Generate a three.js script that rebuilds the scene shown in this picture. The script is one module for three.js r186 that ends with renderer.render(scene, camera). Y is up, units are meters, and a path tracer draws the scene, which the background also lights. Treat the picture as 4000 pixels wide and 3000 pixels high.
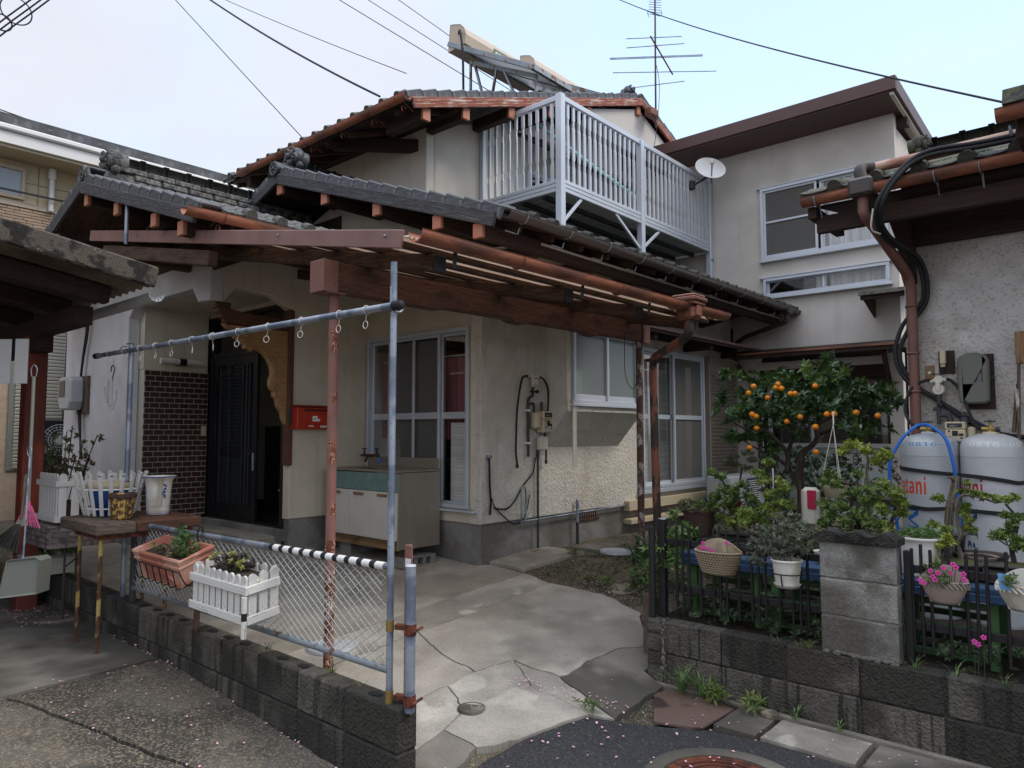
import * as THREE from 'three';
import { mergeGeometries, toCreasedNormals } from 'three/addons/utils/BufferGeometryUtils.js';

// ---------- camera, sky, sun, exposure ----------
// x runs along the house front to the right and back, z towards the viewer's right; helpers below take (u, h, v) = (x, y, -z) in metres
const scene = new THREE.Scene();
const camera = new THREE.PerspectiveCamera(56.36, 4 / 3, 0.05, 900);
camera.position.set(0, 1.62, 0);
camera.lookAt(0.74873, 1.62 + 0.06767, -0.65942);
const renderer = new THREE.WebGLRenderer({ antialias: true });
renderer.toneMapping = THREE.LinearToneMapping;
renderer.toneMappingExposure = 1.85;
renderer.outputColorSpace = THREE.SRGBColorSpace;
renderer.shadowMap.enabled = true;
renderer.shadowMap.type = THREE.PCFSoftShadowMap;

function rng(seed) { let a = seed >>> 0; return () => { a = (a + 0x6D2B79F5) | 0; let t = Math.imul(a ^ (a >>> 15), 1 | a); t = (t + Math.imul(t ^ (t >>> 7), 61 | t)) ^ t; return ((t ^ (t >>> 14)) >>> 0) / 4294967296; }; }
const clamp = (x, a = 0, b = 1) => Math.min(b, Math.max(a, x));
const sst = (a, b, x) => { const t = clamp((x - a) / (b - a)); return t * t * (3 - 2 * t); };
const lerp = (a, b, t) => a + (b - a) * t;
// smooth 3-D value noise
function hash3(x, y, z) { let n = Math.imul(x, 374761393) ^ Math.imul(y, 668265263) ^ Math.imul(z, 2147483647 ^ 1274126177); n = Math.imul(n ^ (n >>> 13), 1274126177); return ((n ^ (n >>> 16)) >>> 0) / 4294967296; }
function vn(x, y, z) {
  const xi = Math.floor(x), yi = Math.floor(y), zi = Math.floor(z); let a = x - xi, b = y - yi, c = z - zi;
  a = a * a * (3 - 2 * a); b = b * b * (3 - 2 * b); c = c * c * (3 - 2 * c);
  const L = (i, j, k) => hash3(xi + i, yi + j, zi + k);
  return lerp(lerp(lerp(L(0, 0, 0), L(1, 0, 0), a), lerp(L(0, 1, 0), L(1, 1, 0), a), b), lerp(lerp(L(0, 0, 1), L(1, 0, 1), a), lerp(L(0, 1, 1), L(1, 1, 1), a), b), c);
}
const fb = (x, y, z, o = 4) => { let s = 0, w = 0.5, t = 0; for (let i = 0; i < o; i++) { s += w * vn(x, y, z); t += w; w *= 0.5; x = x * 2.03 + 7.1; y = y * 2.03 + 3.7; z = z * 2.03 + 1.9; } return s / t; };

const SUN = new THREE.Vector3(0.36, 0.74, 0.57).normalize();
{
  const W = 1024, H = 512, d = new Float32Array(W * H * 4);
  for (let j = 0; j < H; j++) for (let i = 0; i < W; i++) {
    const ph = ((i + 0.5) / W - 0.5) * 2 * Math.PI, th = ((j + 0.5) / H - 0.5) * Math.PI;
    const x = Math.cos(th) * Math.cos(ph), y = Math.sin(th), z = Math.cos(th) * Math.sin(ph);
    const k = 1 / (Math.max(y, 0) + 0.3), px = x * k * 1.5, pz = z * k * 1.5;
    const n = fb(px + 3.1, 0.4, pz + 8.2, 6), n2 = fb(px * 0.5 + 11, 2.2, pz * 0.5 + 5, 3), n3 = fb(px * 3.4, 5.1, pz * 3.4, 4);
    const side = sst(-0.3, 0.75, x * 0.95 + z * 0.3);                        // breaks in the cloud on the right-hand side of the sky
    const open = clamp(sst(0.4, 0.56, 1 - n + (n2 - 0.5) * 0.5) * (0.1 + 0.9 * side));
    const up = 0.7 + 1.4 * sst(0.5, 0.98, y);                             // an overcast sky is brightest overhead
    const shade = up * (0.96 + 0.16 * (n2 - 0.5) + 0.22 * (n - 0.5) * (0.4 + side) + 0.1 * (n3 - 0.5));
    const glow = 0.12 * Math.pow(Math.max(0, x * SUN.x + y * SUN.y + z * SUN.z), 4);
    const c = [0.66 * (shade + glow), 0.69 * (shade + glow), 0.77 * (shade + glow)];
    const b = [lerp(0.46, 0.34, sst(0.1, 0.8, y)), lerp(0.58, 0.5, sst(0.1, 0.8, y)), lerp(0.76, 0.76, sst(0.1, 0.8, y))];
    const q = (j * W + i) * 4, dn = y < 0 ? sst(-0.02, -0.2, y) : 0;
    for (let m = 0; m < 3; m++) d[q + m] = lerp(lerp(c[m], b[m], open * 0.92), [0.25, 0.24, 0.22][m], dn);
    d[q + 3] = 1;
  }
  const t = new THREE.DataTexture(d, W, H, THREE.RGBAFormat, THREE.FloatType);
  t.mapping = THREE.EquirectangularReflectionMapping; t.magFilter = t.minFilter = THREE.LinearFilter; t.wrapS = THREE.RepeatWrapping; t.needsUpdate = true;
  scene.background = t; scene.environment = t;
}
const sun = new THREE.DirectionalLight(0xfff3e2, 1.1);
sun.position.copy(SUN).multiplyScalar(40).add(new THREE.Vector3(5, 1, -5)); sun.target.position.set(5, 1, -5);
sun.castShadow = true; sun.shadow.radius = 44; sun.shadow.mapSize.set(2048, 2048);
Object.assign(sun.shadow.camera, { left: -16, right: 16, top: 16, bottom: -16, near: 1, far: 90 });
scene.add(sun, sun.target);

// ---------- helpers ----------
const V = (u, h, v) => new THREE.Vector3(u, h, -v), VA = (a) => V(a[0], a[1], a[2]);
const used = {};
function numbered(n) { const k = used[n] = (used[n] ?? -1) + 1; return k ? `${n}_${String(k).padStart(3, '0')}` : n; }
function tag(o, label, category, group, kind) { o.userData = {}; if (label) o.userData.label = label; if (category) o.userData.category = category; if (group) o.userData.group = group; if (kind) o.userData.kind = kind; return o; }
function thing(name, label, category, base = [0, 0, 0], group) {          // a thing: a Group at its base, its children are its parts
  const o = new THREE.Group(); o.name = numbered(name); o.position.copy(VA(base)); scene.add(o); return tag(o, label, category, group);
}
function struct(name, base = [0, 0, 0]) { const o = new THREE.Group(); o.name = numbered(name); o.position.copy(VA(base)); scene.add(o); return tag(o, null, null, null, 'structure'); }
function copy(o, label, base, turn = 0) { const c = o.clone(); c.name = numbered(o.name.replace(/_\d\d\d$/, '')); c.userData = { ...o.userData, label }; c.position.copy(VA(base)); c.rotation.y = turn; scene.add(c); return c; }
function basePos(p) { const w = new THREE.Vector3(); while (p && p !== scene) { w.add(p.position); p = p.parent; } return w; }
function norm(g) { const q = g.index ? g.toNonIndexed() : g; for (const k of Object.keys(q.attributes)) if (!['position', 'normal', 'uv'].includes(k)) q.deleteAttribute(k); q.morphAttributes = {}; return q; }
let uvr = rng(77);
// box with bevelled edges, longest side carries U; centred on the origin
function chamfer(X, Y, Z, b) {
  const hx = X / 2, hy = Y / 2, hz = Z / 2; b = Math.min(b, hx * 0.9, hy * 0.9, hz * 0.9);
  const pos = [], nor = [], uv = [], o1 = uvr() * 7, o2 = uvr() * 7;
  const long = X >= Y && X >= Z ? 0 : Y >= Z ? 1 : 2;
  const P = (s, k) => [s[0] * (k === 0 ? hx : hx - b), s[1] * (k === 1 ? hy : hy - b), s[2] * (k === 2 ? hz : hz - b)];
  const put = (ps) => {
    const A = new THREE.Vector3(...ps[0]), B = new THREE.Vector3(...ps[1]), C = new THREE.Vector3(...ps[2]);
    const n = B.clone().sub(A).cross(C.clone().sub(A)).normalize(), m = A.clone().add(B).add(C);
    if (n.dot(m) < 0) { n.negate(); ps = ps.slice().reverse(); }
    const an = [Math.abs(n.x), Math.abs(n.y), Math.abs(n.z)], ax = an[0] >= an[1] && an[0] >= an[2] ? 0 : an[1] >= an[2] ? 1 : 2;
    let [i, j] = ax === 0 ? [2, 1] : ax === 1 ? [0, 2] : [0, 1]; if (j === long) [i, j] = [j, i];
    for (let t = 1; t + 1 < ps.length; t++) for (const p of [ps[0], ps[t], ps[t + 1]]) { pos.push(...p); nor.push(n.x, n.y, n.z); uv.push(p[i] + o1, p[j] + o2); }
  };
  const S = [-1, 1];
  for (let k = 0; k < 3; k++) for (const s of S) { const a = (k + 1) % 3, c = (k + 2) % 3, q = []; for (const [x, y] of [[-1, -1], [1, -1], [1, 1], [-1, 1]]) { const g = [0, 0, 0]; g[k] = s; g[a] = x; g[c] = y; q.push(P(g, k)); } put(q); }
  if (b > 0) {
    for (let k = 0; k < 3; k++) { const a = (k + 1) % 3, c = (k + 2) % 3; for (const x of S) for (const y of S) { const g0 = [0, 0, 0], g1 = [0, 0, 0]; g0[a] = g1[a] = x; g0[c] = g1[c] = y; g0[k] = -1; g1[k] = 1; put([P(g0, a), P(g1, a), P(g1, c), P(g0, c)]); } }
    for (const x of S) for (const y of S) for (const z of S) put([P([x, y, z], 0), P([x, y, z], 1), P([x, y, z], 2)]);
  }
  const g = new THREE.BufferGeometry();
  g.setAttribute('position', new THREE.Float32BufferAttribute(pos, 3)); g.setAttribute('normal', new THREE.Float32BufferAttribute(nor, 3)); g.setAttribute('uv', new THREE.Float32BufferAttribute(uv, 2));
  return g;
}
function frameM(O, X, Y, Z) { return new THREE.Matrix4().makeBasis(X, Y, Z).setPosition(O); }
function along(a, b, up) {                                  // basis with x from a to b, y near up, origin in the middle
  const A = VA(a), B = VA(b), X = B.clone().sub(A).normalize(); let U = up ? VA(up) : new THREE.Vector3(0, 1, 0); if (Math.abs(U.clone().normalize().dot(X)) > 0.99) U = new THREE.Vector3(1, 0, 0);
  const Z = X.clone().cross(U).normalize(), Y = Z.clone().cross(X);
  return { M: frameM(A.clone().add(B).multiplyScalar(0.5), X, Y, Z), len: A.distanceTo(B) };
}
class MB {                                                  // collects geometry in (u, h, v); build() makes ONE named mesh of it
  constructor() { this.l = []; }
  add(g) { this.l.push(norm(g)); return this; }
  box(u0, h0, v0, u1, h1, v1, bev = 0) { const g = chamfer(Math.abs(u1 - u0), Math.abs(h1 - h0), Math.abs(v1 - v0), bev); g.translate((u0 + u1) / 2, (h0 + h1) / 2, -(v0 + v1) / 2); return this.add(g); }
  bar(a, b, w, t, bev = 0.004, up) { const f = along(a, b, up); return this.add(chamfer(f.len, t, w, bev).applyMatrix4(f.M)); }
  cyl(a, b, r0, r1 = r0, seg = 12, open = false) { const f = along(a, b), g = new THREE.CylinderGeometry(r1, r0, f.len, seg, 1, open); const q = g.attributes.uv; for (let i = 0; i < q.count; i++) q.setXY(i, q.getY(i) * f.len, q.getX(i) * 6.28 * r0); g.rotateZ(-Math.PI / 2); return this.add(g.applyMatrix4(f.M)); }
  tube(pts, r, n = 24, rs = 6, tension = 0.5) { const c = new THREE.CatmullRomCurve3(pts.map(VA), false, 'catmullrom', tension), L = c.getLength(); const g = new THREE.TubeGeometry(c, n, r, rs, false); const q = g.attributes.uv; for (let i = 0; i < q.count; i++) q.setXY(i, q.getX(i) * L, q.getY(i) * 6.28 * r); return this.add(g); }
  lathe(base, prof, seg = 24, sx = 1, sz = 1, a0 = 0, a1 = Math.PI * 2) { const g = new THREE.LatheGeometry(prof.map(([r, y]) => new THREE.Vector2(r, y)), seg, a0, a1); const q = g.attributes.uv, p = g.attributes.position; for (let i = 0; i < q.count; i++) q.setXY(i, q.getX(i) * 0.8, p.getY(i)); g.scale(sx, 1, sz); const B = VA(base); g.translate(B.x, B.y, B.z); return this.add(g); }
  sph(c, r, s = [1, 1, 1], n = 10) { const g = new THREE.SphereGeometry(r, n, Math.max(6, n * 0.7 | 0)); g.scale(...s); const C = VA(c); g.translate(C.x, C.y, C.z); return this.add(g); }
  tor(c, R, r, axis, n = 20, arc = Math.PI * 2, rs = 6, turn = 0) { const g = new THREE.TorusGeometry(R, r, rs, n, arc); g.rotateZ(turn); if (axis === 'h') g.rotateX(Math.PI / 2); else if (axis === 'u') g.rotateY(Math.PI / 2); const C = VA(c); g.translate(C.x, C.y, C.z); return this.add(g); }
  prism(pts, O, S, T, depth, holes = [], bev = 0) {        // outline in the plane O + s S + t T, pulled along S x T
    const sh = new THREE.Shape(pts.map(([a, b]) => new THREE.Vector2(a, b))); for (const q of holes) sh.holes.push(new THREE.Path(q.map(([a, b]) => new THREE.Vector2(a, b))));
    const g = new THREE.ExtrudeGeometry(sh, bev ? { depth: depth - 2 * bev, bevelEnabled: true, bevelThickness: bev, bevelSize: bev, bevelOffset: -bev, bevelSegments: 1, curveSegments: 1 } : { depth, bevelEnabled: false, curveSegments: 1 });
    if (bev) g.translate(0, 0, bev);
    const s = VA(S).normalize(), t = VA(T).normalize(), n = s.clone().cross(t).normalize();
    return this.add(g.applyMatrix4(frameM(VA(O), s, t, n)));
  }
  wallU(u, pts, th, holes, bev) { return this.prism(pts, [u, 0, 0], [0, 0, 1], [0, 1, 0], th, holes, bev); }            // outline [v, h], from u to u + th
  wallV(v, pts, th, holes, bev) { return this.prism(pts, [0, 0, v + th], [1, 0, 0], [0, 1, 0], th, holes, bev); }         // outline [u, h], from v + th to v
  slab(h, pts, th, holes) { return this.prism(pts.map(([u, v]) => [u, v]), [0, h - th, 0], [0, 0, 1], [1, 0, 0], th, holes ?? []); }
  ext(shapePts, a, b, up) {                                 // outline (x sideways, y up) pulled from a to b
    const f = along(a, b, up), sh = new THREE.Shape(shapePts.map(([x, y]) => new THREE.Vector2(x, y))); const g = new THREE.ExtrudeGeometry(sh, { depth: f.len, bevelEnabled: false, curveSegments: 1 });
    g.translate(0, 0, -f.len / 2); g.rotateY(Math.PI / 2);
    const q = g.attributes.uv, p = g.attributes.position; for (let i = 0; i < q.count; i++) q.setXY(i, p.getX(i), p.getY(i) + p.getZ(i));
    return this.add(g.applyMatrix4(f.M));
  }
  gutter(a, b, r, th = 0.005) { const p = []; for (let i = 0; i <= 12; i++) { const t = Math.PI + Math.PI * i / 12; p.push([r * Math.cos(t), r * Math.sin(t)]); } p.push([r + 0.004, 0.006], [r - th - 0.003, 0.006]); for (let i = 12; i >= 0; i--) { const t = Math.PI + Math.PI * i / 12; p.push([(r - th) * Math.cos(t), (r - th) * Math.sin(t)]); } p.push([-r + th + 0.003, 0.006], [-r - 0.004, 0.006]); return this.ext(p, a, b); }
  geo(crease) { let g = this.l.length === 1 ? this.l[0] : mergeGeometries(this.l); if (crease) g = toCreasedNormals(g, crease); return g; }
  build(name, mat, parent = scene, label) {
    const g = this.geo(); const w = basePos(parent); g.translate(-w.x, -w.y, -w.z);
    const m = new THREE.Mesh(g, mat); m.name = parent === scene ? numbered(name) : name; m.castShadow = m.receiveShadow = true; parent.add(m); if (label) m.userData.label = label; return m;
  }
}
const nb = () => new MB();
function place(name, geo, mat, parent, M) { const m = new THREE.Mesh(geo, mat); m.name = name; const w = basePos(parent); M.decompose(m.position, m.quaternion, m.scale); m.position.sub(w); m.castShadow = m.receiveShadow = true; parent.add(m); return m; }
function stuff(o) { o.userData.kind = 'stuff'; return o; }

// ---------- procedural textures ----------
function field(n, cx, cy, oct, seed, gain = 0.5) {          // tiling noise, n x n, cx by cy cells in the first octave
  const out = new Float32Array(n * n); let amp = 1, tot = 0;
  for (let o = 0; o < oct; o++) {
    const kx = Math.min(n, cx << o), ky = Math.min(n, cy << o), R = rng(seed * 131 + o * 17 + 5), lat = new Float32Array(kx * ky); for (let i = 0; i < lat.length; i++) lat[i] = R();
    for (let j = 0; j < n; j++) {
      const fy = j / n * ky, y0 = fy | 0, ty = fy - y0, sy = ty * ty * (3 - 2 * ty), r0 = (y0 % ky) * kx, r1 = ((y0 + 1) % ky) * kx;
      for (let i = 0; i < n; i++) { const fx = i / n * kx, x0 = fx | 0, tx = fx - x0, sx = tx * tx * (3 - 2 * tx), a = x0 % kx, b = (x0 + 1) % kx; const p = lat[r0 + a] + (lat[r0 + b] - lat[r0 + a]) * sx, q = lat[r1 + a] + (lat[r1 + b] - lat[r1 + a]) * sx; out[j * n + i] += amp * (p + (q - p) * sy); }
    }
    tot += amp; amp *= gain;
  }
  for (let i = 0; i < out.length; i++) out[i] /= tot; return out;
}
function dtex(n, fn, srgb) { const d = new Uint8Array(n * n * 4); for (let i = 0; i < n * n; i++) { const c = fn(i); d[i * 4] = clamp(c[0], 0, 255); d[i * 4 + 1] = clamp(c[1], 0, 255); d[i * 4 + 2] = clamp(c[2], 0, 255); d[i * 4 + 3] = 255; } const t = new THREE.DataTexture(d, n, n, THREE.RGBAFormat); t.wrapS = t.wrapT = THREE.RepeatWrapping; t.magFilter = THREE.LinearFilter; t.minFilter = THREE.LinearMipmapLinearFilter; t.generateMipmaps = true; if (srgb) t.colorSpace = THREE.SRGBColorSpace; t.needsUpdate = true; return t; }
function mk(n, size, colour, o = {}) {                      // colour(i) -> sRGB bytes, o.bump(i) -> 0..1
  const t = dtex(n, colour, true), r = Array.isArray(size) ? size : [size, size]; t.repeat.set(1 / r[0], 1 / r[1]);
  const p = { map: t, roughness: o.rough ?? 0.9, metalness: o.metal ?? 0, side: THREE.DoubleSide };
  if (o.bump) { const b = BUMP[o.bump].clone(); b.repeat.copy(t.repeat); p.bumpMap = b; p.bumpScale = o.bs ?? 0.003; }
  return new THREE.MeshStandardMaterial(p);
}
const plain = (r, g, b, rough = 0.7, metal = 0, x = {}) => new THREE.MeshStandardMaterial({ color: new THREE.Color().setRGB(r / 255, g / 255, b / 255, THREE.SRGBColorSpace), roughness: rough, metalness: metal, side: THREE.DoubleSide, ...x });
const mix3 = (a, b, t) => [lerp(a[0], b[0], t), lerp(a[1], b[1], t), lerp(a[2], b[2], t)];
const sc = (a, k) => [a[0] * k, a[1] * k, a[2] * k];

// ---------- materials (base colours of the real surfaces) ----------
const Mt = {}, BUMP = {};
{
  const N = 512, lo = field(N, 3, 3, 4, 1), mid = field(N, 12, 12, 4, 2), hi = field(N, 64, 64, 3, 3, 0.7), px = field(N, 256, 256, 1, 4), lo2 = field(N, 4, 4, 5, 5), streak = field(N, 40, 2, 4, 6, 0.6), spk = field(N, 128, 128, 2, 7, 0.6);
  const grainA = field(N, 2, 34, 4, 8, 0.6), grainB = field(N, 3, 90, 3, 9, 0.7), blob = field(N, 8, 8, 3, 10), lo3 = field(N, 2, 2, 3, 11);
  BUMP.hi = dtex(N, (i) => sc([255, 255, 255], 0.6 * hi[i] + 0.4 * px[i])); BUMP.mid = dtex(N, (i) => sc([255, 255, 255], mid[i])); BUMP.spk = dtex(N, (i) => sc([255, 255, 255], 0.75 * sst(0.3, 0.7, spk[i]) + 0.25 * hi[i])); BUMP.blob = dtex(N, (i) => sc([255, 255, 255], 0.6 * blob[i] + 0.4 * hi[i]));
  BUMP.stucco = dtex(N, (i) => sc([255, 255, 255], sst(0.32, 0.68, hi[i]) * 0.8 + 0.2 * px[i])); BUMP.grain = dtex(N, (i) => sc([255, 255, 255], 0.6 * Math.abs(((grainA[i] * 7) % 1) - 0.5) * 2 + 0.4 * grainB[i]));
  const wallCol = (base, dirt) => (i) => sc(mix3(base, dirt, sst(0.5, 0.75, lo[i]) * 0.35 + sst(0.58, 0.78, streak[i]) * 0.28), 0.95 + 0.1 * mid[i]);
  Mt.stucco = mk(N, 1.6, wallCol([203, 199, 189], [168, 158, 140]), { bump: 'stucco', bs: 0.006, rough: 0.95 });   // sprayed coarse stucco
  Mt.stuccoSmooth = mk(N, 2.6, wallCol([206, 200, 190], [176, 166, 150]), { bump: 'hi', bs: 0.002, rough: 0.93 });
  Mt.stuccoCream = mk(N, 2.2, wallCol([208, 199, 180], [184, 172, 150]), { bump: 'hi', bs: 0.003, rough: 0.93 });
  Mt.stuccoWhite = mk(N, 2.4, wallCol([205, 205, 207], [186, 184, 184]), { bump: 'hi', bs: 0.003, rough: 0.93 });
  Mt.stuccoAnnex = mk(N, 3.2, wallCol([206, 200, 193], [184, 176, 166]), { bump: 'hi', bs: 0.0015, rough: 0.93 });
  Mt.stuccoNext = mk(N, 1.5, (i) => sc(mix3([198, 193, 190], [140, 132, 118], sst(0.5, 0.7, lo[i]) * 0.45 + sst(0.66, 0.74, spk[i]) * 0.5), 0.92 + 0.14 * mid[i]), { bump: 'spk', bs: 0.004, rough: 0.96 });
  Mt.foundation = mk(N, 1.1, (i) => sc(mix3([134, 132, 128], [104, 100, 94], sst(0.4, 0.7, lo[i])), 0.9 + 0.2 * hi[i]), { bump: 'hi', bs: 0.004, rough: 0.95 });
  Mt.concrete = mk(1024 / 2, 1.9, (i) => sc(mix3(mix3([164, 157, 145], [140, 133, 121], sst(0.42, 0.66, lo[i])), [128, 122, 113], sst(0.6, 0.76, lo2[i]) * 0.55), 0.88 + 0.2 * mid[i] + 0.1 * (px[i] - 0.5)), { bump: 'hi', bs: 0.004, rough: 0.93 });
  Mt.concretePale = mk(N, 1.7, (i) => sc(mix3(mix3([166, 160, 149], [138, 132, 122], sst(0.36, 0.62, lo[i])), [198, 192, 180], sst(0.58, 0.7, blob[i]) * 0.6), 0.86 + 0.22 * mid[i] + 0.12 * (px[i] - 0.5)), { bump: 'hi', bs: 0.005, rough: 0.93 });
  Mt.concreteDark = mk(N, 1.6, (i) => sc(mix3([128, 122, 112], [84, 80, 72], sst(0.4, 0.62, lo[i])), 0.84 + 0.24 * mid[i] + 0.1 * (px[i] - 0.5)), { bump: 'hi', bs: 0.004, rough: 0.95 });
  // worn pavement with the aggregate showing
  Mt.aggregate = mk(N, 1.15, (i) => { const st = sst(0.52, 0.62, spk[i]); return sc(mix3(mix3([92, 87, 78], [58, 55, 49], sst(0.4, 0.65, lo[i])), mix3([150, 138, 116], [110, 96, 80], px[i]), st * 0.75), 0.85 + 0.3 * hi[i]); }, { bump: 'spk', bs: 0.006, rough: 0.93 });
  Mt.asphalt = mk(N, 0.9, (i) => { const st = sst(0.6, 0.7, spk[i]); return sc(mix3([50, 50, 52], mix3([120, 116, 108], [84, 80, 76], px[i]), st * 0.5), 0.8 + 0.35 * hi[i]); }, { bump: 'spk', bs: 0.008, rough: 0.9 });
  Mt.soil = mk(N, 1.0, (i) => sc(mix3(mix3([104, 96, 78], [72, 66, 50], sst(0.4, 0.6, lo[i])), [150, 140, 122], sst(0.6, 0.68, spk[i]) * 0.8), 0.8 + 0.4 * hi[i]), { bump: 'spk', bs: 0.014, rough: 1 });
  Mt.humus = mk(N, 0.5, (i) => sc([52, 42, 32], 0.6 + 0.9 * hi[i]), { bump: 'hi', bs: 0.01, rough: 1 });
  const blk = (a, b, k) => (i) => sc(mix3(mix3(a, b, sst(0.38, 0.6, lo[i])), [34, 33, 28], sst(0.54, 0.68, streak[i]) * k), 0.82 + 0.36 * hi[i]);
  Mt.block = mk(N, 1.3, blk([88, 84, 76], [50, 48, 42], 0.75), { bump: 'spk', bs: 0.006, rough: 0.97 });
  Mt.blockB = mk(N, 1.2, blk([100, 95, 85], [64, 60, 53], 0.6), { bump: 'spk', bs: 0.006, rough: 0.97 });
  Mt.blockGrey = mk(N, 0.9, (i) => sc(mix3([132, 130, 124], [92, 88, 80], sst(0.42, 0.68, lo2[i])), 0.82 + 0.32 * hi[i]), { bump: 'hi', bs: 0.005, rough: 0.97 });
  Mt.blockBlack = mk(N, 0.8, (i) => sc(mix3([62, 58, 52], [30, 28, 25], sst(0.35, 0.6, mid[i])), 0.7 + 0.6 * hi[i]), { bump: 'spk', bs: 0.012, rough: 1 });
  Mt.mortar = mk(N, 0.6, (i) => sc([150, 145, 135], 0.7 + 0.5 * hi[i]), { bump: 'hi', bs: 0.008, rough: 1 });
  Mt.slate = mk(N, 0.75, (i) => sc(mix3(mix3([84, 76, 68], [40, 36, 32], sst(0.4, 0.62, mid[i])), [150, 138, 84], sst(0.63, 0.7, hi[i] * 0.5 + blob[i] * 0.5) * 0.8), 0.8 + 0.4 * px[i]), { bump: 'hi', bs: 0.008, rough: 1 });
  Mt.slateUnder = mk(N, 1.2, (i) => sc(mix3([104, 92, 78], [70, 60, 50], sst(0.4, 0.66, lo[i])), 0.86 + 0.28 * hi[i]), { bump: 'hi', bs: 0.002, rough: 0.95 });
  const wood = (a, b, dark = [40, 30, 24]) => (i) => { const g = Math.abs(((grainA[i] * 7) % 1) - 0.5) * 2; return sc(mix3(mix3(a, b, sst(0.2, 0.85, g)), dark, sst(0.62, 0.82, lo2[i]) * 0.55), 0.82 + 0.36 * grainB[i]); };
  Mt.beam = mk(N, [1.3, 0.5], wood([112, 76, 62], [70, 46, 40]), { bump: 'grain', bs: 0.003, rough: 0.85 });
  Mt.rafter = mk(N, [1.3, 0.45], wood([96, 70, 54], [50, 37, 30], [30, 24, 20]), { bump: 'grain', bs: 0.003, rough: 0.9 });
  Mt.darkWood = mk(N, [1.4, 0.5], wood([66, 46, 38], [42, 30, 26]), { bump: 'grain', bs: 0.002, rough: 0.85 });
  Mt.soffitWood = mk(N, [1.4, 0.5], wood([96, 72, 56], [66, 48, 38]), { bump: 'grain', bs: 0.002, rough: 0.9 });
  Mt.charBoard = mk(N, [1.2, 0.4], (i) => { const g = Math.abs(((grainA[i] * 6) % 1) - 0.5) * 2; return sc(mix3([56, 56, 58], [112, 112, 112], sst(0.62, 0.9, g) * 0.8), 0.75 + 0.5 * grainB[i]); }, { bump: 'grain', bs: 0.003, rough: 0.9 });
  Mt.peelBoard = mk(N, [1.0, 0.3], (i) => mix3(sc([142, 82, 64], 0.8 + 0.4 * grainB[i]), [214, 206, 198], sst(0.54, 0.6, grainA[i] * 0.55 + grainB[i] * 0.2 + blob[i] * 0.25)), { bump: 'grain', bs: 0.002, rough: 0.9 });
  Mt.carved = mk(N, [0.9, 0.45], wood([176, 140, 96], [146, 108, 70], [120, 84, 52]), { bump: 'grain', bs: 0.0015, rough: 0.55 });
  Mt.redWood = mk(N, [1.2, 0.4], wood([112, 72, 48], [78, 48, 34]), { bump: 'grain', bs: 0.002, rough: 0.7 });
  Mt.greyWood = mk(N, [1.0, 0.3], wood([128, 112, 98], [84, 70, 60], [58, 48, 42]), { bump: 'grain', bs: 0.004, rough: 0.95 });
  Mt.whiteWood = mk(N, [0.8, 0.25], (i) => mix3(sc([214, 212, 206], 0.94 + 0.08 * grainB[i]), [122, 112, 96], sst(0.6, 0.68, grainA[i] * 0.4 + hi[i] * 0.3 + blob[i] * 0.3) * 0.8), { bump: 'grain', bs: 0.0015, rough: 0.75 });
  Mt.whiteWoodNew = mk(N, [0.8, 0.3], (i) => sc([222, 220, 216], 0.93 + 0.1 * lo[i]), { bump: 'grain', bs: 0.0008, rough: 0.6 });
  Mt.tile = mk(N, 0.7, (i) => sc(mix3(mix3([80, 83, 88], [52, 54, 58], sst(0.35, 0.65, lo[i])), [128, 130, 130], sst(0.58, 0.7, blob[i]) * 0.45), 0.85 + 0.25 * mid[i]), { bump: 'mid', bs: 0.001, rough: 0.5 });
  Mt.tileOld = mk(N, 0.5, (i) => sc(mix3(mix3([98, 97, 93], [54, 54, 52], sst(0.35, 0.6, mid[i])), [150, 147, 138], sst(0.56, 0.68, hi[i] * 0.5 + blob[i] * 0.5) * 0.6), 0.84 + 0.3 * hi[i]), { bump: 'hi', bs: 0.003, rough: 0.75 });
  Mt.tileMoss = mk(N, 0.45, (i) => sc(mix3(mix3([72, 70, 64], [40, 39, 36], sst(0.35, 0.6, mid[i])), [78, 84, 44], sst(0.56, 0.66, blob[i]) * 0.7), 0.84 + 0.3 * hi[i]), { bump: 'hi', bs: 0.003, rough: 0.85 });
  Mt.brownPaint = mk(N, 0.6, (i) => sc(mix3([128, 88, 78], [112, 76, 66], lo[i]), 0.95 + 0.1 * mid[i]), { rough: 0.6 });
  Mt.fasciaBrown = mk(N, 1.2, (i) => sc(mix3([132, 98, 92], [118, 86, 80], sst(0.3, 0.7, lo[i])), 0.95 + 0.1 * mid[i]), { rough: 0.5 });
  Mt.fasciaDark = mk(N, 1.5, (i) => sc([88, 62, 58], 0.92 + 0.16 * lo[i]), { rough: 0.5 });
  Mt.copperPVC = mk(N, [0.9, 0.4], (i) => sc(mix3([150, 92, 68], [106, 68, 54], sst(0.45, 0.65, lo[i])), 0.9 + 0.2 * mid[i]), { rough: 0.55 });
  Mt.paleCopper = mk(N, [0.9, 0.4], (i) => sc(mix3([192, 158, 136], [150, 106, 88], sst(0.48, 0.66, lo[i])), 0.92 + 0.16 * mid[i]), { rough: 0.6 });
  Mt.copperEnd = mk(N, 0.4, (i) => sc([172, 112, 88], 0.92 + 0.16 * lo[i]), { rough: 0.6 });
  Mt.gutterDark = mk(N, [0.9, 0.4], (i) => sc([62, 54, 50], 0.85 + 0.3 * lo[i]), { rough: 0.4 });
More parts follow.
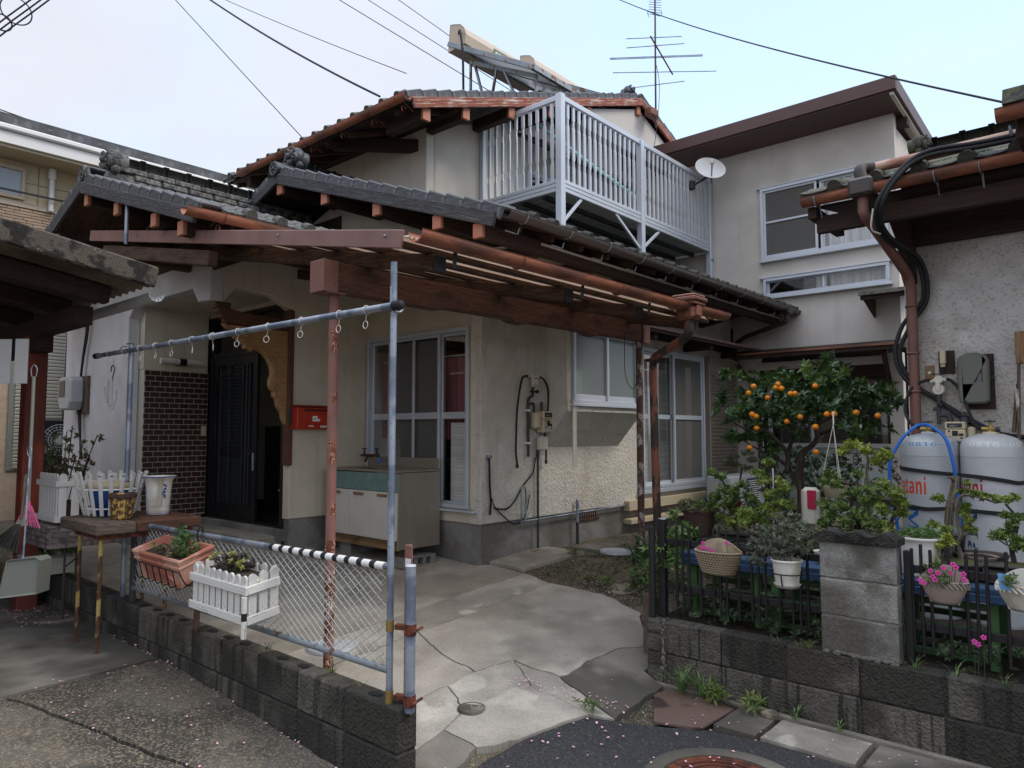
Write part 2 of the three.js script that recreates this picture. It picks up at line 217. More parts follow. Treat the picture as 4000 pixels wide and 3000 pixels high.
  Mt.rustPost = mk(N, [0.7, 0.35], (i) => { const r = sst(0.66, 0.7, lo2[i]); return mix3(sc([134, 94, 84], 0.92 + 0.14 * mid[i]), mix3([118, 58, 32], [206, 196, 184], sst(0.62, 0.68, hi[i])), r); }, { bump: 'blob', bs: 0.0015, rough: 0.75 });
  Mt.rustPostLow = mk(N, [0.5, 0.3], (i) => { const r = sst(0.42, 0.52, lo2[i]); return mix3(sc([138, 98, 86], 0.92 + 0.14 * mid[i]), mix3([104, 50, 28], [214, 206, 196], sst(0.56, 0.62, hi[i] * 0.6 + blob[i] * 0.4)), r); }, { bump: 'blob', bs: 0.0015, rough: 0.8 });
  Mt.darkPost = mk(N, [0.5, 0.3], (i) => { const r = sst(0.58, 0.63, lo2[i] * 0.6 + hi[i] * 0.4); return mix3(sc([84, 58, 50], 0.9 + 0.2 * mid[i]), [184, 178, 170], r); }, { rough: 0.75 });
  Mt.pipePVC = mk(N, [0.8, 0.4], (i) => { const r = sst(0.52, 0.6, lo2[i]); return mix3(sc([140, 88, 70], 0.9 + 0.16 * mid[i]), sc([66, 56, 52], 0.8 + 0.4 * hi[i]), r); }, { rough: 0.65 });
  Mt.redPost = mk(N, [1.4, 0.6], (i) => sc(mix3([150, 68, 46], [104, 48, 38], sst(0.4, 0.66, lo[i])), 0.9 + 0.2 * mid[i]), { rough: 0.75 });
  Mt.galv = mk(N, 0.5, (i) => sc(mix3([158, 166, 178], [120, 130, 146], sst(0.42, 0.62, blob[i])), 0.9 + 0.2 * mid[i]), { rough: 0.45, metal: 0.55 });
  Mt.galvOld = mk(N, 0.5, (i) => mix3(sc([138, 146, 152], 0.9 + 0.2 * mid[i]), [112, 66, 40], sst(0.6, 0.68, lo2[i]) * 0.8), { rough: 0.55, metal: 0.4 });
  Mt.wire = mk(N, 0.6, (i) => mix3([176, 182, 180], [122, 78, 50], sst(0.54, 0.64, lo2[i]) * 0.8), { rough: 0.6, metal: 0.25 });
  Mt.rust = mk(N, 0.3, (i) => sc(mix3([104, 54, 36], [66, 36, 26], sst(0.4, 0.6, mid[i])), 0.8 + 0.4 * hi[i]), { bump: 'hi', bs: 0.002, rough: 0.95 });
  Mt.rustPlate = mk(N, 0.7, (i) => mix3(sc(mix3([112, 90, 78], [92, 74, 66], lo[i]), 0.9 + 0.2 * hi[i]), [58, 42, 38], sst(0.6, 0.64, lo3[i])), { bump: 'hi', bs: 0.001, rough: 0.85 });
  Mt.yellowLeg = mk(N, [0.4, 0.2], (i) => mix3(sc([172, 148, 84], 0.9 + 0.2 * mid[i]), [84, 56, 38], sst(0.46, 0.56, lo2[i])), { rough: 0.85 });
  Mt.alu = mk(N, 1.2, (i) => sc([196, 202, 210], 0.95 + 0.1 * lo[i]), { rough: 0.42, metal: 0.35 });
  Mt.steel = mk(N, [0.9, 0.3], (i) => sc([164, 156, 144], 0.9 + 0.2 * grainB[i] * 0.6 + 0.1 * lo[i]), { rough: 0.4, metal: 0.6 });
  Mt.sinkGreen = mk(N, 0.8, (i) => mix3(sc([108, 136, 130], 0.9 + 0.16 * mid[i]), [150, 140, 142], sst(0.6, 0.63, lo3[i])), { rough: 0.6 });
  Mt.sinkWhite = mk(N, 1.0, (i) => sc([206, 200, 192], 0.94 + 0.1 * lo[i]), { rough: 0.5 });
  Mt.sinkWood = mk(N, [0.9, 0.3], wood([150, 120, 84], [122, 94, 64]), { rough: 0.8 });
  Mt.terracotta = mk(N, 0.6, (i) => sc(mix3([166, 104, 84], [206, 168, 150], sst(0.56, 0.72, lo[i]) * 0.7), 0.9 + 0.18 * mid[i]), { bump: 'mid', bs: 0.001, rough: 0.85 });
  Mt.brownPot = mk(N, 0.5, (i) => sc(mix3([84, 62, 52], [60, 44, 38], mid[i]), 0.9 + 0.2 * hi[i]), { bump: 'blob', bs: 0.004, rough: 0.9 });
  Mt.goldPot = mk(N, 0.3, (i) => mix3([70, 50, 38], [196, 158, 78], sst(0.5, 0.54, mid[i] * 0.6 + hi[i] * 0.4)), { bump: 'mid', bs: 0.003, rough: 0.7 });
  Mt.wovenPot = mk(N, 0.5, (i) => sc(mix3([176, 160, 136], [128, 112, 84], sst(0.45, 0.65, lo[i])), 0.85 + 0.25 * mid[i]), { bump: 'mid', bs: 0.002, rough: 0.9 });
  Mt.greyPot = mk(N, 0.5, (i) => sc([158, 142, 130], 0.9 + 0.18 * lo[i]), { rough: 0.7 });
  Mt.whitePot = mk(N, 0.6, (i) => sc(mix3([214, 210, 200], [176, 168, 148], sst(0.55, 0.75, lo[i])), 0.96 + 0.06 * mid[i]), { rough: 0.55 });
  Mt.bonsaiPot = mk(N, 0.5, (i) => sc([62, 56, 52], 0.85 + 0.3 * mid[i]), { rough: 0.75 });
  Mt.bark = mk(N, [0.5, 0.25], (i) => sc(mix3([96, 86, 74], [58, 50, 42], sst(0.35, 0.65, grainA[i])), 0.8 + 0.4 * hi[i]), { bump: 'grain', bs: 0.006, rough: 1 });
  Mt.barkPale = mk(N, [0.3, 0.15], (i) => sc(mix3([134, 124, 108], [88, 80, 68], sst(0.35, 0.65, grainA[i])), 0.8 + 0.4 * hi[i]), { bump: 'grain', bs: 0.004, rough: 1 });
  Mt.bluePlank = mk(N, [0.9, 0.3], (i) => sc(mix3([50, 84, 122], [40, 60, 84], lo[i]), 0.8 + 0.4 * grainB[i]), { bump: 'grain', bs: 0.002, rough: 0.85 });
  Mt.stone = mk(N, 0.8, (i) => sc(mix3([140, 132, 116], [88, 80, 66], sst(0.4, 0.6, mid[i])), 0.85 + 0.3 * hi[i]), { bump: 'mid', bs: 0.01, rough: 1 });
  Mt.siding = mk(N, 1.0, (i) => sc([196, 182, 152], 0.94 + 0.1 * hi[i]), { bump: 'hi', bs: 0.002, rough: 0.9 });
  Mt.sidingStone = mk(N, 1.0, (i) => sc(mix3([184, 162, 140], [164, 144, 124], mid[i]), 0.92 + 0.14 * hi[i]), { bump: 'mid', bs: 0.004, rough: 0.95 });
  Mt.curtainPink = mk(N, [0.5, 1], (i) => sc([148, 96, 100], 0.82 + 0.32 * streak[i]), { rough: 0.95 });
  Mt.curtainWhite = mk(N, [0.35, 1], (i) => sc([214, 214, 212], 0.72 + 0.4 * streak[i]), { rough: 0.95 });
  Mt.brickA = mk(N, 0.5, (i) => sc(mix3([66, 38, 28], [44, 24, 18], lo[i]), 0.85 + 0.3 * hi[i]), { bump: 'hi', bs: 0.002, rough: 0.35 });
  Mt.bricksGrey = mk(N, 0.4, (i) => sc(mix3([130, 120, 118], [96, 88, 88], sst(0.35, 0.65, mid[i])), 0.9 + 0.2 * hi[i]), { bump: 'hi', bs: 0.003, rough: 0.9 });
  Mt.polycarb = mk(N, [1.0, 1.0], (i) => sc([200, 176, 156], 0.86 + 0.2 * lo[i]), { rough: 0.5 });
}
Mt.polycarb.transparent = false;
Mt.polycarb = new THREE.MeshPhysicalMaterial({ map: Mt.polycarb.map, roughness: 0.7, transmission: 0.5, thickness: 0, side: THREE.DoubleSide });   // frosted corrugated roofing, lets daylight through
Mt.black = plain(28, 28, 30, 0.6); Mt.blackRubber = plain(22, 22, 24, 0.75); Mt.ironBlack = plain(34, 30, 30, 0.55, 0.2); Mt.darkPipe = plain(60, 62, 66, 0.6, 0.2);
Mt.bronze = plain(32, 34, 38, 0.4, 0.4); Mt.bronzeLite = plain(52, 56, 60, 0.4, 0.4); Mt.white = plain(222, 222, 220, 0.5); Mt.offWhite = plain(205, 200, 186, 0.6); Mt.beige = plain(196, 184, 154, 0.55); Mt.greyPlastic = plain(120, 122, 114, 0.55);
Mt.meterGrey = plain(100, 102, 92, 0.5); Mt.paleGrey = plain(178, 182, 184, 0.55); Mt.blue = plain(26, 100, 186, 0.45); Mt.deepBlue = plain(32, 76, 150, 0.5); Mt.pink = plain(196, 92, 132, 0.5); Mt.red = plain(178, 46, 24, 0.45); Mt.redDark = plain(120, 38, 24, 0.5);
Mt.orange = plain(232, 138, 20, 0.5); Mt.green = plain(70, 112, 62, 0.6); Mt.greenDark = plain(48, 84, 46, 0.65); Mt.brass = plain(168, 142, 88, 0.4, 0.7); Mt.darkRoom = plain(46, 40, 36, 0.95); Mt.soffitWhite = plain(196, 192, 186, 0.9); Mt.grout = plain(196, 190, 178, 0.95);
Mt.cable = plain(26, 26, 30, 0.7); Mt.tan = plain(186, 170, 150, 0.5); Mt.shutter = plain(146, 134, 122, 0.5, 0.1); Mt.aqua = plain(140, 196, 194, 0.5); Mt.cordWhite = plain(206, 202, 190, 0.8); Mt.flower = plain(214, 70, 160, 0.7); Mt.petal = plain(232, 178, 198, 0.8); Mt.magenta = plain(176, 30, 70, 0.7);
Mt.glass = new THREE.MeshPhysicalMaterial({ color: 0xffffff, roughness: 0.03, transmission: 1, thickness: 0, ior: 1.5, side: THREE.DoubleSide });
Mt.glassGrey = new THREE.MeshPhysicalMaterial({ color: new THREE.Color().setRGB(0.42, 0.42, 0.43), roughness: 0.12, transmission: 1, thickness: 0, ior: 1.5, side: THREE.DoubleSide });   // fly screen in front of glass
Mt.glassFrost = new THREE.MeshPhysicalMaterial({ color: new THREE.Color().setRGB(0.74, 0.8, 0.8), roughness: 0.45, transmission: 0.85, thickness: 0, ior: 1.5, side: THREE.DoubleSide });
Mt.screen = plain(112, 110, 106, 0.95, 0, { transparent: true, opacity: 0.62 });

// ---------- ground ----------
const yardH = (u, v) => clamp(0.08 * (u - 2.3) + 0.05 * (v - 2.6), 0, 0.38) * (u > 4.4 ? 1 : sst(2.1, 2.9, v));
const leftH = (u, v) => clamp(0.06 * (v - 2.6), 0, 0.13);
const gh = (u, v) => u < 2.16 ? leftH(u, v) : u > 4.2 && v < 2.5 ? 0.36 : v > 12 ? 0.2 : yardH(u, v);
{
  // one sheet to the horizon, fine near the house
  const us = [], vs = []; for (const k of [-700, -300, -120, -50, -20, -8, -3]) { us.push(k); vs.push(k); }
  for (let u = 0; u <= 12; u += 0.15) us.push(u); for (let v = -1.5; v <= 12; v += 0.15) vs.push(v);
  us.splice(us.indexOf(us.find((x) => x > 2.15)), 0, 2.155, 2.165); vs.splice(vs.indexOf(vs.find((x) => x > 2.48)), 0, 2.495, 2.505);
  for (const k of [16, 25, 50, 120, 300, 700]) { us.push(k); vs.push(k); }
  us.sort((a, b) => a - b); vs.sort((a, b) => a - b);
  const pos = [], uv = [], ix = []; for (const v of vs) for (const u of us) { pos.push(u, (Math.abs(u) > 60 || Math.abs(v) > 60 ? 0.1 : gh(u, v)) - 0.03, -v); uv.push(u, v); }
  const n = us.length; for (let j = 0; j + 1 < vs.length; j++) for (let i = 0; i + 1 < n; i++) { const a = j * n + i; ix.push(a, a + 1, a + n, a + 1, a + n + 1, a + n); }
  const g = new THREE.BufferGeometry(); g.setAttribute('position', new THREE.Float32BufferAttribute(pos, 3)); g.setAttribute('uv', new THREE.Float32BufferAttribute(uv, 2)); g.setIndex(ix); g.computeVertexNormals();
  const m = new THREE.Mesh(g, Mt.soil); m.name = 'ground'; m.receiveShadow = true; tag(m, null, null, null, 'structure'); scene.add(m);
}
// a paved sheet that follows the ground: outline (u, v), edges roughened, pulled in by gap / 2, with a skirt
function paved(out, off, { cell = 0.18, gap = 0.006, rough = 0.02, skirt = 0.04, H = gh, bump = 0 } = {}) {
  let ccw = THREE.ShapeUtils.area(out.map(([a, b]) => new THREE.Vector2(a, b))) > 0; if (!ccw) out = out.slice().reverse();
  const e = []; out.forEach((p, i) => { const q = out[(i + 1) % out.length], L = Math.hypot(q[0] - p[0], q[1] - p[1]), k = Math.max(1, Math.round(L / 0.05)); for (let t = 0; t < k; t++) e.push([lerp(p[0], q[0], t / k), lerp(p[1], q[1], t / k)]); });
  const w = e.map(([u, v]) => [u + rough * (fb(u * 9, 1.3, v * 9, 3) - 0.5) * 2, v + rough * (fb(u * 9, 7.7, v * 9, 3) - 0.5) * 2]);
  const r = w.map((p, i) => { const a = w[(i + w.length - 1) % w.length], b = w[(i + 1) % w.length], dx = b[0] - a[0], dy = b[1] - a[1], L = Math.hypot(dx, dy) || 1; return [p[0] - dy / L * gap / 2, p[1] + dx / L * gap / 2]; });
  const pos = [], nor = [], uv = [], E = 0.01, hh = (u, v) => H(u, v) + off + bump * (fb(u * 1.6, 3, v * 1.6, 3) - 0.5);
  const put = (u, v, h) => { pos.push(u, h ?? hh(u, v), -v); uv.push(u, v); };
  const nrm = (u, v) => { const a = (hh(u + E, v) - hh(u - E, v)) / (2 * E), b = (hh(u, v + E) - hh(u, v - E)) / (2 * E), L = Math.hypot(a, 1, b); nor.push(-a / L, 1 / L, b / L); };
  let u0 = 1e9, u1 = -1e9, v0 = 1e9, v1 = -1e9; for (const [u, v] of r) { u0 = Math.min(u0, u); u1 = Math.max(u1, u); v0 = Math.min(v0, v); v1 = Math.max(v1, v); }
  const cut = (poly, ax, lim, s) => { const o = []; poly.forEach((p, i) => { const q = poly[(i + 1) % poly.length], a = (p[ax] - lim) * s >= 0, b = (q[ax] - lim) * s >= 0; if (a) o.push(p); if (a !== b) { const t = (lim - p[ax]) / (q[ax] - p[ax]); o.push([lerp(p[0], q[0], t), lerp(p[1], q[1], t)]); } }); return o; };
  for (let v = Math.floor(v0 / cell) * cell; v < v1; v += cell) { const row = cut(cut(r, 1, v, 1), 1, v + cell, -1); if (row.length < 3) continue;
    for (let u = Math.floor(u0 / cell) * cell; u < u1; u += cell) { const c = cut(cut(row, 0, u, 1), 0, u + cell, -1); if (c.length < 3) continue; const P = c.map(([a, b]) => new THREE.Vector2(a, b)); if (Math.abs(THREE.ShapeUtils.area(P)) < 1e-7) continue;
      for (const f of THREE.ShapeUtils.triangulateShape(P, [])) { const t = [c[f[0]], c[f[1]], c[f[2]]]; if ((t[1][0] - t[0][0]) * (t[2][1] - t[0][1]) - (t[1][1] - t[0][1]) * (t[2][0] - t[0][0]) < 0) t.reverse(); for (const [a, b] of t) { put(a, b); nrm(a, b); } } } }
  r.forEach((p, i) => { const q = r[(i + 1) % r.length], L = Math.hypot(q[0] - p[0], q[1] - p[1]) || 1, nx = (q[1] - p[1]) / L, nz = (q[0] - p[0]) / L; const hp = hh(...p), hq = hh(...q); for (const [c, h] of [[p, hp - skirt], [q, hq - skirt], [q, hq], [p, hp - skirt], [q, hq], [p, hp]]) { put(c[0], c[1], h); nor.push(nx, 0, nz); } });
  const g = new THREE.BufferGeometry(); g.setAttribute('position', new THREE.Float32BufferAttribute(pos, 3)); g.setAttribute('normal', new THREE.Float32BufferAttribute(nor, 3)); g.setAttribute('uv', new THREE.Float32BufferAttribute(uv, 2)); return g;
}
function pave(name, g, mat, parent, kind) { const m = new THREE.Mesh(g, mat); m.name = parent ? name : numbered(name); m.castShadow = m.receiveShadow = true; (parent ?? scene).add(m); if (kind) tag(m, null, null, null, kind); return m; }
{
  pave('asphalt_road', paved([[1.95, 1.9], [2.25, 2.44], [2.66, 2.5], [2.9, 2.49], [3.37, 2.41], [3.47, 2.28], [3.6, 2.05], [3.72, 1.84], [3.77, 1.6], [3.76, 0.6], [3.8, -3], [-2, -3], [-2, 1.9]], 0.004, { gap: 0, rough: 0.015, skirt: 0.03, bump: 0.015 }), Mt.asphalt, null, 'structure');
  const yard = struct('driveway');
  const slabs = [
    [[[2.24, 4.42], [3.83, 4.39], [4.34, 4.4], [5.14, 4.36], [5.14, 4.84], [5.05, 4.9], [5.05, 6.62], [4.2, 6.64], [4.06, 6.7], [4.06, 9], [2.24, 9]], 'concrete'],
    [[[2.24, 4.42], [3.83, 4.39], [4.34, 4.4], [5.14, 4.36], [5.05, 4.0], [4.21, 3.99], [3.53, 4.01], [2.24, 4.03]], 'concretePale'],
    [[[3.53, 4.01], [4.21, 3.99], [5.05, 4.0], [5.09, 3.46], [4.9, 3.0], [4.41, 2.64], [4.25, 2.74], [3.91, 2.78], [3.6, 2.78], [3.57, 2.98], [3.6, 3.15], [3.31, 3.24], [3.37, 3.6]], 'concrete'],
    [[[2.24, 4.03], [3.53, 4.01], [3.37, 3.6], [3.31, 3.24], [3.06, 3.22], [2.24, 3.25]], 'concrete'],
    [[[2.24, 3.25], [3.06, 3.22], [2.92, 2.92], [2.69, 2.84], [2.24, 2.8]], 'concretePale'],
    [[[3.06, 3.22], [3.31, 3.24], [3.6, 3.15], [3.38, 2.83], [3.39, 2.71], [3.4, 2.42], [2.9, 2.5], [2.69, 2.61], [2.69, 2.84], [2.92, 2.92]], 'concretePale'],
    [[[3.6, 3.15], [3.57, 2.98], [3.6, 2.78], [3.54, 2.54], [3.48, 2.3], [3.4, 2.42], [3.39, 2.71], [3.38, 2.83]], 'concretePale'],
    [[[3.6, 2.78], [3.91, 2.78], [4.25, 2.74], [4.41, 2.64], [4.4, 2.52], [4.14, 2.5], [4.1, 2.33], [3.48, 2.3], [3.54, 2.54]], 'concreteDark'],
    [[[2.24, 2.8], [2.69, 2.84], [2.69, 2.61], [2.3, 2.47]], 'concreteDark'],
    [[[3.2, 4.415], [3.5, 4.42], [3.42, 4.7], [3.16, 4.66]], 'concretePale'],
  ];
  slabs.slice(0, 9).forEach(([o, m], i) => { const p = pave('slab', paved(o, 0.004 + (i % 3) * 0.002, { gap: 0.009, rough: 0.03, bump: 0.012 }), Mt[m], yard); });
  const pv = struct('pavement');
  pave('slab', paved([[1.23, 4.86], [2.1, 4.93], [2.1, 2.3], [1.99, 1.9], [1.53, 3.72]], 0.008, { gap: 0.012, rough: 0.02, bump: 0.015 }), Mt.aggregate, pv);
  pave('slab', paved([[1.2, 4.9], [2.1, 4.95], [2.1, 10], [-4, 10], [-4, 4.6], [0.6, 4.85], [1.23, 4.86]], 0.006, { gap: 0.012, rough: 0.02, bump: 0.01 }), Mt.concreteDark, pv);
  pave('slab', paved([[1.23, 4.86], [1.53, 3.72], [1.99, 1.9], [-2, 1.9], [-4, 4.6], [0.6, 4.85]], 0.0, { gap: 0.012, rough: 0.03, bump: 0.02 }), Mt.aggregate, pv);
  // gutter covers along the right-hand wall
  const cov = struct('gutter_covers'), C = [[1.62, 1.86], [1.125, 1.6], [0.5, 1.1], [-0.2, 0.48], [-0.9, -0.22]];
  for (const [a, b] of C) pave('cover_slab', paved([[3.79, a], [4.115, a], [4.115, b], [3.79, b]], 0.014, { gap: 0.012, rough: 0.008, H: () => 0, skirt: 0.06 }), a > 1.1 && a < 1.5 ? Mt.concretePale : Mt.concreteDark, cov);
  // step at the entrance, slab and gravel strip beside the house
  const st = struct('entrance_step');
  nb().box(3.75, 0.2, 6.75, 4.06, 0.56, 8.44, 0.01).build('step', Mt.concrete, st); nb().box(3.98, 0.5, 6.72, 4.1, 0.62, 8.44, 0.006).build('threshold', Mt.foundation, st);
  nb().box(3.2, 0.2, 6.58, 4.35, 0.42, 6.95, 0.01).build('step', Mt.concrete, st);
  pave('gravel_bed', paved([[5.12, 4.37], [5.07, 4.0], [5.11, 3.46], [4.93, 3.02], [4.45, 2.62], [4.4, 2.5], [6, 2.4], [9.5, 2.4], [10.8, 2.5], [10.8, 4.84], [5.16, 4.84]], 0.0, { gap: 0, rough: 0.03, bump: 0.05 }), Mt.soil, null, 'structure');
  const path = struct('house_path');
  pave('slab', paved([[5.15, 4.83], [5.15, 4.39], [5.6, 4.35], [6.02, 4.32], [6.05, 4.83]], 0.034, { gap: 0.01, rough: 0.015 }), Mt.concretePale, path);
  pave('slab', paved([[6.2, 4.62], [6.22, 4.25], [6.75, 4.3], [6.8, 4.66]], 0.03, { gap: 0.01, rough: 0.02 }), Mt.concreteDark, path);
}
// lids and covers let into the paving
function lid(name, label, category, u, v, r, h, mat, ribs) {
  const t = thing(name, label, category, [u, h, v]);
  nb().lathe([u, h - 0.02, v], [[0.001, 0.022], [r * 0.86, 0.022], [r * 0.87, 0.016], [r * 0.9, 0.016], [r * 0.91, 0.026], [r, 0.026], [r, 0]], 32).build('lid_plate', mat, t);
  const b = nb(); ribs(b, u, h, v, r); b.build('raised_pattern', mat, t); return t;
}
lid('drain_lid', 'round grey drain lid with one slot in cracked pale concrete', 'drain lid', 2.95, 2.9, 0.078, gh(2.95, 2.9) + 0.012, Mt.concreteDark, (b, u, h, v) => { b.bar([u - 0.025, h + 0.004, v - 0.03], [u + 0.025, h + 0.004, v + 0.03], 0.012, 0.004, 0.002); });
const gridRibs = (b, u, h, v, r) => { for (let i = -4; i <= 4; i++) { const o = i * r * 0.19, l = Math.sqrt(Math.max(0.001, (r * 0.84) ** 2 - o * o)); b.bar([u + o, h + 0.004, v - l], [u + o, h + 0.004, v + l], r * 0.06, 0.006, 0.001); b.bar([u - l, h + 0.003, v + o], [u + l, h + 0.003, v + o], r * 0.06, 0.006, 0.001); } };
lid('inspection_cover', 'white round inspection cover with grid pattern behind the mesh gate', 'inspection cover', 2.98, 4.28, 0.17, gh(2.98, 4.28) + 0.014, Mt.paleGrey, gridRibs);
lid('inspection_cover', 'pale round inspection cover on the gravel strip beside the house', 'inspection cover', 6.3, 4.12, 0.17, gh(6.3, 4.12) + 0.03, Mt.paleGrey, gridRibs);
lid('inspection_cover', 'round grey cover under the plant stand by the table legs', 'inspection cover', 2.0, 6.62, 0.2, leftH(2, 6.6) + 0.02, Mt.concreteDark, (b, u, h, v, r) => { b.tor([u, h + 0.006, v], r * 0.6, 0.006, 'h', 28); });
{ // large manhole at the lower edge
  const u = 3.2, v = 1.52, t = thing('manhole', 'rust brown iron manhole cover in the asphalt at the lower edge', 'manhole', [u, 0, v]);
  nb().lathe([u, 0, v], [[0.29, -0.02], [0.29, 0.014], [0.3, 0.016], [0.37, 0.016], [0.372, -0.02]], 48).build('concrete_ring', Mt.concreteDark, t);
  nb().lathe([u, 0, v], [[0.001, 0.008], [0.26, 0.008], [0.262, 0.014], [0.285, 0.014], [0.286, -0.02]], 48).build('lid_plate', Mt.rust, t);
  const b = nb(); for (let k = 1; k <= 6; k++) b.tor([u, 0.011, v], 0.038 * k, 0.006, 'h', 36); b.build('raised_pattern', Mt.rust, t);
  const p = thing('steel_plate', 'rust brown steel plate over the gutter by the wall corner', 'steel plate', [3.85, 0.01, 2.08]);
  pave('plate', paved([[3.6, 2.12], [3.68, 1.88], [4.11, 1.86], [4.1, 2.3], [3.98, 2.34]], 0.018, { gap: 0, rough: 0.003, H: () => 0, skirt: 0.012 }).translate(-3.85, -0.01, 2.08), Mt.rustPlate, p);
}

// ---------- the house ----------
const UW = 5.05, VG = 4.85, VE = 6.65, UE = 3.18, STUC = 0.73;
const house = thing('house', 'cream stucco house with grey tiled gables, carved porch and timber eaves', 'house', [5.05, 0, 4.85]);
{ // walls: each face is one part
  nb().wallU(UE, [[10.65, 0.55], [8.6, 0.55], [8.6, 2.91], [8.45, 3.035], [7.03, 3.045], [6.9, 2.895], [VE, 2.895], [VE, 3.58], [7.88, 3.98], [10.65, 3.1]], 0.13, [], 0.008).build('wall', Mt.stuccoWhite, house);
  nb().wallV(VE, [[UE + 0.133, 2.895], [3.32, 2.895], [3.44, 3.045], [3.85, 3.02], [4.07, 2.9], [4.07, STUC], [UW + 0.02, STUC], [UW + 0.02, 3.55], [UE + 0.133, 3.55]], 0.13, [], 0.008).build('wall', Mt.stuccoCream, house);
  nb().box(UE + 0.003, 2.89, VE + 0.004, UE + 0.131, 3.57, VE + 0.129).build('wall', Mt.stuccoCream, house);
  nb().box(UE + 0.13, 3.05, VE + 0.133, 4.14, 3.1, 8.5).build('porch_ceiling', Mt.stuccoCream, house);
  nb().box(UE + 0.134, 0.55, 8.605, 4.06, 3.05, 8.73).build('wall', Mt.stuccoCream, house);
  nb().box(UE + 0.13, 2.34, 8.475, 4.05, 3.05, 8.6).build('wall', Mt.stuccoCream, house);
  nb().box(4.07, 3.0, VE + 0.135, 4.2, 3.06, 8.5).build('wall', Mt.stuccoCream, house);
  // sliding-window wall with the gable above it, and the long gas-meter wall
  nb().wallU(UW, [[VG + 0.131, STUC], [VE, STUC], [9.9, STUC], [9.9, 3.66], [7.35, 4.42], [VG + 0.131, 3.5]], 0.13, [[[5.0, 0.87], [5.0, 2.68], [6.63, 2.68], [6.63, 0.87]]], 0.006).build('wall', Mt.stuccoCream, house);
  nb().wallV(VG, [[UW, STUC], [10.75, STUC], [10.75, 3.46], [UW, 3.46]], 0.13, [[[6.1, 1.8], [6.1, 2.72], [7.35, 2.72], [7.35, 1.8]], [[7.95, 0.9], [7.95, 2.72], [9.68, 2.72], [9.68, 0.9]]], 0.006).build('wall', Mt.stucco, house);
  // base courses in bare concrete, set back a little
  nb().box(UW + 0.022, 0.2, VG + 0.022, 10.76, STUC - 0.002, VG + 0.15).build('foundation', Mt.foundation, house); nb().box(UW + 0.022, 0.2, VG + 0.15, UW + 0.15, STUC - 0.002, VE + 0.1).build('foundation', Mt.foundation, house);
  nb().box(4.085, 0.2, VE + 0.018, UW + 0.02, STUC - 0.002, VE + 0.128).build('foundation', Mt.foundation, house); nb().box(UE + 0.02, 0.1, 8.52, 4.05, 0.68, 8.6).build('foundation', Mt.foundation, house); nb().box(UE + 0.015, 0.0, 8.605, UE + 0.12, 0.56, 10.6).build('foundation', Mt.foundation, house);
  const vent = nb(); for (let i = 0; i < 8; i++) vent.bar([6.7 + i * 0.045, 0.63, VG + 0.02], [6.7 + i * 0.045, 0.73, VG + 0.02], 0.01, 0.012, 0.001); vent.box(6.66, 0.615, VG + 0.0, 7.06, 0.63, VG + 0.04).box(6.66, 0.725, VG + 0.0, 7.06, 0.74, VG + 0.04); vent.build('vent_grille', Mt.rust, house);
  // upper storey
  nb().wallU(5.84, [[VE - 0.085, 3.6], [10.2, 3.6], [10.2, 5.5], [VE - 0.085, 5.5]], 0.13, [], 0.006).build('wall', Mt.stuccoSmooth, house);
  nb().wallV(6.56, [[5.973, 3.6], [10.84, 3.6], [10.84, 6.5], [9.85, 6.86], [5.973, 5.5]], 0.13, [[[7.75, 4.78], [7.75, 5.42], [10.1, 5.42], [10.1, 4.78]]], 0.006).build('wall', Mt.stuccoSmooth, house);
  nb().wallV(12, [[4, 0], [12, 0], [12, 6], [4, 6]], 0.1).box(10.95, 3.0, 6.7, 11.0, 6.4, 12).build('back_wall', Mt.stuccoSmooth, house);
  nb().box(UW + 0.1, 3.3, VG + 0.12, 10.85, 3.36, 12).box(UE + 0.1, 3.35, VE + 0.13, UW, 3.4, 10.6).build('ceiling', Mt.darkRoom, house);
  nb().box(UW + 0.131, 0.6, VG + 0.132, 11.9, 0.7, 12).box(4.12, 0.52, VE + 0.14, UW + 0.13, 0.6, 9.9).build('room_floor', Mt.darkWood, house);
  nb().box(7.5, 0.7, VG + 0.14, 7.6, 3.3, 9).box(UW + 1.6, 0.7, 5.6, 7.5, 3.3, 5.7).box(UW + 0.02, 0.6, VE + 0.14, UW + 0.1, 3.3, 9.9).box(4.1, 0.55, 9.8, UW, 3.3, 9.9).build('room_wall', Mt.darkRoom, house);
}
{ // dark glazed tiles beside the door: every tile is a piece
  const wall = nb().box(UE + 0.135, 0.66, 8.462, 4.055, 2.335, 8.6).build('tiled_wall', Mt.grout, house);
  const R = rng(5), mats = [0.82, 1, 1.15, 1.3].map((k) => { const m = Mt.brickA.clone(); m.color = new THREE.Color(k, k, k * 0.98); return m; });
  const W = 0.105, Hh = 0.054, gx = 0.007, gy = 0.0075, g = [chamfer(W, Hh, 0.012, 0.003), chamfer(W / 2 - gx / 2, Hh, 0.012, 0.003)]; let row = 0;
  for (let y = 2.326 - Hh / 2; y > 0.66; y -= Hh + gy, row++) for (let x = 4.05, k = 0; x > UE + 0.15; k++) {
    const half = row % 2 && k === 0, w = half ? W / 2 - gx / 2 : W; let ww = Math.min(w, x - UE - 0.14); const full = ww >= w - 0.001; if (ww < 0.02) break;
    place('brick', full ? g[half ? 1 : 0] : chamfer(ww, Hh, 0.012, 0.003), mats[R() * 4 | 0], wall, new THREE.Matrix4().makeTranslation(x - ww / 2, y, -(8.459 + R() * 0.002))); x -= w + gx;
  }
}
